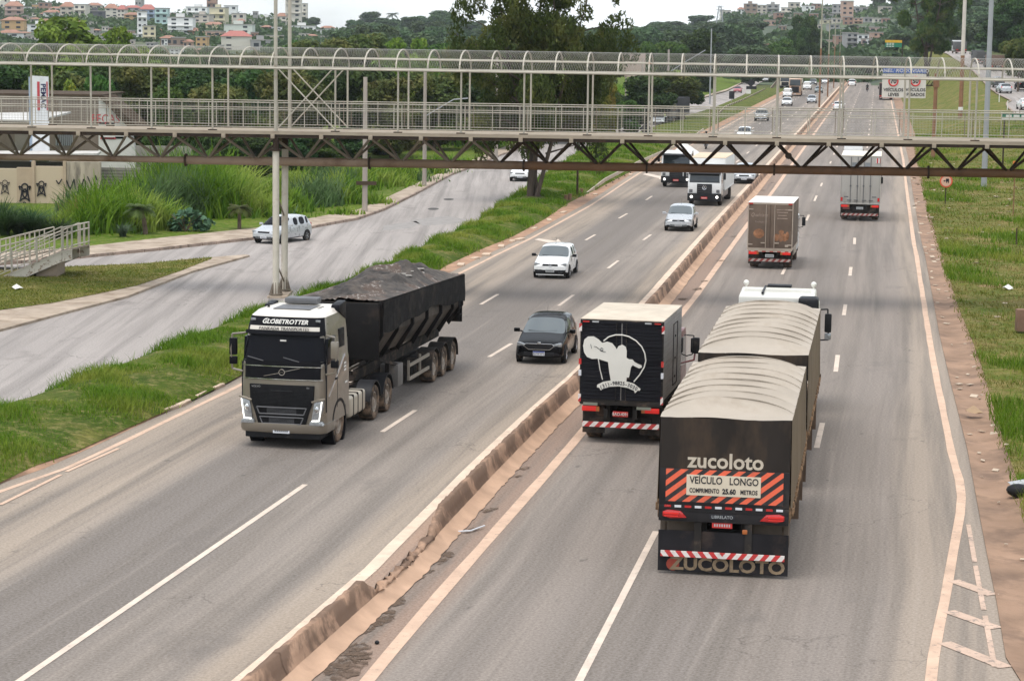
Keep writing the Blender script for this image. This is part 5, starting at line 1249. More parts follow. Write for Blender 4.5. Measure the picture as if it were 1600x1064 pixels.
# ================================================================== MEDIAN BARRIER
M_conc = mat('barrier concrete stained', (.34, .215, .145), .92, var=.25, vs=1.6, dirt=(.165, .105, .073), da=.68, ds=1.1, dedge=.10, sc3=(1, .8, .6), bmp=.7, bs=7)
M_dust = mat('salmon dust', (.46, .30, .205), .95, var=.18, vs=1.2, dirt=(.3, .19, .13), da=.3, ds=1.5, bmp=.4, bs=6)
def barrier():
    ys = np.concatenate([np.arange(26, 62, .2), np.arange(62, 140, 1.), np.arange(140, 660, 8)])
    prof = [(.44, 0), (.50, .22), (.585, .55), (.72, .56), (.77, .34), (.84, .2)]
    low = [(.84, .2), (.95, .10), (1.15, .02)]
    rr = random.Random(3); r = empty('median_barrier', (0, 26, 0)); tag(r, 'rust stained concrete barrier between the two carriageways with a broken gap near the camera', 'barrier')
    def mk(P, name, m, amp):
        V = []; F = []; n = len(P)
        for Y in ys:
            x0 = XL('BL', Y); brk = 0.
            if 40.8 < Y < 47.6: brk = min(1, (Y-40.8)/.7, (47.6-Y)/1.6); brk = max(0, min(1, brk+rr.uniform(-.12, .12)))
            for (u, z) in P:
                h = z; uu = u
                if brk > 0 and z > .3: h = z*(1-brk)+brk*(.20+rr.uniform(-.05, .07)); uu = u+brk*.10
                if brk > 0 and u < .7 and z <= .3: uu = u+.25*brk
                if z > .5: h += amp*1.6*rr.uniform(-1, 1)
                V.append((x0+uu*math.cos(HD)+rr.uniform(-1, 1)*(.006 if u < 1.1 else .028)-0, Y-26-uu*math.sin(HD), h))
        for i in range(len(ys)-1):
            for j in range(n-1): a = i*n+j; F.append((a, a+1, a+n+1, a+n))
        raw(name, V, F, m, r, smooth=False)
    mk(prof, 'barrier_wall', M_conc, .012); mk(low, 'dust_bank', M_dust, 0)
    for k in range(12):
        Y = 30+k*6.1+rr.uniform(-.3, .3); x0 = XL('BL', Y)
        if 40 < Y < 48.5: continue
        V = []
        for (u, z) in prof: V += [(x0+(u-.7)*1.03*math.cos(HD)+.7, Y-26-u*math.sin(HD)-.01, z*1.012+.002), (x0+(u-.7)*1.03*math.cos(HD)+.7, Y-26-u*math.sin(HD)+.01, z*1.012+.002)]
        MB().add(V, [(2*j, 2*j+1, 2*j+3, 2*j+2) for j in range(len(prof)-1)]).build('expansion_joint', mat('dark barrier joint', (.09, .055, .04), .95), r)  # thin dark strip following the barrier profile
    return r
barrier()
# damp silt patches and litter in the dusty strip
silt, n_, b_ = _new('dark silt'); b_.inputs['Base Color'].default_value = (.12, .085, .063, 1); b_.inputs['Roughness'].default_value = .95; b_.inputs['Specular IOR Level'].default_value = .1
tr_ = n_.nodes.new('ShaderNodeBsdfTransparent'); mx_ = n_.nodes.new('ShaderNodeMixShader'); n_.links.new(mrange(n_, noise(n_, 4.5, 6, .75), .42, .56), mx_.inputs[0]); n_.links.new(tr_.outputs[0], mx_.inputs[1]); n_.links.new(b_.outputs[0], mx_.inputs[2])
n_.links.new(mx_.outputs[0], [q for q in n_.nodes if q.type == 'OUTPUT_MATERIAL'][0].inputs[0])
rs = random.Random(11)
for (px, py, a, b) in ((545,1042,.9,.45),(556,1020,.7,.4),(600,966,.5,.3),(575,985,.25,.15),(618,942,.4,.25),(690,872,.55,.3),(652,905,.25,.15),(670,894,.2,.12),(735,829,.35,.16),(765,797,.4,.16),(820,732,.3,.14),(808,745,.2,.1),(1040,508,.5,.2),(1067,468,.5,.25),(1090,452,.5,.3),(1100,440,.4,.2),(1125,408,.5,.2),(1147,370,.4,.2),(1192,298,.5,.25),(1207,286,.4,.2),(1228,258,.5,.3)):
    c = G(px, py); a *= .9; n = 40; P = [(c.x+a*.42*math.cos(t)*(1+.22*math.sin(3*t+px)+.14*rs.uniform(-1, 1))+.1*math.sin(t), c.y+b*1.7*math.sin(t)*(1+.2*math.sin(2*t+py)+.14*rs.uniform(-1, 1))) for t in np.linspace(0, 6.283, n+1)[:-1]]
    poly_sheet('silt_patch', P, .013+rs.uniform(0, .004), silt)
br = MB().tube([G(712, 828, .05), G(726, 823, .07), G(740, 824, .05)] if False else [G(716, 830, .04), G(735, 829, .05), G(757, 821, .06)], .018, 6).build('metal_strip', M_plate); tag(br, 'bent white metal strip lying in the dust beside the median barrier', 'debris')
st = MB().sphere(G(589, 1003, .03), (.045, .06, .035), 7, 5).build('stone', M_black); tag(st, 'small dark stone on the dusty strip near the bottom of the median', 'stone')

# ================================================================== FOOTBRIDGE
BA = R(5.95); BE = Vector((math.cos(BA), -math.sin(BA), 0)); BN = Vector((math.sin(BA), math.cos(BA), 0)); BW = 2.75
B0 = AT(440, 460, 90.6); B0.z = 0
def bs(px, t=0.):
    """distance along the bridge of picture column px, on the plane t metres behind the near side"""
    d = ray(px, 150); o = B0+BN*t; k = (o.x*BE.y-o.y*BE.x)/(d.x*BE.y-d.y*BE.x); return (Vector((d.x*k, d.y*k, 0))-o).dot(BE)
def bz(px, py, t=0.):
    s = bs(px, t); p = B0+BN*t+BE*s; return AT(px, py, p.y).z
def zline(y100, y1500, t=0.):
    s0, s1 = bs(100, t), bs(1500, t); z0, z1 = bz(100, y100, t), bz(1500, y1500, t); return lambda s: z0+(z1-z0)*(s-s0)/(s1-s0)
S0, S1 = bs(-160), bs(1760)
M_bw = mat('bridge white paint', (.42, .385, .32), .6, var=.12, dirt=(.26, .16, .095), da=.3, ds=2.5)
M_bg = mat('bridge grey beige steel', (.19, .155, .12), .65, var=.12, dirt=(.19, .125, .08), da=.3, ds=1.5)
M_bd = mat('bridge dark steel', (.042, .030, .023), .75, var=.2, dirt=(.11, .06, .033), da=.4, ds=2)
M_pipe = mat('bridge weathered pipe', (.30, .215, .155), .6, var=.14, vs=.6, dirt=(.135, .075, .045), da=.5, ds=.5)
M_deckc = mat('deck concrete edge', (.33, .275, .21), .85, var=.12, dirt=(.24, .18, .13), da=.35, ds=2, sc3=(1, 1, 3))
M_mesh = mat('galvanised wire', (.40, .385, .35), .5, .2, var=.1)
def bridge():
    r = empty('footbridge', B0); tag(r, 'long steel truss footbridge with mesh railings and an arched mesh roof crossing over the highway', 'bridge')
    def P(s, t, z): p = BE*s+BN*t; return Vector((p.x, p.y, z))
    zdt, zdb, zdd = zline(200.5, 220.5), zline(205.5, 226), zline(211, 231)
    zch = zline(247, 270, BW/2)
    zr1, zr2, zr3 = zline(156, 176.4), zline(167.3, 187), zline(194, 215.5)
    ztr = zline(101.5, 125, -.6)
    zfr = lambda s: ztr(s)
    q = MB()
    zs = [S0, S1]
    def beam(fa, ta, tb, za, zb_, name, m):
        mb = MB(); n = 12
        for i in range(n):
            a = S0+(S1-S0)*i/n; b = S0+(S1-S0)*(i+1)/n
            vs = [P(a, ta, za(a)), P(a, tb, za(a)), P(a, tb, zb_(a)), P(a, ta, zb_(a)), P(b, ta, za(b)), P(b, tb, za(b)), P(b, tb, zb_(b)), P(b, ta, zb_(b))]
            fs = [(0, 1, 5, 4), (1, 2, 6, 5), (2, 3, 7, 6), (3, 0, 4, 7)]
            if i == 0: fs.append((0, 1, 2, 3))
            if i == n-1: fs.append((4, 5, 6, 7))
            mb.add(vs, fs)
        return mb.build(name, m, r, smooth=False)
    beam(0, -.10, BW+.10, zdt, zdb, 'deck', M_deckc)
    for t in (0., BW): beam(0, t-.07 if t == 0 else t-.09, t+.09 if t == 0 else t+.07, lambda s: zdb(s)-.003, zdd, 'top_chord', M_bd)
    # lower chord tube: thinner left of the flange
    sf = bs(290, BW/2)
    a = MB().tube([P(s, BW/2, zch(s)) for s in np.linspace(S0, sf, 5)], .13, 16).build('bottom_chord', M_pipe, r)
    M_p2 = mat('bridge brown pipe', (.20, .135, .09), .65, var=.15, vs=.6, dirt=(.11, .06, .035), da=.5, ds=.5); M_p3 = mat('bridge rusty pipe', (.135, .072, .038), .7, var=.2, vs=.6, dirt=(.07, .04, .025), da=.45, ds=.5)
    for p0, p1, m_ in ((290, 578, M_pipe), (578, 820, M_p2), (820, 1213, M_p3), (1213, 1800, M_p3)):
        MB().tube([P(s, BW/2, zch(s)) for s in np.linspace(bs(p0, BW/2), bs(p1, BW/2), 4)], .175, 16).build('bottom_chord', m_, r)
    for px in (290, 578, 820, 1013, 1213, 1455):
        s = bs(px, BW/2); big = px in (290, 578, 1455)
        MB().cyl(P(s-.035, BW/2, zch(s)), P(s+.035, BW/2, zch(s)), .26 if big else .235, n=18).build('flange', M_bd, r)
    # truss diagonals: two inclined planes meeting in the lower tube
    nodes = [49, 123, 198, 274, 350, 427, 503, 580, 659, 737, 815, 894, 974, 1054, 1135, 1216, 1297, 1380, 1462, 1545, 1628, 1711]
    sn = [bs(p) for p in nodes]; d = np.mean(np.diff(sn)); sn = [sn[0]-2*d, sn[0]-d]+sn
    for i, s in enumerate(sn):
        for t in (0., BW):
            MB().box(P(s, t+(-.13 if t == 0 else .13), zdd(s)+.06), (.16, .10, .17), Matrix.Rotation(-BA, 3, 'Z')).build('node_plate', M_deckc, r, bev=.01)
            for e in (-1, 1):
                sb = s+e*d/2; zt = zdd(s)-.02; top = P(s+e*.06, t, zt); bot = P(sb-e*.08, BW/2+(.09 if t else -.09), zch(sb)+.13)
                MB().cyl(top, bot, .055, n=8).build('diagonal', M_bd if s > bs(760) else M_bg, r)
    # posts, arches, rails
    posts = [49, 142, 236.5, 332, 428, 524, 622, 720.5, 819, 918.5, 1014, 1115.5, 1215.5, 1317, 1421, 1526, 1631]
    sp = [bs(p) for p in posts]; dp = np.mean(np.diff(sp)); sp = [sp[0]-dp]+sp+[sp[-1]+dp]
    for s in sp:
        mast = abs(s-bs(428)) < .3
        for t in (0., BW):
            if mast: continue
            o = MB().cyl(P(s, t, zdt(s)), P(s, t, ztr(s)), .04, n=8).build('post', M_bw, r)
            MB().box(P(s, t, zdt(s)+.02), (.34, .14, .04), Matrix.Rotation(-BA, 3, 'Z')).build('base_plate', M_bd, o)
    TA, TB_ = -.6, BW+.35
    def arch(s, k): th = PI*k; return P(s, (TA+TB_)/2-(TB_-TA)/2*math.cos(th), ztr(s)+.80*math.sin(th)**.9)
    sa = []
    for a_, b_ in zip(sp[:-1], sp[1:]): sa += [a_, (a_+b_)/2]
    sa.append(sp[-1])
    for s in sa: MB().tube([arch(s, k/14) for k in range(15)], .032, 7).build('roof_arch', M_bw, r)
    for t in (0., BW):
        MB().tube([P(s, TA if t == 0 else TB_, ztr(s)) for s in np.linspace(S0, S1, 9)], .045, 8).build('top_rail', M_bw, r)
        MB().tube([P(s, t, ztr(s)-.02) for s in np.linspace(S0, S1, 9)], .022, 6).build('lower_top_rail', M_bw, r)
        for s in sp: MB().bar(P(s, t, ztr(s)-.02), P(s, TA if t == 0 else TB_, ztr(s)), .03).build('outrigger', M_bw, r)
        kk = .16 if t == 0 else .84
        MB().tube([arch(s, kk) for s in np.linspace(S0, S1, 9)], .03, 6).build('roof_purlin', M_bw, r)
        for nm, zf, rr in (('handrail', zr1, .021), ('mid_rail', zr2, .019), ('bottom_rail', zr3, .016)):
            MB().tube([P(s, t, zf(s)) for s in np.linspace(S0, S1, 9)], rr, 7).build(nm, M_bw, r)
        # railing uprights
        for a_, b_ in zip(sp[:-1], sp[1:]):
            for s in (a_+.16, (a_+b_)/2, b_-.16):
                MB().box(P(s, t, (zr1(s)+zr3(s))/2), (.03, .03, zr1(s)-zr3(s)), Matrix.Rotation(-BA, 3, 'Z')).build('upright', M_bg if (s != (a_+b_)/2) and t > 0 else M_bw, r)
    # wire mesh as real wires: railing grids and the arched roof (very many wires of one part each side)
    def wires(name, segs, rad):
        V = []; F = []
        for a_, b_ in segs:
            k = len(V); dd = (b_-a_).normalized(); u = dd.cross(Vector((.3, .5, .81))).normalized(); v = dd.cross(u)
            for p in (a_, b_):
                for j in range(3): th = 2*PI*j/3; V.append(p+(u*math.cos(th)+v*math.sin(th))*rad)
            F += [(k, k+1, k+4, k+3), (k+1, k+2, k+5, k+4), (k+2, k, k+3, k+5)]
        o = raw(name, V, F, M_mesh, r); o['kind'] = 'stuff'; return o
    for t in (0., BW):
        sg = []
        for s in np.arange(S0, S1, .125): sg.append((P(s, t, zr3(s)), P(s, t, zr1(s))))
        for k in range(1, 9):
            for i in range(10):
                a_ = S0+(S1-S0)*i/10; b_ = S0+(S1-S0)*(i+1)/10; f = k/9; sg.append((P(a_, t, zr3(a_)+(zr1(a_)-zr3(a_))*f), P(b_, t, zr3(b_)+(zr1(b_)-zr3(b_))*f)))
        wires('railing_mesh', sg, .003)
    sg = []; na = 12
    def ap(s, k): th = PI*k; return P(s, (TA+TB_)/2-(TB_-TA+.03)/2*math.cos(th), ztr(s)+.815*math.sin(th)**.9)
    for s in np.arange(S0, S1, .10):
        for k in range(na):
            sg.append((ap(s+.10*((k) % 2), k/na), ap(s+.10*((k+1) % 2), (k+1)/na))); 
            sg.append((ap(s+.10*((k+1) % 2), k/na), ap(s+.10*(k % 2), (k+1)/na)))
    wires('roof_mesh', sg, .0034)
    # pylon: two tubular masts carried on the two columns, with cross braces in the bay to the right
    sm = bs(431); s2 = bs(524)
    for t in (0., BW):
        c = MB().cyl(P(sm, t*.6, 0), P(sm, t*.66, 5.9), .135, n=16).build('column', mat('column cream paint', (.55, .50, .42), .6, var=.1, dirt=(.34, .22, .13), da=.3, ds=2), r)
        base = P(sm, t*.6, 0)
        MB().cyl(base+Vector((0, 0, .12)), base+Vector((0, 0, .17)), .27, n=16).build('base_flange', M_bg, c)
        for k in range(8):
            a_ = 2*PI*k/8; MB().prism([(0, 0), (.14, 0), (0, .5)], -.012, .012).build('gusset', M_bg, c)
            g_ = [x for x in kids(c) if x.name.startswith('gusset')][-1]; g_.location = base+Vector((.12*math.cos(a_), .12*math.sin(a_), .17)); g_.rotation_euler = (0, 0, a_)
        MB().cyl(P(sm, t*.66, 5.9), P(sm, t*.66, 5.98), .22, n=16).build('column_flange', M_bd, c)
        MB().cyl(P(sm, t*.66, 5.98), P(sm, t*.66, zdd(sm)), .13, n=14).build('column_head', M_bd, c)
        MB().cyl(P(sm, t-.02, zdt(sm)), P(sm, t-.02, 14.5), .075, n=14).build('mast', M_bw, r)
        for (sa_, za, sb_, zb_) in ((sm+.1, ztr(sm)-.02, s2, zdt(s2)+.1), (sm+.1, zdt(sm)+.12, s2-.1, ztr(s2))): MB().cyl(P(sa_, t-.07, za), P(sb_, t-.07, zb_), .028, n=7).build('cross_brace', M_bw, r)
    for z0, z1 in ((1.3, .5), (4.1, 3.2)): MB().bar(P(sm+.02, .16, z0), P(sm+.02, 1.5, z1), .05).build('column_brace', M_bg, r)
    MB().box((0, 0, .07) , (.8, 2.3, .14)).build('footing', M_side, r, bev=.02)
    f_ = [x for x in kids(r) if x.name.startswith('footing')][-1]; f_.location = P(sm, .8, -.05)
    jb = P(bs(1235), .35, zch(bs(1235))+.6); MB().cyl(jb+Vector((0, -.06, 0)), jb+Vector((0, .06, 0)), .13, n=10).build('junction_box', M_bd, r)
    return r
bridge()
# ---- access ramp with railings at the left edge, standing on the island
def ramp():
    r = empty('access_ramp', G(72, 437)); o = Vector(r.location); tag(r, 'white railed pedestrian ramp descending at the left edge above the grass island', 'ramp')
    RD = mat('ramp deck', (.30, .245, .20), .9, var=.15, dirt=(.16, .12, .09), da=.3); GI = mat('rusty white girder', (.58, .53, .45), .7, var=.1, dirt=(.20, .12, .07), da=.38, ds=3.5, dedge=.05)
    Z = o.y
    def Q(px, py, dy=0.): p = AT(px, py, Z+dy); return p-o
    def slab(pts_, th, name, m):
        n = len(pts_); vs = [p for p in pts_]+[p-Vector((0, 0, th)) for p in pts_]
        return MB().add(vs, [tuple(range(n)), tuple(range(2*n-1, n-1, -1))]+[(i, (i+1) % n, (i+1) % n+n, i+n) for i in range(n)]).build(name, m, r, smooth=False)
    wd = 2.0
    A, B, C = Q(-60, 459), Q(97, 391), Q(113, 388)
    dv = Vector((.35, wd, 0))
    slab([A, B, B+dv, A+dv], .07, 'deck', RD); slab([B, C, C+dv, B+dv], .07, 'landing', RD)
    for off_ in (Vector((0, -.06, -.05)), dv+Vector((0, .06, -.05))):
        for a, b in ((A, B), (B+Vector((.02, 0, 0)), C)):
            MB().add([a+off_+Vector((0, e, z)) for e in (-.03, .03) for z in (0, -.42)]+[b+off_+Vector((0, e, z)) for e in (-.03, .03) for z in (0, -.42)], [(0, 1, 3, 2), (4, 6, 7, 5), (0, 4, 5, 1), (2, 3, 7, 6), (0, 2, 6, 4), (1, 5, 7, 3)]).build('girder', GI, r, smooth=False)
            for z in (0, -.42): MB().bar(a+off_+Vector((0, 0, z)), b+off_+Vector((0, 0, z)), .14, .035).build('girder_flange', GI, r)
    for s_, dd in ((0, Vector((0, 0, 0))), (1, dv)):
        N_ = 8; up = Vector((0, 0, 1))
        for i in range(N_+1):
            p = A+(B-A)*(i/N_)+dd; wide = (N_-i) % 2 == 0
            MB().cyl(p, p+up*(1.02 if wide else .9), .045 if wide else .022, n=8).build('post', M_bw, r)
        for h, rr in ((1.0, .032), (.72, .025), (.12, .02)):
            MB().cyl(A+dd+up*h, B+dd+up*h, rr, n=7).build('rail', M_bw, r)
        for h, rr in ((.96, .03), (.72, .025), (.12, .02)): MB().cyl(B+dd+up*h, C+dd+up*h, rr, n=7).build('rail', M_bw, r)
        for k in (.12, .55, .95): p = B+(C-B)*k+dd; MB().cyl(p, p+up*.97, .03, n=7).build('post', M_bw, r)
    for h in (.96, .7, .12): MB().cyl(C+Vector((0, 0, h)), C+dv+Vector((0, 0, h)), .028, n=7).build('rail', M_bw, r)
    for k in (0, .33, .66, 1): p = C+dv*k; MB().cyl(p, p+Vector((0, 0, .97)), .022, n=7).build('post', M_bw, r)
    # return flight behind
    A2, B2 = Q(-60, 425, 3.2), Q(62, 395, 3.2); C2 = Q(100, 385, 3.2)
    slab([A2, B2, B2+Vector((.3, 1.7, 0)), A2+Vector((.3, 1.7, 0))], .07, 'deck', RD)
    for i in range(9):
        p = A2+(B2-A2)*(i/8); MB().cyl(p, p+Vector((0, 0, 1)), .04 if i % 2 else .024, n=7).build('post', M_bw, r)
        p = p+Vector((.3, 1.7, 0)); MB().cyl(p, p+Vector((0, 0, 1)), .03, n=7).build('post', M_bw, r)
    for h in (1., .7, .1):
        MB().cyl(A2+Vector((0, 0, h)), B2+Vector((0, 0, h)), .028, n=7).build('rail', M_bw, r); MB().cyl(A2+Vector((.3, 1.7, h)), B2+Vector((.3, 1.7, h)), .028, n=7).build('rail', M_bw, r)
    pr = MB().box((0, 1., .38), (.9, 1.7, .78)).build('pier', mat('pier concrete', (.33, .26, .2), .9, var=.2, dirt=(.12, .09, .07), da=.3), r, bev=.02)
    MB().box((0, 1., .79), (.6, 1.0, .12)).build('bearing', M_bd, r)
ramp()
# ================================================================== GUARD RAILS, POLES, SIGNS
M_galv = mat('galvanised rail', (.50, .42, .33), .5, .3, var=.12, dirt=(.3, .2, .13), da=.25)
M_pole = mat('concrete pole', (.36, .31, .27), .85, var=.12, dirt=(.2, .16, .13), da=.25, sc3=(1, 1, .3))
M_pgrey = mat('grey steel pole', (.33, .34, .35), .5, .3, var=.06); M_prust = mat('rusty brown pole', (.23, .12, .065), .75, var=.2)
M_wood = mat('dark timber', (.07, .05, .035), .9, var=.2)
def guardrail(label, pts_, h0=.55, n=2):
    r = empty('guard_rail', pts_[0]); tag(r, label, 'guard rail'); o = pts_[0]
    for i, (a, b) in enumerate(zip(pts_[:-1], pts_[1:])):
        a = a-o; b = b-o; L = (b-a).length
        q = MB()
        for z in (.42, .56): q.bar(a+Vector((0, 0, z+.0)), b+Vector((0, 0, z)), .06, .11)
        q.bar(a+Vector((.03, 0, .49)), b+Vector((.03, 0, .49)), .02, .1); q.build('rail_beam', M_galv, r)
        k = max(1, int(L/4))
        for j in range(k+(i == len(pts_)-2)): p = a+(b-a)*j/k; MB().bx(p.x+.04, p.x+.14, p.y-.05, p.y+.05, -.1, .62).build('rail_post', M_bg, r)
guardrail('long galvanised guard rail on the green median ending beside the timber stumps', [G(917, 303, 0)-Vector((0, 0, .5)), G(945, 292), G(1000, 262), G(1075, 228), G(1099, 209)])
guardrail('galvanised guard rail beyond the footbridge beside the kerb, left of the silver pickup', [G(1122, 184), G(1133, 172), G(1162, 160), G(1195, 143)])
guardrail('far curved guard rail end at the left edge of the oncoming lanes', [G(1204, 141), G(1212, 131), G(1224, 124)])
def pole(name, label, cat, base, h, r0, r1, m, lean=(0, 0), arm=None, group=None, n=12):
    r = empty(name, base); tag(r, label, cat, group)
    MB().cyl((0, 0, -.1), (lean[0], lean[1], h), r0, r1, n).build('pole', m, r); return r
p = pole('utility_pole', 'thick concrete utility pole with a crossed timber board behind the left road kerb', 'utility pole', G(570, 332, .1), 8.0, .17, .12, M_pole)
MB().box((0.1, -.2, 1.75), (1.2, .08, .22)).build('cross_board', M_wood, p)
p = pole('utility_pole', 'concrete utility pole with a lamp arm pointing right, behind the left road', 'utility pole', G(663, 292, .1), 8.2, .16, .11, M_pole)
MB().tube([(.1, -1, 2.2), (-2.4, -1, -.0+4.0)][::-1] if False else [(0, 0, 4.9), (2.0, 0, 6.1), (3., 0, 6.2)], .04, 7).build('lamp_arm', M_pgrey, p)
p = pole('utility_pole', 'slim concrete utility pole immediately left of the trunks of the big eucalyptus', 'utility pole', G(775, 256, .1), 8.8, .16, .11, M_pole)
p = pole('utility_pole', 'distant concrete utility pole with a lamp arm before the dark trees left of the bend', 'utility pole', G(1043, 172, .1), 9., .2, .15, M_pole)
MB().tube([(0, 0, 5.5), (2.2, 0, 7.0), (5.5, 0, 9.0)], .06, 6).build('lamp_arm', M_pgrey, p)
p = pole('utility_pole', 'distant concrete utility pole left of the white pickup under the billboard', 'utility pole', G(1002, 186, .1), 8., .18, .13, M_pole)
p = pole('street_lamp', 'tall grey steel lighting mast on the right verge, nearest to the green road sign', 'street lamp', G(1537, 297), 20, .21, .15, M_pgrey, n=18)
MB().box((0, 0, .05), (.7, .7, .12)).build('base_plate', M_pgrey, p)
b = G(1500, 196, .5)
p = pole('street_lamp', 'tall mast on the right verge, brown below, pale above, with a white band', 'street lamp', b, 8.6, .28, .24, M_prust, n=16)
MB().cyl((0, 0, 8.6), (0, 0, 26), .24, .2, 16).build('upper_pole', mat('cream pole paint', (.55, .5, .44), .6, var=.06), p)
MB().cyl((0, 0, 1.75), (0, 0, 2.25), .30, n=14).build('white_band', M_paintw, p)
for i, (px, py, top, wd) in enumerate(((1280, 168, -6, .16), (1293, 152, 30, .15), (1302.5, 138, 20, .13), (1311, 127, 45, .12))):
    g = G(px, py); h = AT(px, top, g.y).z
    p = empty('street_lamp', g); tag(p, ('nearest thin lighting mast standing in the median, rusty at its foot', 'second thin lighting mast along the median', 'third thin lighting mast along the median', 'farthest visible lighting mast along the median')[i], 'street lamp', 'lighting masts along the median')
    zk = min(h*.55, 9.5); MB().cyl((0, 0, 0), (0, 0, zk), wd, wd*.9, 8).build('pole', M_prust, p); MB().cyl((0, 0, zk), (0, 0, h), wd*.85, wd*.6, 8).build('upper_pole', mat('olive grey mast', (.33, .31, .24), .6), p)
    MB().tube([(-1.3, 0, h-.1), (0, 0, h), (1.3, 0, h-.1)], .06, 6).build('lamp_arm', M_pgrey, p)
p = pole('street_lamp', 'thin leaning lighting mast between the two left road signs near the far guard rail', 'street lamp', G(1109, 163, 0), 12.5, .14, .1, M_pgrey)
# speed limit gantry sign
def speed_sign():
    Y = 228.; b = GR(1460, 212) if False else AT(1462, 215, 205.); b = G(1456, 228, .6); b = AT(1458, 240, 205); g0 = Vector((AT(1458, 240, 205).x, 205, .7)); Y = 205.
    r = empty('road_sign', g0); tag(r, 'large speed limit board showing 70 and 50 under a blue bar', 'road sign')
    def Q(px, py, d=0): return AT(px, py, Y+d)-g0
    W_ = mat('sign white sheet', (.60, .56, .50), .5, var=.05, dirt=(.4, .34, .28), da=.2); B_ = mat('sign blue', (.03, .10, .36), .45); RD = mat('sign red', (.55, .04, .04), .5)
    def pan(x0, y0, x1, y1, m, nm, d=0., par=None, th=.06):
        a = Q(x0, y0, d); b_ = Q(x1, y1, d); return MB().bx(min(a.x, b_.x), max(a.x, b_.x), a.y, a.y+th, min(a.z, b_.z), max(a.z, b_.z)).build(nm, m, par or r)
    pole_ = MB().cyl((0, 0, -.6), (Q(1463, 115).x, 0, Q(1463, 115).z), .19, .17, 12).build('post', M_prust, r)
    MB().cyl((Q(1463, 137).x, 0, Q(1463, 137).z), (Q(1463, 122).x, 0, Q(1463, 122).z), .28, .28, 10).build('collar', M_prust, r)
    for y_ in (122, 134): MB().bar(Q(1380, y_, .25), Q(1464, y_, .25), .1).build('cantilever_beam', M_bd, r)
    for x_ in (1450, 1456, 1462): MB().bar(Q(x_-8, 134, .25), Q(x_, 122, .25), .06).build('beam_brace', M_bd, r)
    l = pan(1379, 116.5, 1412, 153, W_, 'sign_panel'); l2 = pan(1413.5, 116.5, 1446, 154, W_, 'sign_panel')
    bl = pan(1380, 106.5, 1447.5, 115.5, B_, 'blue_bar'); pan(1379, 115.5, 1447, 117, W_, 'white_strip')
    c = Q(1413.5, 111.2, -.03); text('ANEL  RODOVI\u00c1RIO', .42, M_paintw, bl, (c.x, c.y, c.z), (R(90), 0, 0), 'lettering', .002, 1.15)
    for px, n_, t1, t2, par in ((1396, '70', 'VE\u00cdCULOS', 'LEVES', l), (1430.5, '50', 'VE\u00cdCULOS', 'PESADOS', l2)):
        c = Q(px, 127.5, -.04); MB().ring((c.x, c.y, c.z), (0, 1, 0), .40, .065, 28, 5).build('red_ring', RD, par)
        text(n_, .58, M_ink, par, (c.x, c.y, c.z-.0), (R(90), 0, 0), 'lettering', .002, .95, bold=.012)
        for tt, yy in ((t1, 141), (t2, 148.5)): c = Q(px, yy, -.03); text(tt, .40, M_ink, par, (c.x, c.y, c.z), (R(90), 0, 0), 'lettering', .002, .98, bold=.008)
speed_sign()
def small_sign(label, px, py_base, z_c, rad, kind):
    b = G(px, py_base, .15); r = empty('road_sign', b); tag(r, label, 'road sign')
    MB().bar((0, .03, -.2), (0, .03, z_c+.1), .06).build('post', M_bd, r)
    return r, b
r, b = small_sign('round red bordered sign with a black lorry and arrow on the right verge', 1477, 318, 1.35, .36, 0)
MB().cyl((0, -.0, 1.45), (0, -.03, 1.45), .42, n=28).build('sign_disc', mat('sign orange red', (.60, .10, .05), .6, dirt=(.5, .3, .2), da=.15), r)
MB().cyl((0, -.032, 1.45), (0, -.04, 1.45), .33, n=28).build('sign_face', mat('sign faded pink', (.60, .38, .28), .6), r)
MB().bx(-.03, .18, -.05, -.041, 1.42, 1.62).bx(.0, .05, -.05, -.041, 1.33, 1.42).bx(.12, .17, -.05, -.041, 1.33, 1.42).build('lorry_symbol', M_ink, r)
MB().prism([(-.2, 1.47), (-.1, 1.54), (-.1, 1.49), (-.04, 1.49), (-.04, 1.45), (-.1, 1.45), (-.1, 1.40)], -.05, -.041).build('arrow_symbol', M_ink, r)
p = pole('marker_post', 'thin rusty stake with a small orange box on top on the right verge', 'post', G(1583, 334, .3), 3.1, .035, .03, M_prust)
MB().box((0, 0, 3.1), (.28, .1, .2)).build('orange_box', mat('orange paint', (.6, .2, .05), .6), p)
p = pole('marker_post', 'short dark stub post low in the grass at the right edge', 'post', G(1588, 379, .3), .75, .04, .035, M_wood)
p = pole('fence_post', 'dark upright timber post on the green median by the timber stumps', 'post', G(902, 304, .2), 1.9, .08, .07, M_wood)
for i, (px, py, h) in enumerate(((884, 314, .38), (890, 313, .42), (908, 303, .35))):
    s_ = MB().cyl((0, 0, 0), (.02, 0, h), .13, .12, 10).build('timber_stump', mat('cut timber', (.2, .12, .07), .9, var=.25)); s_.location = G(px, py, .1); tag(s_, ('leftmost short timber stump at the edge of the green median', 'middle short timber stump at the edge of the green median', 'rightmost timber stump next to the dark post')[i], 'stump', 'timber stumps on the median')
def diamond(label, px, py, size, Yg, poleb):
    g = G(px, poleb, .1); r = empty('road_sign', g); tag(r, label, 'road sign'); c = AT(px, py, g.y)-g
    MB().bar((0, 0, -.1), (0, 0, c.z+.3), .08).build('post', M_pgrey, r)
    MB().prism([(0, c.z+size), (size, c.z), (0, c.z-size), (-size, c.z)], -.06, -.03).build('sign_panel', M_ink, r); return r
diamond('dark backed diamond sign on the median just above the footbridge deck', 1009, 202, .72, 0, 213)
diamond('distant dark backed diamond sign left of the oncoming lanes', 1173, 130, .85, 0, 148)
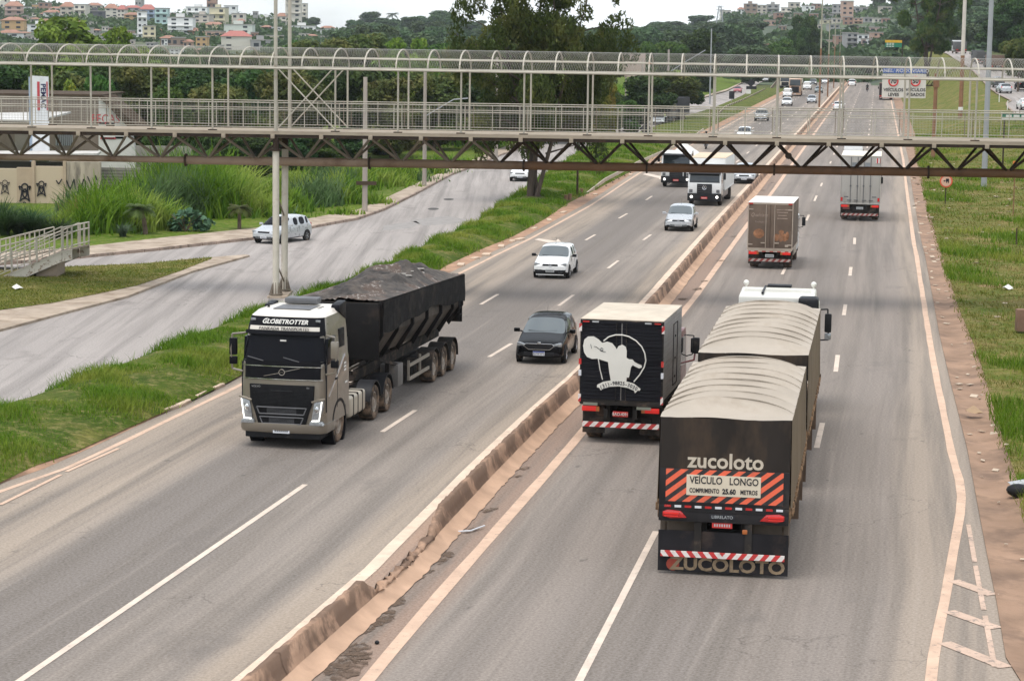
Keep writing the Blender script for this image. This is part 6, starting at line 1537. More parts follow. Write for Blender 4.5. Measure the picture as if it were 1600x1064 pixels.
g = G(1143, 162, .1); r = empty('road_sign', g); tag(r, 'small dark rectangular sign seen from behind near the far guard rail', 'road sign'); c = AT(1143, 149, g.y)-g
MB().bar((0, 0, 0), (0, 0, c.z+.2), .08).build('post', M_pgrey, r); MB().box((0, -.06, c.z), (.9, .05, 1.3)).build('sign_panel', M_ink, r)
g = G(1168, 150, .1); r = empty('road_sign', g); tag(r, 'dark and pale double panel sign below the distant diamond sign', 'road sign')
for y0, y1, m_ in ((135, 140, M_ink), (141, 147, M_paintw)):
    a = AT(1166, y0, g.y)-g; b_ = AT(1182 if m_ is M_ink else 1173, y1, g.y)-g; MB().bx(a.x, b_.x, -.06, -.02, b_.z, a.z).build('sign_panel', m_, r)
for px in (1167, 1173): q = AT(px, 136, g.y)-g; MB().bar((q.x, 0, 0), (q.x, 0, q.z), .07).build('post', M_pgrey, r)
# green direction signs on the right
GN = mat('sign green', (.02, .17, .10), .5)
def dirsign(label, x0, y0, x1, y1, Y, zg, hdr=None, posts=()):
    c0 = AT(x0, y0, Y); c1 = AT(x1, y1, Y); g = Vector(((c0.x+c1.x)/2, Y, zg)); r = empty('road_sign', g); tag(r, label, 'road sign'); a = c0-g; b_ = c1-g
    s = MB().bx(a.x, b_.x, -.05, .0, b_.z, a.z).build('sign_panel', GN, r)
    if hdr: q = AT(x0, hdr, Y)-g; MB().bx(a.x, b_.x, -.09, -.052, q.z, a.z).build('yellow_header', mat('sign yellow', (.6, .36, .03), .5), r); top = q.z
    else: top = a.z; MB().tube([(a.x, -.07, a.z), (b_.x, -.07, a.z), (b_.x, -.07, b_.z), (a.x, -.07, b_.z), (a.x, -.07, a.z)], .05, 4).build('sign_border', M_paintw, r)
    n = 3 if hdr else 1
    for k in range(n):
        z = top-(top-b_.z)*(k+.5)/n
        for j in range(5 if not hdr else 3): xx = a.x+(b_.x-a.x)*(.15+.16*j); MB().box((xx, -.056, z), ((b_.x-a.x)*.12, .01, (top-b_.z)/n*.4)).build('faded_lettering', M_paintw, r)
    for px in posts: q = AT(px, y1, Y)-g; MB().bar((q.x, .08, 0), (q.x, .08, a.z), .2 if hdr else .1).build('post', M_bd, r)
    return r
dirsign('distant green direction sign with a yellow header in front of the hillside houses', 1383, 63, 1409, 74.5, 520, 3.0, 67, (1410,))
dirsign('long green direction sign at the right edge beyond the footbridge', 1565, 177, 1640, 187, 170, .8, None, (1570, 1635))
for i, (px, py) in enumerate(((1561, 160), (1574, 172), (1593, 186), (1586, 190))):
    d_ = MB().cyl((0, 0, 0), (0, 0, 1.1), .06, .05, 8).build('delineator_post', M_paintw if i < 2 else M_wood); q = GR(px, py); d_.location = q; tag(d_, ('upper white roadside marker post on the right embankment kerb', 'lower white roadside marker post on the right embankment kerb', 'dark thin stake under the right green sign, right one', 'dark thin stake under the right green sign, left one')[i], 'post')
# PEMAC pylon and workshop buildings at the left
def pylon():
    Y = 150.; a = AT(39, 250, Y); g = Vector((AT(58, 200, Y).x, Y, .12)); r = empty('sign_pylon', g); tag(r, 'tall white sign pylon lettered PEMAC with red bands', 'sign')
    def q(px, py): return AT(px, py, Y)-g
    L, M_, Rr, zt = q(39, 121).x, q(49, 121).x, q(75.5, 121).x, q(49, 121).z
    WP = mat('pylon white', (.62, .63, .64), .6, var=.06, dirt=(.4, .4, .4), da=.3); SH = mat('pylon blue grey', (.30, .36, .46), .6, var=.1)
    V = [(L, 1.1, 0), (M_, 0, 0), (Rr, 0, 0), (Rr-.2, 1.1, 0)]; V += [(x, y, zt+(.1 if i == 1 else .05 if i == 2 else 0)) for i, (x, y, z) in enumerate(V)]
    MB().add(V, [(1, 2, 6, 5), (2, 3, 7, 6), (3, 0, 4, 7), (4, 5, 6, 7)]).build('pylon_body', WP, r)
    MB().add([(L, 1.09, 0), (M_, -.01, 0), (M_, -.01, zt), (L, 1.09, zt)], [(0, 1, 2, 3)]).build('side_face', SH, r)
    for x0, x1 in ((58, 62.5), (72.5, 75)): a = q(x0, 128); b = q(x1, 173); MB().bx(a.x, b.x, -.03, -.005, b.z, a.z).build('red_band', mat('sign dark red', (.42, .06, .07), .6), r)
    c = q(67.5, 150.5); text('PEMAC', .46, mat('navy lettering', (.05, .05, .10), .6), r, (c.x, -.02, c.z), (R(90), R(90), 0), 'lettering', .004, 1.12, bold=.012)
pylon()
def quadwall(mb, P0, P1, z0, z1, th=.2):
    d = (P1-P0); n = Vector((-d.y, d.x, 0)).normalized()*th
    vs = [Vector((p.x, p.y, z)) for p in (P0, P1) for z in (z0, z1)]+[Vector((p.x, p.y, z))+n for p in (P0, P1) for z in (z0, z1)]
    return mb.add(vs, [(0, 2, 3, 1), (4, 5, 7, 6), (0, 1, 5, 4), (2, 6, 7, 3), (1, 3, 7, 5), (0, 4, 6, 2)])
def workshop():
    PL = mat('taupe plaster', (.235, .19, .155), .9, var=.12, dirt=(.14, .11, .09), da=.35, ds=.35); WHT = mat('whitewashed wall', (.60, .58, .54), .85, var=.08, dirt=(.33, .3, .27), da=.3, ds=.8)
    RFB = mat('corrugated roof grey', (.36, .34, .32), .8, var=.15, dirt=(.2, .17, .14), da=.4, sc3=(.4, 3, 1))
    Y = 162.; g = AT(0, 300, Y); g = Vector((g.x, Y, .12)); r = empty('workshop_building', g); tag(r, 'long taupe workshop with a white end wall lettered in red, behind the sign pylon', 'building')
    def q(px, py, d=0): return AT(px, py, Y+d)-g
    a = q(-200, 148); b = q(156, 150)
    MB().bx(a.x, b.x, 0, 9, 0, q(0, 148.5).z).build('wall', PL, r)
    MB().bx(a.x, b.x+.2, -.25, 9.3, q(0, 148.5).z+.004, q(0, 146).z).build('roof', M_wood, r)
    # white gable wall with sloping top
    P_ = [q(156, 151), q(205, 200), q(214, 240), q(214, 262), q(156, 262)]
    MB().prism([(p.x, p.z) for p in P_], -.5, .3).build('end_wall', WHT, r)
    t_ = [q(157, 150.5), q(166, 150.0), q(206, 186), q(222, 201), q(204, 199)]
    MB().prism([(p.x, p.z) for p in t_], -.9, 4).build('sloping_roof', M_wood, r)
    RDt = mat('red lettering', (.5, .07, .08), .7)
    c = q(167, 186); text('PE\u00c7AS', .85, RDt, r, (c.x, -.53, c.z), (R(90), 0, 0), 'lettering', .004, .85)
    for k, (x0, x1, y) in enumerate(((158, 180, 193), (158, 196, 198.5), (160, 182, 216), (184, 194, 215))):
        a, b = q(x0, y-1.6), q(x1, y+1.6); m_ = MB()
        for j in range(7): xx = a.x+(b.x-a.x)*(j+.5)/7; m_.bx(xx-.12, xx+.12, -.53, -.51, b.z, a.z)
        m_.build('small_lettering', M_ink if k != 2 else RDt, r, smooth=False)
    a, b = q(88, 205), q(113, 228); w_ = MB().bx(a.x, b.x, -.06, .02, b.z, a.z).build('window', M_glassd, r)
    for k in range(9): xx = a.x+(b.x-a.x)*k/8; MB().bx(xx-.04, xx+.04, -.1, -.061, b.z, a.z).build('window_bar', M_pgrey, w_)
    a, b = q(23, 208), q(44, 236); MB().bx(a.x, b.x, -.05, .02, b.z, a.z).build('door', mat('grey beige door', (.3, .27, .24), .8), r)
    # canopy
    a = q(-60, 177, -6); c = q(0, 196, -7.5)
    V = [q(-100, 178, -1), q(70, 175, -1), q(111, 175, -1.6), q(58, 188, -7), q(0, 187, -7), q(-100, 187, -7)]
    MB().add(V+[v-Vector((0, 0, .12)) for v in V], [tuple(range(6)), tuple(range(11, 5, -1))]+[(i, (i+1) % 6, (i+1) % 6+6, i+6) for i in range(6)]).build('canopy', mat('pale sheet canopy', (.50, .49, .47), .7, var=.06), r, smooth=False)
    return r
workshop()
def low_sheds():
    PEA = mat('peach rendered wall', (.50, .40, .29), .9, var=.07, vs=.3, dirt=(.30, .24, .18), da=.25, ds=.5); BLK = mat('grey block wall', (.25, .23, .20), .9, var=.2, vs=2, dirt=(.12, .11, .10), da=.4, ds=.8)
    STN = mat('streaked old wall', (.38, .32, .25), .9, var=.2, vs=.8, dirt=(.12, .10, .085), da=.5, ds=.9, sc3=(2.2, 2.2, .35))
    TAN_ = mat('tan rendered wall', (.42, .32, .23), .9, var=.1, dirt=(.25, .19, .14), da=.3)
    Y = 138.; g = Vector((AT(80, 300, Y).x, Y, .1)); r = empty('perimeter_wall', g); tag(r, 'peach rendered boundary wall with black graffiti figures and a dark stained end', 'wall')
    def q(px, py, d=0): return AT(px, py, Y+d)-g
    segs = [(-120, 26, 262, PEA), (26, 50, 262, TAN_), (54, 100, 260, PEA), (101.5, 157, 253, STN)]
    for i, (x0, x1, yt, m_) in enumerate(segs):
        a, b = q(x0, yt), q(x1, yt); MB().bx(a.x, b.x, -.02*(i % 2)+(.0), .3, 0, a.z).build('wall_panel', m_, r)
    for px in (52, 101): a = q(px, 252); MB().bx(a.x-.09, a.x+.09, -.12, .25, 0, a.z).build('pilaster', TAN_, r)
    a, b = q(24, 328), q(44, 335); MB().bx(a.x, b.x, -.045, -.03, q(0, 336).z, q(0, 322).z).build('red_patch', mat('orange red paint', (.5, .13, .06), .9, var=.2), r)
    # graffiti figures: strokes of black paint
    def strokes(name, L_, w_=.045):
        m_ = MB()
        for s in L_:
            pp = [q(x, y)+Vector((0, -.06, 0)) for x, y in s]
            for a, b in zip(pp[:-1], pp[1:]): m_.bar(a, b, .012, w_)
        return m_.build(name, M_ink, r, smooth=False)
    def S(ox, oy, k, L_): return [[(ox+x*k, oy+y*k) for x, y in s] for s in L_]
    fig = [[(-7, 2), (-9, -4), (-5, -2), (-4, -6), (0, -8), (4, -6), (5, -2), (9, -4), (7, 2)], [(-4, -2), (-5, 8), (-7, 18)], [(4, -2), (5, 8), (7, 18)], [(-3, 2), (0, 6), (3, 2), (3, 10), (0, 15), (-3, 10), (-3, 2)], [(-8, 20), (-4, 16), (0, 15), (4, 16), (8, 20)], [(-2, 0), (0, 2), (2, 0)]]
    strokes('graffiti', S(39, 295, 1.0, fig), .09); strokes('graffiti', S(65, 290, .85, fig), .07); strokes('graffiti', S(8, 288, .8, fig), .04)
    strokes('graffiti', [[(36, 322), (37, 316), (40, 316), (40, 323)], [(66, 340), (70, 334), (74, 336)], [(104, 282), (110, 296), (116, 280), (118, 296)], [(122, 292), (126, 298), (131, 280), (134, 284), (133, 298)], [(137, 276), (144, 292)], [(149, 274), (152, 282)], [(88, 282), (92, 288), (97, 280)]], .07)
    # block wall behind and to the right
    g2 = Vector((AT(200, 300, 146).x, 146, .1)); r2 = empty('block_wall', g2); tag(r2, 'weathered grey concrete block wall to the right of the peach graffiti wall', 'wall')
    a = AT(157, 262, 146)-g2; b = AT(232, 262, 146)-g2; MB().bx(a.x, b.x, 0, .25, 0, a.z).build('wall_panel', BLK, r2)
    jm = mat('mortar joint', (.12, .11, .10), .95)
    nr = 9; z1 = a.z
    for k in range(1, nr): MB().bx(a.x, b.x, -.012, .0, z1*k/nr-.018, z1*k/nr+.018).build('mortar_course', jm, r2)
    b3 = AT(300, 262, 150)-g2; a3 = AT(212, 262, 150)-g2
    MB().bx(a3.x, b3.x, 4.0, 4.25, 0, (AT(212, 228, 150)-g2).z).build('wall_panel', BLK, r2)
    # sheet roofs behind the wall
    g3 = Vector((AT(70, 300, 146).x, 143, .1)); r3 = empty('lean_to_shed', g3); tag(r3, 'low lean-to shed with pale sheet roof behind the graffiti wall', 'shed')
    def q3(px, py, Y_): return AT(px, py, Y_)-g3
    V = [q3(-100, 243, 143), q3(152, 240, 143), q3(158, 236, 150), q3(-100, 236, 150)]
    MB().add(V+[v-Vector((0, 0, .15)) for v in V], [(0, 1, 2, 3), (7, 6, 5, 4), (0, 4, 5, 1), (1, 5, 6, 2), (2, 6, 7, 3), (3, 7, 4, 0)]).build('roof', mat('pale sheet roof', (.46, .44, .41), .8, var=.15, dirt=(.2, .18, .16), da=.4), r3, smooth=False)
    a = q3(-100, 246, 144); b = q3(150, 246, 144); MB().bx(a.x, b.x, .9, 1.0, 0, a.z-.2).build('wall', mat('dark shed wall', (.05, .045, .04), .9), r3)
low_sheds()
# billboard seen from behind, at the far left of the bend
def billboard():
    Y = 330.; g = Vector((AT(993, 150, Y).x, Y, .1)); r = empty('billboard', g); tag(r, 'plain pinkish billboard on two legs rising from the trees beyond the bridge', 'billboard')
    def q(px, py): return AT(px, py, Y)-g
    a, b = q(976, 84), q(1008, 121); MB().bx(a.x, b.x, -.1, .1, b.z, a.z).build('panel', mat('billboard back', (.42, .33, .28), .85, var=.08), r)
    for px in (978, 989): p_ = q(px, 120); MB().bx(p_.x-.12, p_.x+.12, -.1, .1, 0, p_.z).build('leg', M_pole, r)
billboard()
# litter and debris
for i, (px, py, lab) in enumerate(((26, 452, 'white scrap of paper under the access ramp'), (1575, 452, 'white plastic bag lying on the right verge grass'), (1521, 645, 'clump of torn cloth in the right gutter'), (626, 1, ''))):
    if not lab: continue
    o = G(px, py, .12); m_ = MB()
    rs = random.Random(i); vs = [Vector((.3*math.cos(t)*rs.uniform(.6, 1), .3*math.sin(t)*rs.uniform(.6, 1), rs.uniform(0, .12))) for t in np.linspace(0, 6.28, 9)[:-1]]+[Vector((0, 0, .22))]
    m_.add(vs, [(k, (k+1) % 8, 8) for k in range(8)]+[tuple(range(7, -1, -1))]); q = m_.build('litter', M_paintw if i != 2 else mat('tan cloth', (.35, .24, .15), .9)); q.location = o; tag(q, lab, 'litter')
def scrap_heap():
    g = G(1590, 775, .06); r = empty('bin_bag', g); tag(r, 'torn grey sheet and black bag dumped at the right gutter edge', 'rubbish')
    MB().sphere((0, 0, .14), (.28, .2, .16), 9, 6).build('bag', M_black, r)
    MB().prism([(-.1, .2), (.7, .35), (.9, .2), (.2, .1)], -.1, .7).build('torn_sheet', mat('grey sheet', (.35, .36, .37), .6, var=.2), r, bev=.01)
scrap_heap()
g = G(1597, 515, .2); bp = MB().box((0, 0, .35), (.45, .45, .8)).build('concrete_block', mat('brown block', (.2, .12, .08), .9, var=.2), bev=.03); bp.location = g; tag(bp, 'brown weathered block standing at the right picture edge', 'block')
# ================================================================== FAR AND SIDE TRAFFIC
def fcar(style, label, px, py, paint, deg=9., rear=False, lamps='off', det=1, name=None, cat=None, z=None, onR=False, sc=.97, **k):
    g = GR(px, py) if onR else G(px, py); dx = STY[style]['L']/2*(.8)
    if rear: hd = away(deg); x, y = vplace(g.x, g.y, hd, -dx, 0)
    else: hd = toward(deg); x, y = vplace(g.x, g.y, hd, dx, 0)
    zz = rz(y)+.03 if onR else 0
    return car(name or {'hatch': 'hatchback', 'sedan': 'sedan_car', 'suv': 'suv_car', 'van': 'passenger_van', 'pickup': 'pickup_truck'}[style], label, cat or {'van': 'van', 'pickup': 'pickup truck'}.get(style, 'car'), style, paint, (x, y, zz), hd, lamps=lamps, details=det, sc=sc, tails=rear, **k)
g1, g2_ = G(441, 381.5), G(478, 376.2); hd = math.atan2(g1.y-g2_.y, g1.x-g2_.x); x, y = vplace(g1.x, g1.y, hd, 1.22, .75)
car('hatchback', 'silver white hatchback half behind the footbridge columns on the side road', 'car', 'hatch', M_silver, (x, y), hd, glass=M_glassd, sc=.93, bumper=M_dgrey)
fcar('hatch', 'white hatchback partly behind the eucalyptus trunks on the side road', 813, 284, M_white, 8., det=2, bumper=M_dgrey)
fcar('hatch', 'white hatchback seen through the railing, left of the dark backed diamond sign', 990, 207, M_white, -35.)
fcar('sedan', 'silver sedan glimpsed above the bridge deck beyond the big eucalyptus', 946, 214, M_silver, -30.)
fcar('pickup', 'small white pickup parked in front of the dark covered lorry on the side road', 1028, 196, M_white, 5.)
fcar('hatch', 'faded red hatchback alone on the far side road', 1152, 146, M_pink, 8.)
fcar('hatch', 'small white hatchback at the top of the side road near the double panel sign', 1196, 128, M_white, 9.)
fcar('suv', 'small dark car behind the white hatchback at the top of the side road', 1198, 122.5, M_dgrey, 9.)
fcar('hatch', 'white hatchback just above the footbridge deck in the oncoming lanes', 1162, 220, M_white, 9.)
fcar('suv', 'silver grey pickup like car beyond the footbridge deck', 1189, 190, M_silver, 9., bumper=M_dgrey)
fcar('sedan', 'front white sedan of the pair in the outer oncoming lane', 1229, 166, M_white, 9.)
fcar('van', 'white van close behind the white sedan beside the orange tractor lorry', 1230, 153, M_white, 9., sc=.9)
fcar('hatch', 'silver hatchback in the middle oncoming lane right of the orange tractor lorry', 1268, 162, M_silver, 9.)
fcar('van', 'tall white van right of the orange tractor lorry', 1261, 141, M_white, 9., sc=.95)
fcar('suv', 'dark car with headlights on behind the tall white van', 1270, 134, M_dgrey, 9., lamps='on')
fcar('hatch', 'grey green hatchback beside the nearest median mast', 1279, 146, mat('grey green paint', (.2, .23, .22), .35, .3, coat=.5), 9.)
fcar('suv', 'white car near the second median mast', 1289, 132, M_white, 9.)
fcar('sedan', 'black sedan near the third median mast', 1300, 124, M_blackp, 9.)
fcar('sedan', 'distant silver sedan in the oncoming lanes left of the median masts', 1281.5, 115, M_silver, 9.)
fcar('hatch', 'distant white hatchback in the oncoming lanes behind the black sedan', 1303, 117, M_white, 9.)
fcar('van', 'distant white van seen through the roof mesh of the footbridge', 1305, 105, M_white, 9.)
fcar('sedan', 'white sedan driving away in the fast lane just above the bridge railing', 1310, 173, M_white, 9., rear=True)
fcar('pickup', 'white pickup driving away beyond the bridge, left of the distant motorcycle', 1331, 135, M_white, 9., rear=True, sc=1.05)
fcar('suv', 'distant grey car driving away near the far bend', 1342, 115, M_dgrey, 9., rear=True)
fcar('sedan', 'distant white car driving away beside the grey one', 1357, 113, M_white, 9., rear=True)
fcar('van', 'white van with a dark rear window just ahead of the tall box truck', 1333, 246, M_white, 9.3, rear=True, sc=.93)
fcar('sedan', 'silver sedan on the raised road at the right', 1572, 147, M_silver, 1., rear=True, onR=True)
fcar('suv', 'dark grey car ahead of the silver sedan on the raised road', 1561, 138, M_dgrey, 1., rear=True, onR=True)
fcar('suv', 'black car at the right edge on the raised road', 1601, 142, M_blackp, 1., rear=True, onR=True)
fcar('hatch', 'white hatchback cut off by the right edge of the picture on the raised road', 1606, 173, M_white, 1., rear=True, onR=True)
fcar('van', 'small white van parked on the grass under the green sign', 1561, 201, M_white, -8., rear=True, sc=.62)
fcar('van', 'pale grey van at the right edge far up the raised road', 1600, 121, M_silver, 1., rear=True, onR=True)
# tractor lorry, truck behind it, brick lorry, covered lorry, lorries on the raised road
def boxy(name, label, px, py, deg, rear, cabm, bodym, W_=2.35, H=3.4, Lb=7., onR=False, hz=2.7, brick=False, cabfront=True, z0=1.0):
    g = GR(px, py) if onR else G(px, py); hd = away(deg) if rear else toward(deg)
    r = empty(name, (g.x, g.y, rz(g.y)+.02 if onR else 0), hd); tag(r, label, 'truck')
    if rear:
        b = MB().bx(0, Lb, -W_/2, W_/2, z0, H).build('cargo_box' if not brick else 'brick_load', bodym, r, bev=.02); cab_box(r, Lb+.2, 1.8, W_-.1, .6, hz, cabm); truck_tail(r, 0, W_, z0); chassis(r, 0, Lb+1.5)
        for s in (1, -1): wheel(r, Lb*.25, s*(W_/2-.25), .47, .42, M_rimw, M_tyred, True); wheel(r, Lb+1.1, s*(W_/2-.2), .47, .28, M_rimw, M_tyred, True)
    else:
        fx, zw0, zw1 = cab_box(r, -2.0, 2.0, W_, .6, hz, cabm); MB().bx(-.05, .04, -.75, .75, .7, zw0-.1).build('grille', M_black, r, bev=.02)
        MB().bx(-.3, .08, -W_/2, W_/2, .3, .62).build('front_bumper', cabm if cabfront else M_black, r, bev=.04)
        for s in (1, -1):
            MB().box((.06, s*(W_/2-.25), .75), (.08, .3, .16)).build('headlight', M_lens, r, bev=.02); wheel(r, -1.2, s*(W_/2-.15), .47, .28, M_rimw, M_tyred, True); wheel(r, -Lb, s*(W_/2-.25), .47, .42, M_rimw, M_tyred, True)
        MB().bx(-2.3-Lb, -2.3, -W_/2, W_/2, z0, H).build('cargo_box', bodym, r, bev=.03); chassis(r, -Lb-2, -1)
        plate(r, .09, 0, .45)
    return r
ORG = mat('orange brown lorry paint', (.42, .26, .17), .4, coat=.4); CRM = mat('cream lorry paint', (.6, .52, .42), .4, coat=.4)
boxy('tractor_lorry', 'orange brown tractor lorry with a tall dark windscreen in the oncoming lanes', 1242, 151, 9, False, ORG, CRM, 2.3, 3.3, 9, hz=3.45)
boxy('cabover_truck', 'distant cream truck half hidden behind the orange tractor lorry', 1226, 139, 9, False, CRM, CRM, 2.2, 2.9, 6, hz=2.6, cabfront=False)
def brickmat():
    m, n, b = _new('stacked bricks'); t = n.nodes.new('ShaderNodeTexCoord'); mpn = n.nodes.new('ShaderNodeMapping'); mpn.inputs['Rotation'].default_value = (R(90), 0, R(90))
    bt = n.nodes.new('ShaderNodeTexBrick'); bt.inputs['Scale'].default_value = 2.2; bt.inputs['Color1'].default_value = (.34, .15, .09, 1); bt.inputs['Color2'].default_value = (.24, .11, .07, 1); bt.inputs['Mortar'].default_value = (.03, .02, .02, 1); bt.inputs['Mortar Size'].default_value = .06
    n.links.new(t.outputs['Object'], mpn.inputs[0]); n.links.new(mpn.outputs[0], bt.inputs['Vector']); n.links.new(bt.outputs['Color'], b.inputs['Base Color']); b.inputs['Roughness'].default_value = .9; return m
boxy('brick_lorry', 'lorry stacked with red bricks driving away behind the speed limit board', 1384, 157, 9, True, M_white, brickmat(), 2.5, 3.1, 8, brick=True, z0=.9)
boxy('covered_lorry', 'parked dark covered lorry with a white roof edge on the side road', 1036, 193, 20, False, M_grey, mat('dark lorry cover', (.05, .05, .055), .7), 2.3, 3.2, 6, hz=2.6, z0=.9)
boxy('box_truck', 'distant white box truck driving away behind the blue bar of the speed sign', 1380, 112, 9, True, M_white, mat('white box body', (.72, .72, .70)), 2.4, 3.6, 7)
boxy('dump_truck', 'distant dark lorry on the crest of the raised road beside the brown mast', 1502, 84.5, 2, True, M_white, mat('dark dump body', (.1, .1, .1)), 2.4, 2.7, 5, onR=True, hz=3.0)
boxy('dump_truck', 'dark lorry on the raised road left of the grey lighting mast', 1535, 101, 2, True, M_grey, mat('dark dump body', (.1, .1, .1)), 2.4, 2.4, 5, onR=True)
boxy('flatbed_lorry', 'brown laden lorry on the raised road right of the grey lighting mast', 1558, 112, 2, True, M_grey, mat('brown lorry load', (.16, .11, .085), .8, var=.4, vs=4), 2.5, 2.9, 6, onR=True)
for (px, py, deg, rear, lab, labp, jk, pn) in ((1103, 233, 9, False, 'dark motorcycle partly behind the footbridge deck', 'motorcyclist in a pale jacket behind the footbridge deck', mat('pale jacket', (.5, .5, .5), .8), M_blackp),
        (1355, 144, 9, True, 'distant motorcycle driving away in the middle lane', 'motorcyclist in black riding away in the middle lane', mat('black jacket', (.03, .03, .03), .8), M_red),
        (1057, 191, 9, False, 'small motorcycle on the side road right of the covered lorry', 'motorcyclist in dark clothes on the side road', mat('dark jacket', (.06, .06, .07), .8), M_grey)):
    g = G(px, py); h = away(deg) if rear else toward(deg)
    motorcycle(lab, (g.x, g.y), h, pn); rider(labp, (g.x, g.y), h, jk, M_blackp if not rear else M_grey)
def standing(label, p, vest, head):
    J = [(0, 0, .95, .15, .8), (0, 0, 1.15, .14, .85), (0, 0, 1.38, .17, .6), (0, 0, 1.5, .06), (0, 0, 1.58, .06), (0, .2, 1.42, .06), (.03, .27, 1.13, .045), (.1, .26, .9, .035), (0, -.2, 1.42, .06), (.03, -.27, 1.13, .045), (.1, -.26, .9, .035),
         (0, .1, .88, .1), (.02, .12, .5, .065), (0, .13, .08, .05), (.14, .13, .05, .04), (0, -.1, .88, .1), (-.02, -.12, .5, .065), (-.05, -.13, .08, .05), (.09, -.13, .05, .04)]
    E_ = [(0, 1), (1, 2), (2, 3), (3, 4), (2, 5), (5, 6), (6, 7), (2, 8), (8, 9), (9, 10), (0, 11), (11, 12), (12, 13), (13, 14), (0, 15), (15, 16), (16, 17), (17, 18)]
    o = person_skin('person', J, E_, mat('dark trousers', (.05, .05, .06), .8)); o.location = p; o.rotation_euler = (0, 0, head); tag(o, label, 'person')
    sk = mat('skin', (.30, .17, .11), .6); h = MB().sphere((.01, 0, 1.68), (.095, .08, .115), 12, 8).build('head', sk, o); MB().sphere((-.01, 0, 1.72), (.1, .085, .1), 12, 8).build('hair', M_black, h)
    v = person_skin('vest', [(0, 0, .98, .18, .85), (0, 0, 1.2, .175, .85), (0, 0, 1.42, .2, .7)], [(0, 1), (1, 2)], vest, o)
    for s in (1, -1):
        hb = MB().box((.12, s*.26, .84), (.035, .07, .09)).build('hand', sk, o, bev=.012); f = MB()
        for k in range(4): f.tube([(.12, s*.26-.024+.016*k, .8), (.13, s*.26-.024+.016*k, .755), (.12, s*.26-.024+.016*k, .72+.006*(k % 2))], .008, 5)
        f.tube([(.14, s*.26, .84), (.165, s*.25, .80), (.16, s*.25, .77)], .009, 5); f.build('fingers', sk, hb)
    return o
g = G(1038, 194, .12); standing('worker in a lime yellow safety vest standing beside the white pickup', (g.x, g.y, .0), mat('lime vest', (.45, .6, .04), .6), R(-70))
drop_wheel_protos()
# ================================================================== HILLS
def horizon(px): return 60+(px-800)*math.tan(R(.76))
SKX = [-400, 0, 100, 200, 300, 400, 450, 500, 560, 620, 700, 800, 900, 1000, 1030, 1060, 1100, 1150, 1250, 1330, 1400, 1450, 1500, 1600, 2000]
SKY = [8, 12, 16, 20, 24, 30, 38, 50, 42, 40, 46, 56, 64, 66, 60, 47, 36, 27, 22, 18, 12, -5, -25, -55, -90]
def hprof(px, Y):
    """height of the land seen in picture column px at distance Y"""
    zs = 10.5+(horizon(px)-np.interp(px, SKX, SKY))*1500/FPX
    near = 620 if px < 1380 else 560
    t = min(1, max(0, (Y-near)/(1500-near))); t = t*t*(3-2*t)*.45+t*.55
    return -.1+zs*t*(1-.15*max(0, (Y-1500)/1500))+(math.sin(px*.021+Y*.004)+math.sin(px*.047+1.3+Y*.007))*t*1.1
colx = np.arange(-420, 2021, 20); rowY = np.concatenate([np.arange(560, 1500, 30), np.arange(1500, 2600, 120)])
V = []; F = []
for Y in rowY:
    for px in colx: d = ray(px, horizon(px)); V.append((d.x/d.y*Y, Y, hprof(px, Y)))
nc = len(colx)
for i in range(len(rowY)-1):
    for j in range(nc-1): a = i*nc+j; F.append((a, a+1, a+nc+1, a+nc))
m, n, b = _new('hillside'); c = mixc(n, mrange(n, noise(n, .018, 5, .6), .42, .58), (.03, .045, .022), (.06, .085, .032))
c = mixc(n, mrange(n, noise(n, .011, 5, .6), .6, .68, 0, .6), c, (.18, .15, .10)); n.links.new(c, b.inputs['Base Color']); b.inputs['Roughness'].default_value = .95
hl = raw('hills', V, F, m, smooth=True); hl['kind'] = 'structure'
def onhill(px, py):
    lo, hi = 620., 2300.; prev = None
    for Y in np.arange(620, 2300, 12.):
        p = AT(px, py, Y)
        if p.z <= hprof(px, Y): return Vector((p.x, Y, hprof(px, Y)))
    Y = 1500; p = AT(px, py, Y); return Vector((p.x, Y, hprof(px, Y)))
# ================================================================== HOUSES ON THE HILLS
COLS = {'cream': (.58, .54, .47), 'white': (.70, .70, .68), 'beige': (.48, .43, .37), 'pink beige': (.46, .34, .30), 'orange': (.50, .33, .17), 'brick red': (.32, .20, .155), 'grey': (.33, .32, .31), 'pale yellow': (.56, .51, .36), 'pale blue': (.30, .36, .45), 'mint': (.54, .57, .51), 'salmon': (.47, .32, .25), 'teal': (.40, .52, .50), 'charcoal': (.10, .10, .11), 'brown': (.27, .20, .16)}
def hm(c): return mat('house '+c, COLS[c], .9, var=.08, vs=.15, dirt=tuple(x*.62 for x in COLS[c]), da=.25, ds=.3)
M_tile = mat('clay tile roof', (.30, .165, .12), .9, var=.2, vs=.4, dirt=(.2, .12, .09), da=.3, ds=.5); M_tiler = mat('red tile roof', (.34, .13, .11), .85, var=.15); M_slab = mat('grey roof slab', (.33, .31, .29), .9, var=.15)
M_win = mat('far window dark', (.045, .05, .06), .3, var=.2)
_wm = MB().box((0, 0, 0), (1, .12, 1)).build('tmp', M_win); WINME = _wm.data; bpy.data.objects.remove(_wm)
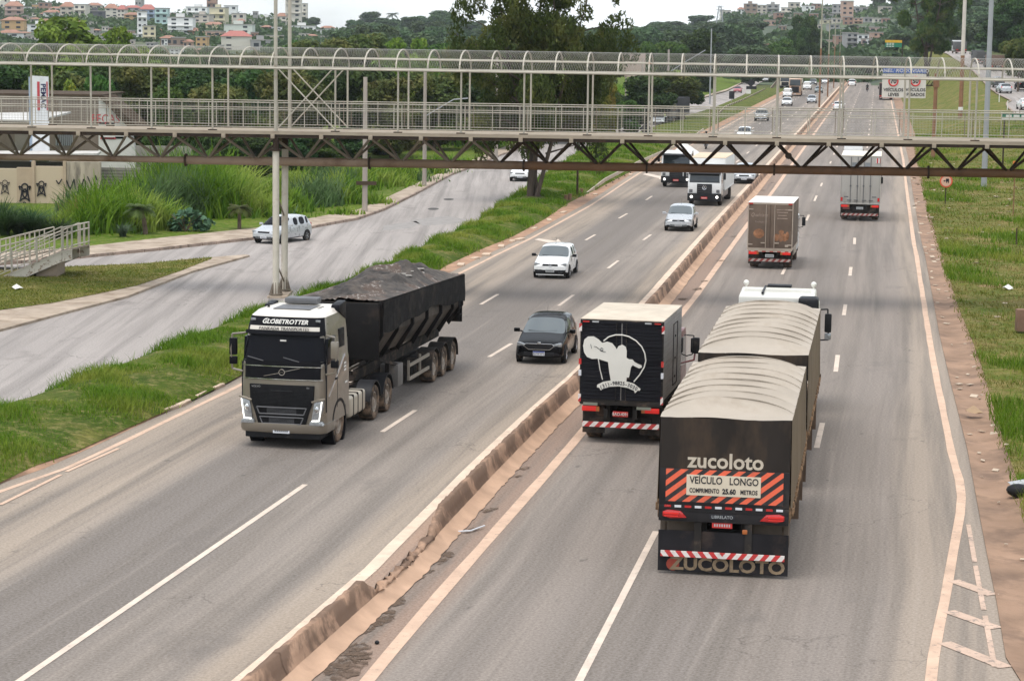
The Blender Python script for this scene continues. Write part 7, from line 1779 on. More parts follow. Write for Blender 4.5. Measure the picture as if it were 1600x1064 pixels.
def house(x0, x1, yt, yb, col, roof, st, label, cols_=None, Yf=None, group=None):
    xc = (x0+x1)/2; g = onhill(xc, yb) if Yf is None else None
    if Yf: g = Vector((AT(xc, yb, Yf).x, Yf, AT(xc, yb, Yf).z))
    k = g.y/FPX; w_ = (x1-x0)*k; h = (yb-yt)*k; dpt = max(6, min(w_*.9, 18)); g.z = AT(xc, yb, g.y).z
    r = empty('house' if st < 4 else 'apartment_building', g, R(random.uniform(-12, 12))*(w_ < 16)); tag(r, label, 'house' if st < 4 else 'building', group)
    m_ = hm(col); pitched = roof in ('tile', 'red'); rh = min(h*.28, 2.6) if pitched else .5
    hw = h-rh
    MB().bx(-w_/2, w_/2, 0, dpt, -9, hw).build('wall', m_, r)
    if pitched:
        mr = M_tile if roof == 'tile' else M_tiler; e = .5
        V = [(-w_/2-e, -e, hw+.01), (w_/2+e, -e, hw+.01), (w_/2+e, dpt+e, hw+.01), (-w_/2-e, dpt+e, hw+.01), (-w_*.22, dpt/2, hw+rh), (w_*.22, dpt/2, hw+rh)]
        MB().add(V, [(0, 1, 5, 4), (1, 2, 5), (2, 3, 4, 5), (3, 0, 4), (3, 2, 1, 0)]).build('roof', mr, r, smooth=False)
    else:
        q = MB().bx(-w_/2-.2, w_/2+.2, -.2, dpt+.2, hw+.01, hw+.35).build('roof', M_slab, r)
        if w_ > 8: MB().bx(-w_*.2, w_*.12, dpt*.3, dpt*.6, hw+.36, hw+.36+1.5).build('water_tank_room', m_, q)
    n = cols_ or max(2, min(4, int(w_/4.2)))
    for i in range(st):
        zf = hw*(i+.55)/st
        for j in range(n):
            if st*n > 5 and random.random() < .13: continue
            o = bpy.data.objects.new('window', WINME); COL.objects.link(o); o.parent = r; o.location = (-w_/2+w_*(j+.5)/n, -.03, zf); o.scale = (min(1.9, w_/n*.48), 1, min(1.35, hw/st*.42))
        if st > 1 and i and random.random() < .45: MB().bx(-w_/2+.3, w_/2-.3, -1.0, -.0, hw*i/st-.1, hw*i/st+.12).build('balcony', m_, r)
    return r
HL = [(0,12,-3,22,'cream','slab',3),(8,36,3,30,'pink beige','tile',3),(36,50,11,22,'white','slab',2),(50,62,7,19,'orange','slab',1),(60,77,4,19,'brick red','slab',2),(76,95,11,21,'white','tile',2),(3,37,27,47,'orange','tile',2),
(-4,31,47,66,'white','tile',2),(43,80,38,52,'white','slab',2),(68,96,16,31,'white','tile',2),(94,115,4,31,'beige','tile',3),(115,134,7,33,'cream','slab',3),(134,164,17,34,'charcoal','slab',2),(136,160,5,20,'beige','tile',2),
(164,184,7,32,'cream','tile',4),(183,195,9,33,'cream','red',3),(194,216,20,34,'orange','tile',2),(195,219,9,23,'grey','red',2),(219,242,8,36,'pale blue','red',3),(215,230,18,62,'white','slab',5),(223,243,40,66,'pale yellow','slab',3),(242,262,13,46,'teal','slab',4),
(262,301,27,60,'white','slab',5),(290,324,11,28,'white','slab',2),(301,327,23,47,'beige','slab',4),(327,352,12,42,'pale yellow','slab',3),(350,370,9,32,'white','slab',3),(362,382,21,40,'cream','slab',2),(320,351,35,50,'pale yellow','tile',2),
(350,394,38,60,'mint','slab',3),(346,393,49,80,'cream','red',4),(294,309,44,63,'brick red','tile',2),(320,346,48,68,'salmon','slab',2),(306,323,57,74,'orange','slab',2),(392,426,62,79,'grey','slab',1),(415,443,55,67,'pale yellow','slab',1),
(406,428,27,37,'white','slab',1),(430,448,21,40,'cream','tile',2),(446,470,-14,42,'cream','slab',8),(466,479,6,40,'cream','slab',5),(501,524,41,54,'white','tile',1),(452,492,40,51,'white','slab',1),(323,338,-12,14,'brick red','slab',3),(211,221,-6,10,'grey','slab',2),
(250,270,56,72,'brown','tile',1),(268,290,58,74,'brown','slab',1),(286,300,62,76,'salmon','tile',1),(392,404,50,62,'brick red','slab',1),(395,402,18,34,'grey','slab',2),(64,78,30,44,'pale yellow','tile',1),(20,44,66,80,'brown','slab',1)]
RD_ = {'tile': 'clay tile roof', 'red': 'red roof', 'slab': 'flat roof'}
NUM = ['', 'one storey', 'two storey', 'three storey', 'four storey', 'five storey', 'six storey', 'seven storey', 'eight storey']
def place_words(x, y, lo, hi):
    if y < lo: return 'on the ridge'
    return 'halfway up' if y < hi else 'low on the slope'
prev = None; used = {}
for (x0, x1, yt, yb, c, rf, st) in HL:
    lab = f"{NUM[st]} {c} house with {RD_[rf]}" if st < 4 else f"{NUM[st]} {c} block with {RD_[rf]}"
    lab += ' '+place_words(x0, yb, 26, 50)+(', just right of the '+prev if prev else ', leftmost of all')
    if len(lab.split()) > 16: lab = ' '.join(lab.replace(' with ', ', ').split()[:16])
    if x0 in (446, 323): lab = {446: 'tall eight storey cream tower block behind the bridge masts', 323: 'brick red tower top rising above the left ridge'}[x0]
    house(x0, x1, yt, yb, c, rf, st, lab); prev = c+(' house' if st < 4 else ' block')
HR = [(1128,1142,16,25,'cream','slab',1),(1153,1163,12,24,'white','tile',2),(1164,1183,6,19,'brown','slab',2),(1182,1198,8,20,'beige','slab',2),(1198,1217,7,21,'grey','slab',2),(1220,1236,12,26,'cream','slab',2),(1233,1250,4,20,'beige','slab',2),(1257,1273,9,23,'white','slab',2),(1270,1282,6,21,'brick red','slab',3),
(1284,1300,11,23,'grey','slab',2),(1196,1212,31,41,'salmon','slab',1),(1212,1224,20,38,'brick red','slab',3),(1264,1278,21,31,'brick red','slab',1),(1285,1302,22,31,'grey','slab',1),(1285,1302,31,38,'pale yellow','slab',1),(1196,1214,69,82,'salmon','tile',1),
(1300,1317,7,28,'grey','slab',3),(1315,1333,2,32,'salmon','slab',4),(1334,1356,11,27,'grey','slab',2),(1377,1394,10,24,'beige','slab',2),(1357,1382,42,60,'pink beige','slab',2),(1382,1391,43,50,'teal','slab',1),(1308,1323,55,80,'brick red','slab',3),(1322,1340,51,82,'grey','slab',4),
(1339,1357,53,80,'white','slab',3),(1286,1308,62,80,'pink beige','slab',2),(1364,1380,50,66,'salmon','slab',2),(1240,1256,20,30,'brown','slab',1),(1345,1362,60,80,'pink beige','slab',2),(1318,1333,26,40,'brick red','slab',2),(1296,1312,38,50,'grey','slab',2),(1410,1430,34,44,'beige','slab',1),(1144,1154,18,26,'beige','slab',1),(1172,1186,20,28,'brick red','slab',1),(1188,1200,21,29,'grey','slab',1),(1204,1214,22,30,'beige','slab',1),(1226,1238,27,35,'cream','slab',1),(1242,1254,31,40,'salmon','slab',1),(1256,1268,32,41,'grey','slab',1),(1300,1314,28,37,'beige','slab',1),(1334,1348,28,38,'salmon','slab',2),(1350,1364,27,36,'grey','slab',1),(1366,1378,28,37,'cream','slab',1),(1378,1390,28,38,'brick red','slab',1),(1216,1228,40,49,'brown','slab',1),(1270,1284,38,47,'beige','slab',1),(1342,1354,42,51,'brick red','slab',1)]
SHORT = {1: 'low', 2: 'two storey', 3: 'three storey', 4: 'four storey', 5: 'five storey', 8: 'tall'}
USED = set()
def neighbour_label(me, L_, side):
    x0, x1, yt, yb, c, rf, st = me; cx, cy = (x0+x1)/2, (yt+yb)/2
    ds = lambda q: f"{SHORT[q[6]]} {q[4]}"
    ot = sorted([q for q in L_ if q != me], key=lambda q: abs((q[0]+q[1])/2-cx)+1.6*abs((q[2]+q[3])/2-cy))[:7]
    def rel(q):
        dx, dy = cx-(q[0]+q[1])/2, cy-(q[2]+q[3])/2
        return ('right of' if dx > 0 else 'left of') if abs(dx) > 1.2*abs(dy) else ('below' if dy > 0 else 'above')
    h = f"{SHORT[st]} {c} house with {RD_[rf]}" if st < 4 else f"{SHORT[st]} {c} block with {RD_[rf]}"
    for i in range(len(ot)):
        for j in range(i+1, len(ot)):
            lab = f"{h}, {rel(ot[i])} the {ds(ot[i])} and {rel(ot[j])} the {ds(ot[j])}"
            if len(lab.split()) > 16: lab = lab.replace(f'{c} house with {RD_[rf]}', f'{c} house, '+RD_[rf].split()[0]+'-roofed').replace(',,', ',').replace(' and ', ', ')
            if len(lab.split()) > 16: lab = lab.replace(' storey', '-storey')
            if side == 'right' and len((lab+' right hill').split()) <= 16: lab += ', right hill'
            if lab not in USED and len(lab.split()) <= 16: USED.add(lab); return lab
    return h
# small pale houses packed between the named ones on the left slope
FILL = [(14,24,22,30,'beige',''),(80,92,30,38,'white',''),(100,112,30,39,'beige',''),(118,131,33,42,'white',''),(140,152,34,43,'cream',''),(160,170,34,42,'salmon',''),(172,184,33,43,'beige',''),(188,200,35,44,'white',''),(203,213,36,46,'cream',''),(243,252,46,56,'brick red',''),(252,262,60,72,'white',''),
(228,241,66,78,'grey',''),(300,308,44,52,'cream',''),(302,316,30,40,'white',''),(338,350,24,34,'beige',''),(370,380,30,42,'brick red',''),(383,393,30,40,'cream',''),(395,408,40,50,'beige',''),(408,420,40,50,'brick red',''),(424,440,42,53,'white',''),(428,444,68,78,'beige',''),(306,320,76,86,'brick red',''),(330,346,70,82,'cream',''),
(265,280,76,86,'white',''),(0,10,30,40,'beige',''),(34,44,24,33,'brick red',''),(50,62,20,30,'cream',''),(62,74,20,29,'beige',''),(36,44,60,70,'beige',''),(460,478,52,62,'cream',''),(480,496,54,63,'brick red',''),(440,452,56,66,'white',''),(500,512,56,64,'beige','')]
rs = random.Random(31)
for k in range(420):
    if len(FILL) > 84: break
    px = rs.uniform(0, 520); w_ = rs.uniform(8, 14); h_ = rs.uniform(6, 11); yb = rs.uniform(float(np.interp(px, SKX, SKY))+4, 74)
    q = (round(px), round(px+w_), round(yb-h_), round(yb), rs.choice(['white', 'white', 'cream', 'cream', 'beige', 'brick red', 'grey', 'pale yellow', 'salmon']), '')
    if any(min(q[1], o[1])-max(q[0], o[0]) > 2 and min(q[3], o[3])-max(q[2], o[2]) > 2 for o in HL+FILL): continue
    FILL.append(q)
for i, (x0, x1, yt, yb, c, _) in enumerate(FILL):
    o_ = sum(1 for q in FILL if q[4] == c); k_ = 1+sum(1 for q in FILL if q[4] == c and q[0] < x0)
    house(x0, x1, yt, yb, c, 'slab' if i % 3 else 'tile', 2 if yb-yt > 8 else 1, neighbour_label((x0, x1, yt, yb, c, 'slab' if i % 3 else 'tile', 2 if yb-yt > 8 else 1), [q if len(q) == 7 else q[:5]+('slab', 2 if q[3]-q[2] > 8 else 1) for q in HL+FILL], 'left'))
prev = None
for (x0, x1, yt, yb, c, rf, st) in HR:
    lab = f"{NUM[st]} {c} house with {RD_[rf]}, right hill, number {1+sum(1 for q in HR if (q[0], q[2]) < (x0, yt))} from its left"
    house(x0, x1, yt, yb, c, rf, st, neighbour_label((x0, x1, yt, yb, c, rf, st), HR, 'right'))
# lattice mast on the right hill
g = onhill(1124, 52); k = g.y/FPX; r = empty('lattice_tower', g); tag(r, 'thin steel lattice power mast on the right hill', 'power mast'); H_ = 41*k
f_ = MB()
for a, b_ in ((-1, -1), (1, -1), (1, 1), (-1, 1)): f_.bar((a*2.2, b_*2.2, 0), (a*.5, b_*.5, H_), .3)
f_.build('mast_frame', M_pgrey, r); f_ = MB()
for i in range(7):
    z = H_*i/7; z2 = H_*(i+1)/7; w1 = 2.2-1.7*i/7; w2 = 2.2-1.7*(i+1)/7; f_.bar((-w1, -w1, z), (w2, -w2, z2), .16).bar((w1, -w1, z), (-w2, -w2, z2), .16)
f_.build('lattice_brace', M_pgrey, r)
for z in (.85, .95): MB().bar((-2.2, 0, H_*z), (2.2, 0, H_*z), .22).build('cross_arm', M_pgrey, r)
# ================================================================== VEGETATION
def leaf_crown(blobs, n, size, rs, flat=.4, aspect=1.7, droop=0.):
    """many small leaf clump faces through the volume of several lobes"""
    blobs = np.array(blobs, float); vol = blobs[:, 3]*blobs[:, 4]*blobs[:, 5]; pr = vol**(2/3); pr /= pr.sum()
    idx = rs.choice(len(blobs), n, p=pr); B_ = blobs[idx]
    d = rs.normal(size=(n, 3)); d /= np.linalg.norm(d, axis=1)[:, None]
    rad = rs.uniform(.35, 1.0, n)**.5; rad *= 1+.13*np.sin(d[:, 0]*7+B_[:, 0]*3)*np.cos(d[:, 2]*6+B_[:, 1])
    c = B_[:, :3]+d*rad[:, None]*B_[:, 3:6]
    nrm = d*.7+rs.normal(size=(n, 3))*.7; nrm[:, 2] += flat; nrm /= np.linalg.norm(nrm, axis=1)[:, None]
    a = np.cross(nrm, rs.normal(size=(n, 3))); a[:, 2] -= droop; a /= np.linalg.norm(a, axis=1)[:, None]; b_ = np.cross(nrm, a)
    s = size*rs.uniform(.55, 1.35, n)[:, None]; a *= s*aspect*.5; b_ *= s*.5
    V = np.stack([c-a, c-b_*.9+a*.1, c+a, c+b_*.9], 1).reshape(-1, 3); F = np.arange(4*n).reshape(-1, 4); return V, F
def limbs(h, spread, rs, n=6, r0=.22, trunk_h=.35, lean=(0, 0)):
    mb = MB(); top = Vector((lean[0], lean[1], h*trunk_h)); mb.cyl((0, 0, -.3), top*.5+Vector((rs.uniform(-.1, .1), 0, 0)), r0*1.25, r0, 9, False).cyl(top*.5, top, r0, r0*.8, 9, False)
    for i in range(n):
        a = 2*PI*i/n+rs.uniform(-.4, .4); e = Vector((math.cos(a)*spread*rs.uniform(.4, .75), math.sin(a)*spread*rs.uniform(.4, .75), h*rs.uniform(.62, .88))); m_ = (top+e)/2+Vector((rs.uniform(-.3, .3), rs.uniform(-.3, .3), h*.04))
        mb.cyl(top, m_, r0*.55, r0*.35, 7, False).cyl(m_, e, r0*.35, r0*.1, 6, False)
        for k in range(2): e2 = m_+(e-m_)*.4+Vector((rs.uniform(-1, 1), rs.uniform(-1, 1), rs.uniform(.2, 1)))*spread*.3; mb.cyl(m_+(e-m_)*.3, e2, r0*.2, r0*.05, 5, False)
    return mb
M_bark = mat('bark', (.13, .095, .07), .95, var=.3, vs=3, bmp=.4, bs=12)
LG = {'dark': leafmat('leaves dark', (.022, .048, .016), (.045, .085, .025), (.07, .12, .03)), 'olive': leafmat('leaves olive', (.05, .07, .02), (.10, .125, .035), (.16, .15, .045)), 'mid': leafmat('leaves mid green', (.035, .075, .018), (.075, .14, .03), (.12, .18, .04)),
      'bright': leafmat('leaves bright green', (.07, .15, .02), (.13, .25, .035), (.21, .33, .05)), 'yellow': leafmat('leaves yellow green', (.11, .15, .025), (.22, .24, .04), (.36, .27, .04)), 'far': leafmat('leaves distant', (.045, .075, .035), (.075, .115, .05), (.10, .145, .055), vs=.08), 'fardark': leafmat('leaves distant dark', (.03, .05, .028), (.055, .08, .04), vs=.08)}
def tree_proto(name, leaf, seed, blobs_n, n, size, squash=.8, trunk_h=.3, droop=0., low=.25, nl=6):
    """unit tree, about 10 m tall and 10 m wide, scaled when placed"""
    rs = np.random.default_rng(seed); rr = random.Random(seed); B_ = []
    for i in range(blobs_n):
        a = rs.uniform(0, 2*PI); q = rs.uniform(0, 1)**.6; z = rs.uniform(low, .9)*10; wz = math.sin(PI*min(1, max(.12, (z/10-low*.55)/(1.02-low*.55))))**.55
        rb = rs.uniform(.9, 1.75); B_.append((math.cos(a)*q*3.6*wz, math.sin(a)*q*3.6*wz, z, rb*1.15, rb*1.15, rb*squash))
    B_.append((0, 0, 6, 2.4, 2.4, 2.2)); V, F = leaf_crown(B_, n, size, rs, droop=droop)
    V[:, 2] *= 10/np.percentile(V[:, 2], 99.5); kx_ = 5.1/np.percentile(np.hypot(V[:, 0], V[:, 1]), 97); V[:, :2] *= kx_
    r = empty(name); raw('crown', V, F, LG[leaf], r); limbs(10, 4, rr, nl, .24, trunk_h).build('trunk', M_bark, r); return r
TP_ = {'dark': [tree_proto('tree', 'dark', 1, 20, 15000, .34), tree_proto('tree', 'dark', 2, 24, 15000, .34, low=.12)],
       'olive': [tree_proto('tree', 'olive', 3, 20, 15000, .32), tree_proto('tree', 'olive', 4, 26, 15000, .30, droop=.5, low=.1)],
       'mid': [tree_proto('tree', 'mid', 5, 22, 15000, .32), tree_proto('tree', 'mid', 6, 18, 14000, .34, squash=.6, low=.15)],
       'bright': [tree_proto('tree', 'bright', 7, 26, 14000, .34, low=.1)], 'yellow': [tree_proto('tree', 'yellow', 8, 16, 9000, .3, low=.15)],
       'far': [tree_proto('tree', 'far', 9, 18, 5200, .5, low=.1), tree_proto('tree', 'far', 10, 22, 5200, .5, low=.05, squash=1.1), tree_proto('tree', 'fardark', 11, 18, 5200, .5, low=.1)]}
CH = {}
for o in bpy.data.objects:
    if o.parent and o.parent.name.startswith('tree'): CH.setdefault(o.parent, []).append(o)
first = set()
def place_tree(kind, px, top, width, Y, label, group=None, zb=0., name='tree', trunk=True, base=None):
    ps = TP_[kind]; p = random.choice(ps); x = AT(px, 100, Y).x; k = Y/FPX; H_ = (AT(px, top, Y).z-zb) if base is None else base
    o = p.copy(); COL.objects.link(o); o.name = name; o.location = (x, Y, zb); o.rotation_euler = (0, 0, random.uniform(0, 6.28)); s = width*k/10.2; o.scale = (s, s, H_/10.2); tag(o, label, 'tree', group)
    for c in CH[p]:
        if not trunk and c.name.startswith('trunk'): continue
        d = c.copy(); COL.objects.link(d); d.parent = o
    return o
NT = [('dark',12,96,150,190,'dark tree at the left picture edge behind the workshop roof'),('olive',95,112,110,186,'olive tree directly behind the white sign pylon'),('yellow',112,128,60,176,'low tree with yellowing foliage right of the sign pylon'),('dark',160,98,120,200,'dark tree above the white end wall of the workshop'),
('mid',150,118,50,180,'small fresh green tree above the end of the workshop roof'),('olive',222,96,120,196,'drooping olive tree between the workshop and the grey block wall'),('dark',292,112,120,188,'dark round tree behind the grey block wall'),('mid',270,138,95,168,'low dense green tree just right of the block wall'),('olive',352,132,120,172,'rounded olive tree with a broad low crown left of the bridge columns'),
('dark',330,100,110,225,'tall dark tree behind the rounded olive one'),('dark',392,110,110,200,'dark tree immediately left of the bridge columns'),('olive',455,112,120,190,'olive tree seen through the crossed bridge braces'),('dark',515,108,120,210,'dark tree between the crossed braces and the timber board pole'),('dark',560,104,120,205,'very dark tree behind the utility pole with the crossed board'),
('olive',612,122,115,195,'olive brown tree right of the utility pole with the crossed board'),('yellow',640,112,90,215,'yellow brown tree behind the lamp arm of the utility pole'),('olive',680,112,110,210,'reddish olive tree between the two slim poles'),('mid',725,110,110,220,'green tree left of the big eucalyptus trunks'),('dark',775,118,120,215,'dark tree behind the trunks of the big eucalyptus'),
('dark',850,128,110,230,'dark drooping tree right behind the big eucalyptus'),('olive',912,118,110,235,'olive tree right of the big eucalyptus at railing height'),('yellow',951,132,42,225,'small tree covered with orange yellow blossom'),('mid',970,150,70,240,'green bush like tree above the white pickup'),('dark',1010,118,90,285,'dark tree beneath the plain billboard'),
('olive',1045,112,90,300,'broad olive tree right of the billboard'),('dark',1072,115,60,330,'dark tree at the foot of the bright green bank'),
('olive',20,82,150,270,'broad tree top behind the roof mesh at the left edge'),('bright',130,31,215,262,'very bright green feathery tree rising above the left end of the bridge roof'),('bright',72,44,120,255,'lower bright green tree on the left flank of the feathery one'),('bright',188,45,110,256,'lower bright green tree on the right flank of the feathery one'),('mid',265,78,110,280,'green tree top behind the mesh roof below the white apartment block'),
('dark',330,74,110,290,'dark tree top behind the mesh roof below the cream block'),('olive',405,82,100,285,'olive tree top left of the bridge masts'),('mid',450,66,70,300,'green tree top just right of the bridge masts'),('olive',505,60,130,290,'wide olive tree top above the bridge roof'),('olive',570,54,110,310,'tall olive tree top left of the fresh green ones'),('bright',618,62,80,300,'fresh green tree top above the bridge roof'),('bright',665,62,70,305,'second fresh green tree top, nearer to the eucalyptus'),
('mid',720,66,90,320,'green tree top touching the left side of the eucalyptus crown'),('olive',780,60,100,330,'olive tree top hidden deep behind the eucalyptus crown'),('olive',930,80,90,330,'green tree top right of the eucalyptus crown above the roof mesh'),('dark',1092,47,84,460,'big dark spreading tree above the bridge roof near the foot of the right hill'),('mid',1042,66,60,430,'smaller green tree left of the big dark spreading one'),
('dark',1258,26,56,620,'very dark conical tree in front of the right hillside houses'),('dark',1246,44,40,615,'lower shoulder tree left of the very dark conical one'),('mid',1215,62,60,600,'green tree left of the very dark conical one'),('far',1172,72,70,560,'grey green tree below the bright hillside clearing'),('mid',1008,66,50,420,'green tree over the left end of the far curve')]
NT += [('dark',250,205,70,158,'low dark bush behind the block wall, leftmost of three'),('mid',300,200,80,162,'low green bush between the block wall and the rounded olive tree'),('dark',345,205,80,160,'very low dark bush below the rounded olive tree'),('dark',395,215,80,168,'low dark bush just left of the bridge columns'),('dark',450,205,80,176,'low dark bush just right of the bridge columns'),('mid',500,208,80,178,'low green bush right of the bridge columns at truss height'),
('dark',545,200,80,186,'low dark bush left of the pole with the crossed board'),('dark',600,195,90,200,'low dark bush right of the pole with the crossed board'),('mid',655,190,90,212,'low green bush at the end of the far kerb'),('dark',715,185,90,225,'low dark bush left of the slim pole by the eucalyptus'),('mid',770,182,90,238,'low green bush behind the eucalyptus trunks'),('dark',880,165,110,262,'low dark bush mass right of the eucalyptus trunks'),('mid',940,160,80,290,'low green bush above the glimpsed silver sedan')]
for (kd, px, top, wd, Y, lab) in NT: place_tree(kd, px, top, wd, Y, lab)
# dark woods on the right, beyond the raised road
rs = random.Random(5)
for i in range(46):
    px = rs.uniform(1512, 1640); Y = rs.uniform(300, 560); x = AT(px, 80, Y).x
    if x < SRXs(Y)+11: x = SRXs(Y)+11+rs.uniform(0, 25)
    px_ = PX((x, Y, 20))[0]
    o = place_tree(rs.choice(['dark', 'dark', 'mid']), px_, rs.uniform(-20, 35), rs.uniform(60, 105)*400/Y, Y, *(('tall tree in the dark wood beyond the raised road on the right', 'trees of the wood beyond the raised road')), zb=rz(Y)+.2)
o = place_tree('olive', 1592, 60, 60, 330, 'olive tree at the right edge in front of the dark wood', zb=rz(330));  # same olive leaf colour as the other olive trees
rs = random.Random(8); nfar = 0
CLR = [(1146, 1208, 36, 60), (1100, 1128, 22, 40)]
HALL = [(x0, x1, yt, yb) for (x0, x1, yt, yb, *_r) in HL+HR+FILL]
for ri, Yr in enumerate((640, 690, 760, 850, 960, 1090, 1240, 1400)):
    for px0 in range(-20, 1560, 36 if ri < 6 else 44):
        px = px0+rs.uniform(-16, 16)+(ri % 2)*18; Y = Yr*rs.uniform(.96, 1.05); z = hprof(px, Y); p = AT(px, 100, Y); py = PX((p.x, Y, z))[1]; h = rs.uniform(6, 12)*(1.25 if Y < 800 else 1); wd = rs.uniform(11, 19); k_ = FPX/Y
        if px > 1560 or any(a < px < b and c < py-3 < d for a, b, c, d in CLR): continue
        x0, x1, y0, y1 = px-wd*.42*k_, px+wd*.42*k_, py-h*k_, py
        bad = any(min(x1, b)-max(x0, a) > 3 and min(y1, d-3)-max(y0, c) > 4 for a, b, c, d in HALL)
        if bad:
            h = 3.5; y0 = py-h*k_; wd *= .6; x0, x1 = px-wd*.42*k_, px+wd*.42*k_
            if any(min(x1, b)-max(x0, a) > 3 and min(y1, d-3)-max(y0, c) > 3 for a, b, c, d in HALL): continue
        if nfar >= 292: continue
        place_tree('far', px, 0, wd*k_, Y, *(lambda a, b_: ('leafy tree on the '+a+' hill, '+b_, 'trees on the '+a+' hill, '+b_))('left' if px < 520 else 'middle' if px < 1000 else 'right', 'near its foot' if ri < 3 else 'halfway up' if ri < 6 else 'along the ridge'), zb=z-1, base=h, name='hill_tree'); nfar += 1
# scrub and small crowns too many to count over the slopes
n = 76000; pxs = rng.uniform(-60, 1620, n); Yc = 600*np.exp(rng.uniform(0, 1, n)*math.log(1520/600)); P_ = []
for px, Y in zip(pxs, Yc):
    z = hprof(px, Y); x = (ray(px, 60).x/ray(px, 60).y)*Y; py = 532-(z-CAMZ)/1 if False else horizon(px)-(z-CAMZ)*FPX/Y
    if any(a < px < b and c < py < d for a, b, c, d in CLR): continue
    if math.sin(x*.045+1)*math.sin(Y*.021)+math.sin(x*.013+Y*.008) < -.75: continue
    P_.append((x, Y, z+rng.uniform(0, 1.7)*(1.3+math.sin(x*.11+Y*.05))))
P_ = np.array(P_); nn_ = len(P_); nr_ = rng.normal(size=(nn_, 3)); nr_[:, 2] += .5; nr_ /= np.linalg.norm(nr_, axis=1)[:, None]; a_ = np.cross(nr_, rng.normal(size=(nn_, 3))); a_ /= np.linalg.norm(a_, axis=1)[:, None]; b_ = np.cross(nr_, a_); s_ = rng.uniform(.7, 1.9, nn_)[:, None]
V = np.stack([P_-a_*s_, P_-b_*s_*.7, P_+a_*s_, P_+b_*s_*.7], 1).reshape(-1, 3); us = raw('undergrowth', V, np.arange(4*nn_).reshape(-1, 4), leafmat('hill scrub', (.035, .06, .026), (.07, .11, .042), (.11, .15, .055), vs=.03)); us['kind'] = 'stuff'
# palm on the left ridge
def frond_palm(name, label, loc, h, fl, nfr, leaf, r0=.16, lean=(0, 0), cat='palm', trunks=1, arch=1.):
    r = empty(name, loc); tag(r, label, cat); rs = random.Random(len(label)); V = []; F = []
    top = Vector((lean[0], lean[1], h)); MB().cyl((0, 0, -.2), top*.5+Vector((lean[0]*-.2, 0, 0)), r0*1.1, r0, 9).cyl(top*.5+Vector((lean[0]*-.2, 0, 0)), top, r0, r0*.9, 9).build('trunk', M_bark, r)
    for i in range(nfr):
        a = 2*PI*i/nfr+rs.uniform(-.2, .2); el = rs.uniform(-.2, 1.2); d = Vector((math.cos(a), math.sin(a), 0)); s = Vector((-d.y, d.x, 0)); L = fl*rs.uniform(.8, 1.1); prev = None; nn = 9
        P_ = []
        for k in range(nn+1):
            t = k/nn; P_.append(top+d*L*(math.sin(t*1.35)*math.cos(el*.5)*.95)+Vector((0, 0, L*(math.sin(el)*t*.9-arch*.62*t*t))))
        for k in range(1, nn+1):
            p = P_[k]; t = k/nn; ll = L*.34*math.sin(PI*min(.97, t*.8+.15))
            for sg in (1, -1):
                for q in range(2):
                    pp = P_[k-1].lerp(p, q/2+.25); e = pp+s*sg*ll+(p-P_[k-1]).normalized()*ll*.5+Vector((0, 0, -ll*.35)); wv = (p-P_[k-1])*.22; n0 = len(V); V += [pp-wv, pp+wv, e+wv*.3, e-wv*.3]; F.append((n0, n0+1, n0+2, n0+3))
    raw('fronds', [tuple(v) for v in V], F, LG[leaf], r); return r
g = onhill(613, 38); frond_palm('palm_tree', 'lone palm on the skyline beside the clump of ridge trees', (g.x, g.y, g.z), 7., 5., 14, 'fardark', .3, cat='palm')
for (px, py, w_, lab) in ((580, 38, 40, 'large rounded tree on the skyline left of the lone palm'), (482, 42, 34, 'round dark tree on the skyline right of the tall cream tower'), (645, 46, 40, 'dark ridge tree right of the lone palm'), (690, 44, 52, 'broad dark ridge tree left of the eucalyptus crown')):
    g = onhill(px, py+4); o = place_tree('far', px, 0, w_, g.y, lab, zb=g.z-1, base=max(9, (w_*.62)*g.y/FPX)); 
# bright bank left of the far side road
ysB = np.arange(195, 620, 8.)
kx = np.array([float(np.interp(y, SW[:, 1], SW[:, 0])) for y in ysB])
for i, y in enumerate(ysB):
    if y > SW[-1][1]: kx[i] = SW[-1][0]+(y-SW[-1][1])*.155
strip('green_bank', kx-60, kx-.5, 0, M_lawn, 10, ys=ysB, zf=lambda t, x, Y: .13+min(1, max(0, (Y-215)/90))*5.2*math.sin(PI*min(1., (1-t)*1.1)*.5)**1.2)
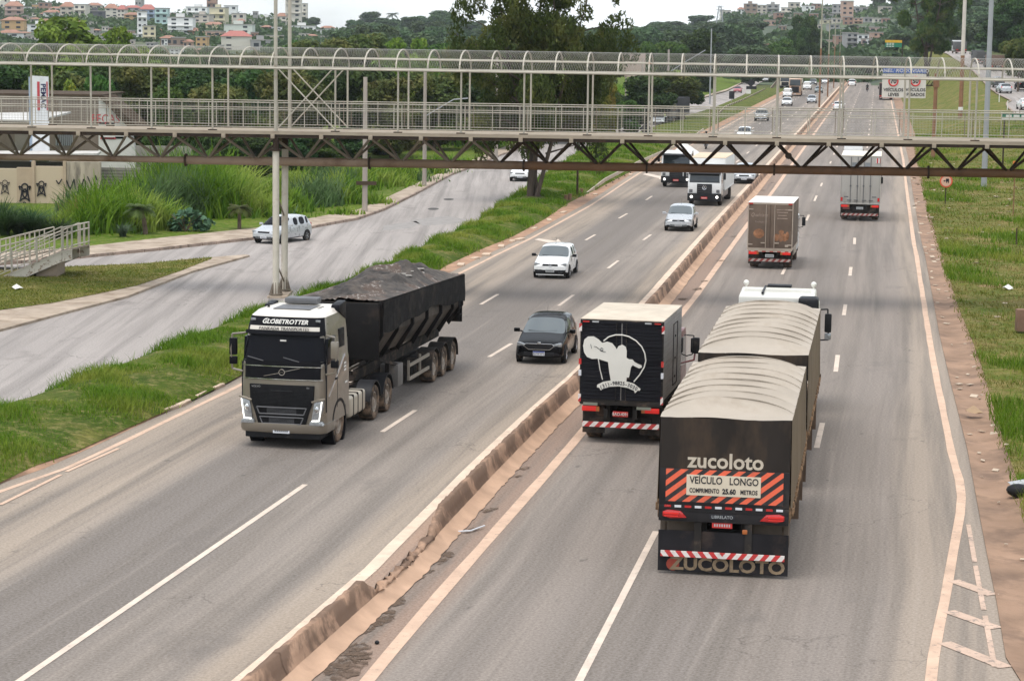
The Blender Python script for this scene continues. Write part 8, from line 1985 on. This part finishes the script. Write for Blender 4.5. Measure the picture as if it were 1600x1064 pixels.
# ---- the big eucalyptus on the green median
def eucalyptus(name, label, loc, h, w_, seed, n, size, crown0, extra=(), leaf='euca', trunks=4, lobes=46, lean=0., gap=True):
    r = empty(name, loc); tag(r, label, 'tree'); rs = np.random.default_rng(seed); rr = random.Random(seed)
    lm = leafmat('eucalyptus leaves', (.035, .062, .016), (.085, .125, .030), (.15, .165, .045), trans=.4, vs=.5); B_ = []; br = MB()
    tips = []
    for t in range(trunks):
        a = 2*PI*t/trunks+.5; off = Vector((math.cos(a)*.28, math.sin(a)*.3, 0)); dirx = [-.30, .02, .17, .33][t % 4]*w_; P_ = []
        for k in range(8):
            u = k/7; P_.append(off+Vector((dirx*u**1.05+rr.uniform(-.12, .12)*u*3, math.sin(a)*u*w_*.16, h*.86*u)))
        r0 = (.24, .33, .19, .15)[t % 4]*h/17
        for k in range(7): br.cyl(P_[k], P_[k+1], r0*(1-k/7.6), r0*(1-(k+1)/7.6), 9, False)
        for k in range(2, 8):
            for q in range(4):
                aa = rr.uniform(0, 2*PI); L = w_*.5*rr.uniform(.35, .85)*(1-.35*abs(k/7-.5)); e = P_[k]+Vector((math.cos(aa)*L, math.sin(aa)*L*.8, rr.uniform(.05, .35)*L)); m_ = P_[k].lerp(e, .5)+Vector((0, 0, .1*L))
                br.cyl(P_[k], m_, r0*.28, r0*.16, 6, False).cyl(m_, e, r0*.16, r0*.04, 5, False); tips += [e, m_.lerp(e, .5)]
    tips = [t for t in tips if t.z > crown0]
    for i in range(lobes):
        t = tips[rr.randrange(len(tips))]; s = rr.uniform(.4, 1.05)*w_/11; lim = w_*.5
        rad = math.hypot(t.x, t.y)
        if rad > lim: t = Vector((t.x*lim/rad, t.y*lim/rad, t.z))
        B_.append((t.x, t.y, t.z-.2*s, s*1.1, s*1.1, s*1.25))
        if rr.random() < .5: B_.append((t.x+rr.uniform(-1, 1)*s, t.y+rr.uniform(-1, 1)*s, t.z-rr.uniform(.8, 1.8)*s, s*.6, s*.6, s*1.1))
    for (ex, ey, er) in extra:
        q_ = AT(ex, ey, loc[1]+rr.uniform(-2.2, 2.2))-Vector(loc); er *= .82; B_.append((q_.x, q_.y, q_.z, er, er, er*1.1)); br.cyl((q_.x*.25, q_.y*.3, max(3, q_.z-1.8)), (q_.x, q_.y, q_.z), .07, .02, 5, False)
    V, F = leaf_crown(B_, n, size, rs, flat=.0, aspect=2.6, droop=1.2); raw('crown', V, F, lm, r); br.build('trunk', mat('eucalyptus bark', (.085, .065, .052), .9, var=.35, vs=2, dirt=(.22, .17, .13), da=.3, ds=2., sc3=(1, 1, .3)), r); return r
eucalyptus('eucalyptus_tree', 'big multi trunked eucalyptus on the green median behind the footbridge', G(834, 313, .15), 17.5, 11.2, 21, 62000, .125, 3.4, lobes=110, extra=[(722,22,1.),(712,55,.8),(738,80,1.),(752,118,1.1),(772,60,1.2),(785,140,1.2),(762,165,.9),(800,185,1.2),(815,110,1.4),(842,160,1.3),(862,190,1.),(882,140,1.2),(905,108,1.1),(930,75,1.),(946,48,.7),(935,105,.9),(890,60,1.1),(860,70,1.2),(820,40,1.3),(790,15,1.2),(870,15,1.1),(742,5,1.),(800,225,.6),(905,225,.5),(915,20,.7),(826,215,.8),(925,140,.8)])
tb = GR(1449, 96); eucalyptus('eucalyptus_tree', 'tall eucalyptus on the crest right of the yellow and green sign', Vector((AT(1449, 96, 430).x, 430, 4.2)), 22, 13.5, 33, 26000, .36, 5.5, trunks=3, lobes=70)
# ---- grass blades
def blade_mesh(name, P, H, Wd, lean, m, curve=.5, seg=2, rs=rng, parent=None):
    n = len(P); a = rs.uniform(0, 2*PI, n); d = np.stack([np.cos(a), np.sin(a), np.zeros(n)], 1); s = np.stack([-np.sin(a+.6), np.cos(a+.6), np.zeros(n)], 1)
    rows = []
    for k in range(seg+1):
        t = k/seg; c = P+d*(lean*H*t**1.7)[:, None]+np.stack([np.zeros(n), np.zeros(n), H*(t-curve*.5*t*t*lean)], 1); w_ = Wd*(1-t*.88)*.5; rows += [c-s*w_[:, None], c+s*w_[:, None]]
    V = np.stack(rows, 1).reshape(-1, 3); k2 = 2*(seg+1); F = []
    for k in range(seg): F.append(np.stack([np.arange(n)*k2+2*k, np.arange(n)*k2+2*k+1, np.arange(n)*k2+2*k+3, np.arange(n)*k2+2*k+2], 1))
    o = raw(name, V, np.concatenate(F), m, parent)
    if not parent: o['kind'] = 'stuff'
    return o
GB = leafmat('grass blades', (.055, .12, .006), (.14, .22, .014), (.27, .27, .05), trans=.3, vs=.25); GD = leafmat('straw grass blades', (.085, .11, .012), (.20, .19, .04), (.34, .27, .11), trans=.3, vs=.3)
GT = leafmat('reed blades', (.05, .12, .008), (.16, .27, .02), (.30, .36, .07), trans=.35, vs=.3); GT2 = leafmat('blue green reeds', (.05, .10, .03), (.10, .16, .055), (.16, .22, .09), trans=.3, vs=.3)
# median: lush and uneven
n = 120000; Y = 46*np.exp(rng.uniform(0, 1, n)*math.log(230/46)); t = rng.uniform(0.0, 1.0, n)
xl = np.interp(Y, MEDy, MEDx); xr = np.array([GLx(y) for y in Y]); xl = np.minimum(xl, xr-.6); X = xl+(xr-xl)*t+rng.normal(0, .12, n)*(t > .9)
cl = (np.sin(X*1.3+Y*.55)+np.sin(X*.7-Y*.9+2)+np.sin(X*3.1+Y*2.2)*.6); keep = (cl+rng.normal(0, .8, n) > -.7) & ((t < .93) | (rng.uniform(0, 1, n) < .4)); X, Y, t, cl = X[keep], Y[keep], t[keep], cl[keep]
Z = np.array([mz(a, b, c) for a, b, c in zip(t, X, Y)]); Hh = (.13+.10*np.clip(cl, -1, 2)+.22*(t < .1)*(rng.uniform(0, 1, len(t)) < .25))*rng.uniform(.6, 1.5, len(t)); Hh = np.clip(Hh*1.0, .05, .5)
blade_mesh('grass', np.stack([X, Y, Z-.02], 1), Hh, np.full(len(X), .028)*np.clip(Y/70, .8, 2.2), rng.uniform(.2, .9, len(X)), GB)
# right verge: shorter, straw coloured, with lush clumps
n = 150000; Y = 44*np.exp(rng.uniform(0, 1, n)*math.log(260/44)); ge = np.array([GEo(y) for y in Y]); X = ge-.25*rng.uniform(0, 1, n)+rng.uniform(0, 1, n)**1.1*np.clip(7+Y*.05, 7, 16)
cl = np.sin(X*.9+Y*.33)+np.sin(X*.5-Y*.21+1)+np.sin(X*2.1+Y*1.1)*.5
tt = np.array([(x-GEo(y))/max(.5, SRXs(y)-GEo(y)) for x, y in zip(X, Y)]); Z = np.array([vz(max(.01, min(.99, t_)), x, y) for t_, x, y in zip(tt, X, Y)])
lush = cl+rng.normal(0, .35, n) > .8; blade_mesh('grass', np.stack([X, Y, Z-.01], 1)[lush], (.30*rng.uniform(.5, 1.6, n))[lush], (.028*np.clip(Y/70, .8, 2.2))[lush], rng.uniform(.2, .9, n)[lush], GB)
low = (~lush) & (rng.uniform(0, 1, n) < .6); blade_mesh('dry_grass', np.stack([X, Y, Z-.01], 1)[low], (.10*rng.uniform(.4, 1.8, n))[low], (.03*np.clip(Y/70, .8, 2.2))[low], rng.uniform(.3, 1.2, n)[low], GD)
# island grass and far-left verge
n = 14000; ip = []
while len(ip) < n:
    px = rng.uniform(-40, 330); py = rng.uniform(405, 520)
    top = np.interp(px, [-40, 85, 225, 332], [429, 421.6, 415.6, 405.5]); bot = np.interp(px, [-40, 0, 80, 150, 215, 280, 330], [497, 489, 478, 464, 450, 428, 409])
    if top < py < bot: g = G(px, py); ip.append((g.x, g.y, .11))
ip = np.array(ip); blade_mesh('grass', ip, .07*rng.uniform(.5, 1.6, n), np.full(n, .04), rng.uniform(.3, 1.1, n), GD)
# tall reeds behind the lawn and along the road edge
cl = []; rr = random.Random(4)
def lx(px, py, spread, h, k): py -= 13 if px < 405 else 0; g = G(px, py, .12); cl.append((g.x, g.y, spread, h, k))
for (px, py, sp, h, k) in ((120,378,1.3,1.9,500),(150,375,1.6,2.6,800),(175,374,1.5,2.3,800),(205,372,1.6,2.7,900),(235,370,1.6,2.2,800),(262,368,1.5,1.8,600),(150,364,1.6,3.0,700),(195,360,1.8,3.1,900),(240,356,1.9,3.0,900),(215,350,2.,3.2,800),(268,352,2.,3.6,900),(262,338,2.2,4.4,1100),(300,346,2.2,3.9,1100),(318,352,2.,3.6,1100),(345,350,2.,3.7,1100),(330,338,2.3,4.3,1200),(365,342,2.1,3.6,1000),(290,332,2.3,4.5,1000),(375,350,1.6,2.2,600),(400,345,1.6,1.6,600),(420,338,1.8,1.6,700),(445,330,1.8,1.9,800),(475,322,2.,2.1,900),(505,318,2.,2.3,900),(530,312,2.,2.2,900),(460,312,2.2,2.3,900),(500,302,2.2,2.4,900),(545,296,2.2,2.2,900),(590,290,2.2,1.8,800),(625,282,2.4,1.6,800),(660,270,2.4,1.5,700),(700,258,2.2,1.3,500),(580,318,1.3,.9,300),(540,335,1.2,.6,250),(98,380,1.2,1.5,300),(60,372,1.6,1.6,400),(20,372,1.6,1.5,400),(130,352,1.6,2.4,500)): lx(px, py, sp, h, k)
PP = []; HH = []; 
for x, y, sp, h, k in cl:
    k = int(k*.62); q = rng.normal(0, .5, (k, 2))*sp; e = np.exp(-(q**2).sum(1)/(2*sp*sp)*1.2); PP.append(np.stack([x+q[:, 0], y+q[:, 1]*.9, np.full(k, .1)], 1)); HH.append(h*e*rng.uniform(.55, 1.15, k))
PP = np.concatenate(PP); HH = np.concatenate(HH); sel = (np.sin(PP[:, 0]*.9)+np.sin(PP[:, 1]*.5+1)) > .9
blade_mesh('tall_reeds', PP[~sel], HH[~sel], rng.uniform(.06, .2, (~sel).sum()), rng.uniform(.15, .75, (~sel).sum()), GT, seg=4, curve=.9)
blade_mesh('tall_reeds', PP[sel], HH[sel], rng.uniform(.06, .2, sel.sum()), rng.uniform(.15, .75, sel.sum()), GT2, seg=4, curve=.9)
red = G(160, 352, .1); q = rng.normal(0, .5, (700, 2)); blade_mesh('dry_reeds', np.stack([red.x+q[:, 0]*1.3, red.y-1.2+q[:, 1], np.full(700, .1)], 1), rng.uniform(.6, 1.9, 700), np.full(700, .05), rng.uniform(.2, .8, 700), leafmat('rusty dead reeds', (.22, .11, .05), (.33, .19, .10)), seg=3)
# bank weeds on the far side road and median fringe
n = 9000; Yb = rng.uniform(215, 420, n); kxx = np.interp(Yb, ysB, kx); u = rng.uniform(0, 1, n)**1.5; Xb = kxx-.6-u*18; zb = .13+np.clip((Yb-215)/90, 0, 1)*5.2*np.sin(PI*np.minimum(1, (u*18/59.5)*1.1)*.5)**1.2
blade_mesh('bank_grass', np.stack([Xb, Yb, zb], 1), rng.uniform(.4, 1.2, n), np.full(n, .16), rng.uniform(.2, .7, n), GT, seg=2)
# dead leaves, paper and stones strewn on the right verge and gutter
q = MB(); rs = random.Random(77)
for k in range(230):
    Y = rs.uniform(44, 200); ge_ = GEo(Y); x = ge_+(rs.uniform(-.9, .1) if k % 2 else rs.uniform(.2, 7)); t_ = (x-ge_)/max(.5, SRXs(Y)-ge_); z = (vz(t_, x, Y) if t_ > 0 else .0)+.02; s_ = rs.uniform(.03, .10)*(1+Y/120)
    q.box((x, Y, z), (s_*1.5, s_, .015), Matrix.Rotation(rs.uniform(0, 3), 3, 'Z') @ Matrix.Rotation(rs.uniform(-.5, .5), 3, 'X'))
o = q.build('litter', mat('bleached litter', (.42, .34, .26), .9, var=.5, vs=.7), smooth=False); o['kind'] = 'stuff'
# small plants in front of the reeds
frond_palm('small_palm', 'small palm with a leaning dark trunk on the lawn in front of the reeds', G(228, 366, .12), 1.35, .95, 24, 'olive', .12, (-.28, 0))
frond_palm('small_palm', 'small palm with yellowing fronds nearer to the bridge columns', G(374, 358, .12), 1.15, .8, 24, 'olive', .1, (.0, 0))
def rosette(name, label, loc, n, L, wd, m, up=.8):
    r_ = np.random.default_rng(n); r = empty(name, loc); tag(r, label, 'plant'); o = blade_mesh('leaves', r_.normal(0, .06, (n, 3))*np.array([1, 1, .3]), r_.uniform(.6, 1.1, n)*L, np.full(n, wd), r_.uniform(.2, 1.6, n), m, parent=r, seg=3, curve=.6); return r
AG = leafmat('agave leaves', (.06, .10, .06), (.10, .15, .09))
rosette('agave_plant', 'spiky blue green agave rosette at the lawn edge left of the leaning palm', G(191, 370, .12), 90, .85, .09, AG)
rosette('agave_plant', 'small spiky plant beside the pale stone under the broad leaved bush', G(269, 361, .12), 60, .7, .08, LG['mid'])
for i, (px, py, h) in enumerate(((8, 368, 2.3), (28, 366, 2.0), (48, 366, 2.1), (72, 368, 1.3), (92, 372, 1.5), (0, 358, 2.6))):
    rosette('yucca_plant', ('dark yucca at the left edge behind the ramp', 'dark yucca, second from the left edge behind the ramp', 'dark yucca under the first graffiti figure', 'low yucca under the red painted patch', 'dark shrubby yucca right of the red painted patch', 'tallest dark yucca against the wall at the left edge')[i], G(px, py, .12), 420, h*.75, .09, LG['dark'])
def broadleaf():
    r = empty('castor_bush', G(290, 362, .12)); tag(r, 'broad leaved blue green bush in front of the tall reeds', 'bush'); rs = np.random.default_rng(3)
    V, F = leaf_crown([(0, .3, .6, .8, .5, .55), (.9, .2, .45, .6, .5, .4), (-.6, .1, .35, .5, .4, .35), (.4, 0, .95, .4, .4, .35)], 300, .34, rs, flat=1.2, aspect=1.0); raw('leaves', V, F, leafmat('castor leaves', (.05, .11, .06), (.10, .17, .09)), r)
    mb = MB()
    for k in range(7): a = 2*PI*k/7; mb.cyl((0, 0, 0), (math.cos(a)*.8, math.sin(a)*.5, .9), .03, .015, 5)
    mb.build('stems', M_bark, r)
broadleaf()
st = MB().sphere((0, 0, .15), (.22, .18, .2), 9, 6).build('stone', M_paintw); st.location = G(275, 360, .12); tag(st, 'pale stone at the lawn edge under the broad leaved bush', 'stone')
# kerb rubble along the drain
rs = random.Random(9)
for i, (px, py) in enumerate(((262, 640), (285, 632), (310, 618), (338, 606), (720, 415), (742, 405), (760, 399), (783, 386), (800, 378), (812, 375), (835, 358), (858, 345), (880, 333), (930, 305), (985, 274), (1000, 268), (1040, 244), (1062, 226))):
    g = G(px, py, 0); m_ = MB(); w_ = rs.uniform(.5, 1.1)*(1.4 if py < 300 else 1)
    m_.box((0, 0, .03), (rs.uniform(.25, .4), w_, .12), Matrix.Rotation(-HD+rs.uniform(-.25, .25), 3, 'Z')); o = m_.build('broken_kerb_slab', mat('bleached kerb slab', (.52, .40, .30), .9, var=.15, dirt=(.3, .22, .15), da=.3), bev=.03); o.location = g
    tag(o, 'broken bleached concrete slab along the drain of the green median', 'concrete slab', 'broken slabs along the median drain')
# clean up the tree prototypes
for ps in TP_.values():
    for p in ps:
        for c in CH[p]: bpy.data.objects.remove(c)
        bpy.data.objects.remove(p)

# ================================================================== HAZE
hz = MB().bx(-900, 1500, -60, 2700, -30, 160).build('haze', M_white, smooth=False); hz['kind'] = 'stuff'
m = bpy.data.materials.new('haze'); m.use_nodes = True; m.node_tree.nodes.clear(); o_ = m.node_tree.nodes.new('ShaderNodeOutputMaterial'); v_ = m.node_tree.nodes.new('ShaderNodeVolumePrincipled')
v_.inputs['Color'].default_value = (.86, .92, 1, 1); v_.inputs['Density'].default_value = .00007; v_.inputs['Anisotropy'].default_value = .2
m.node_tree.links.new(v_.outputs[0], o_.inputs['Volume']); hz.data.materials.clear(); hz.data.materials.append(m)
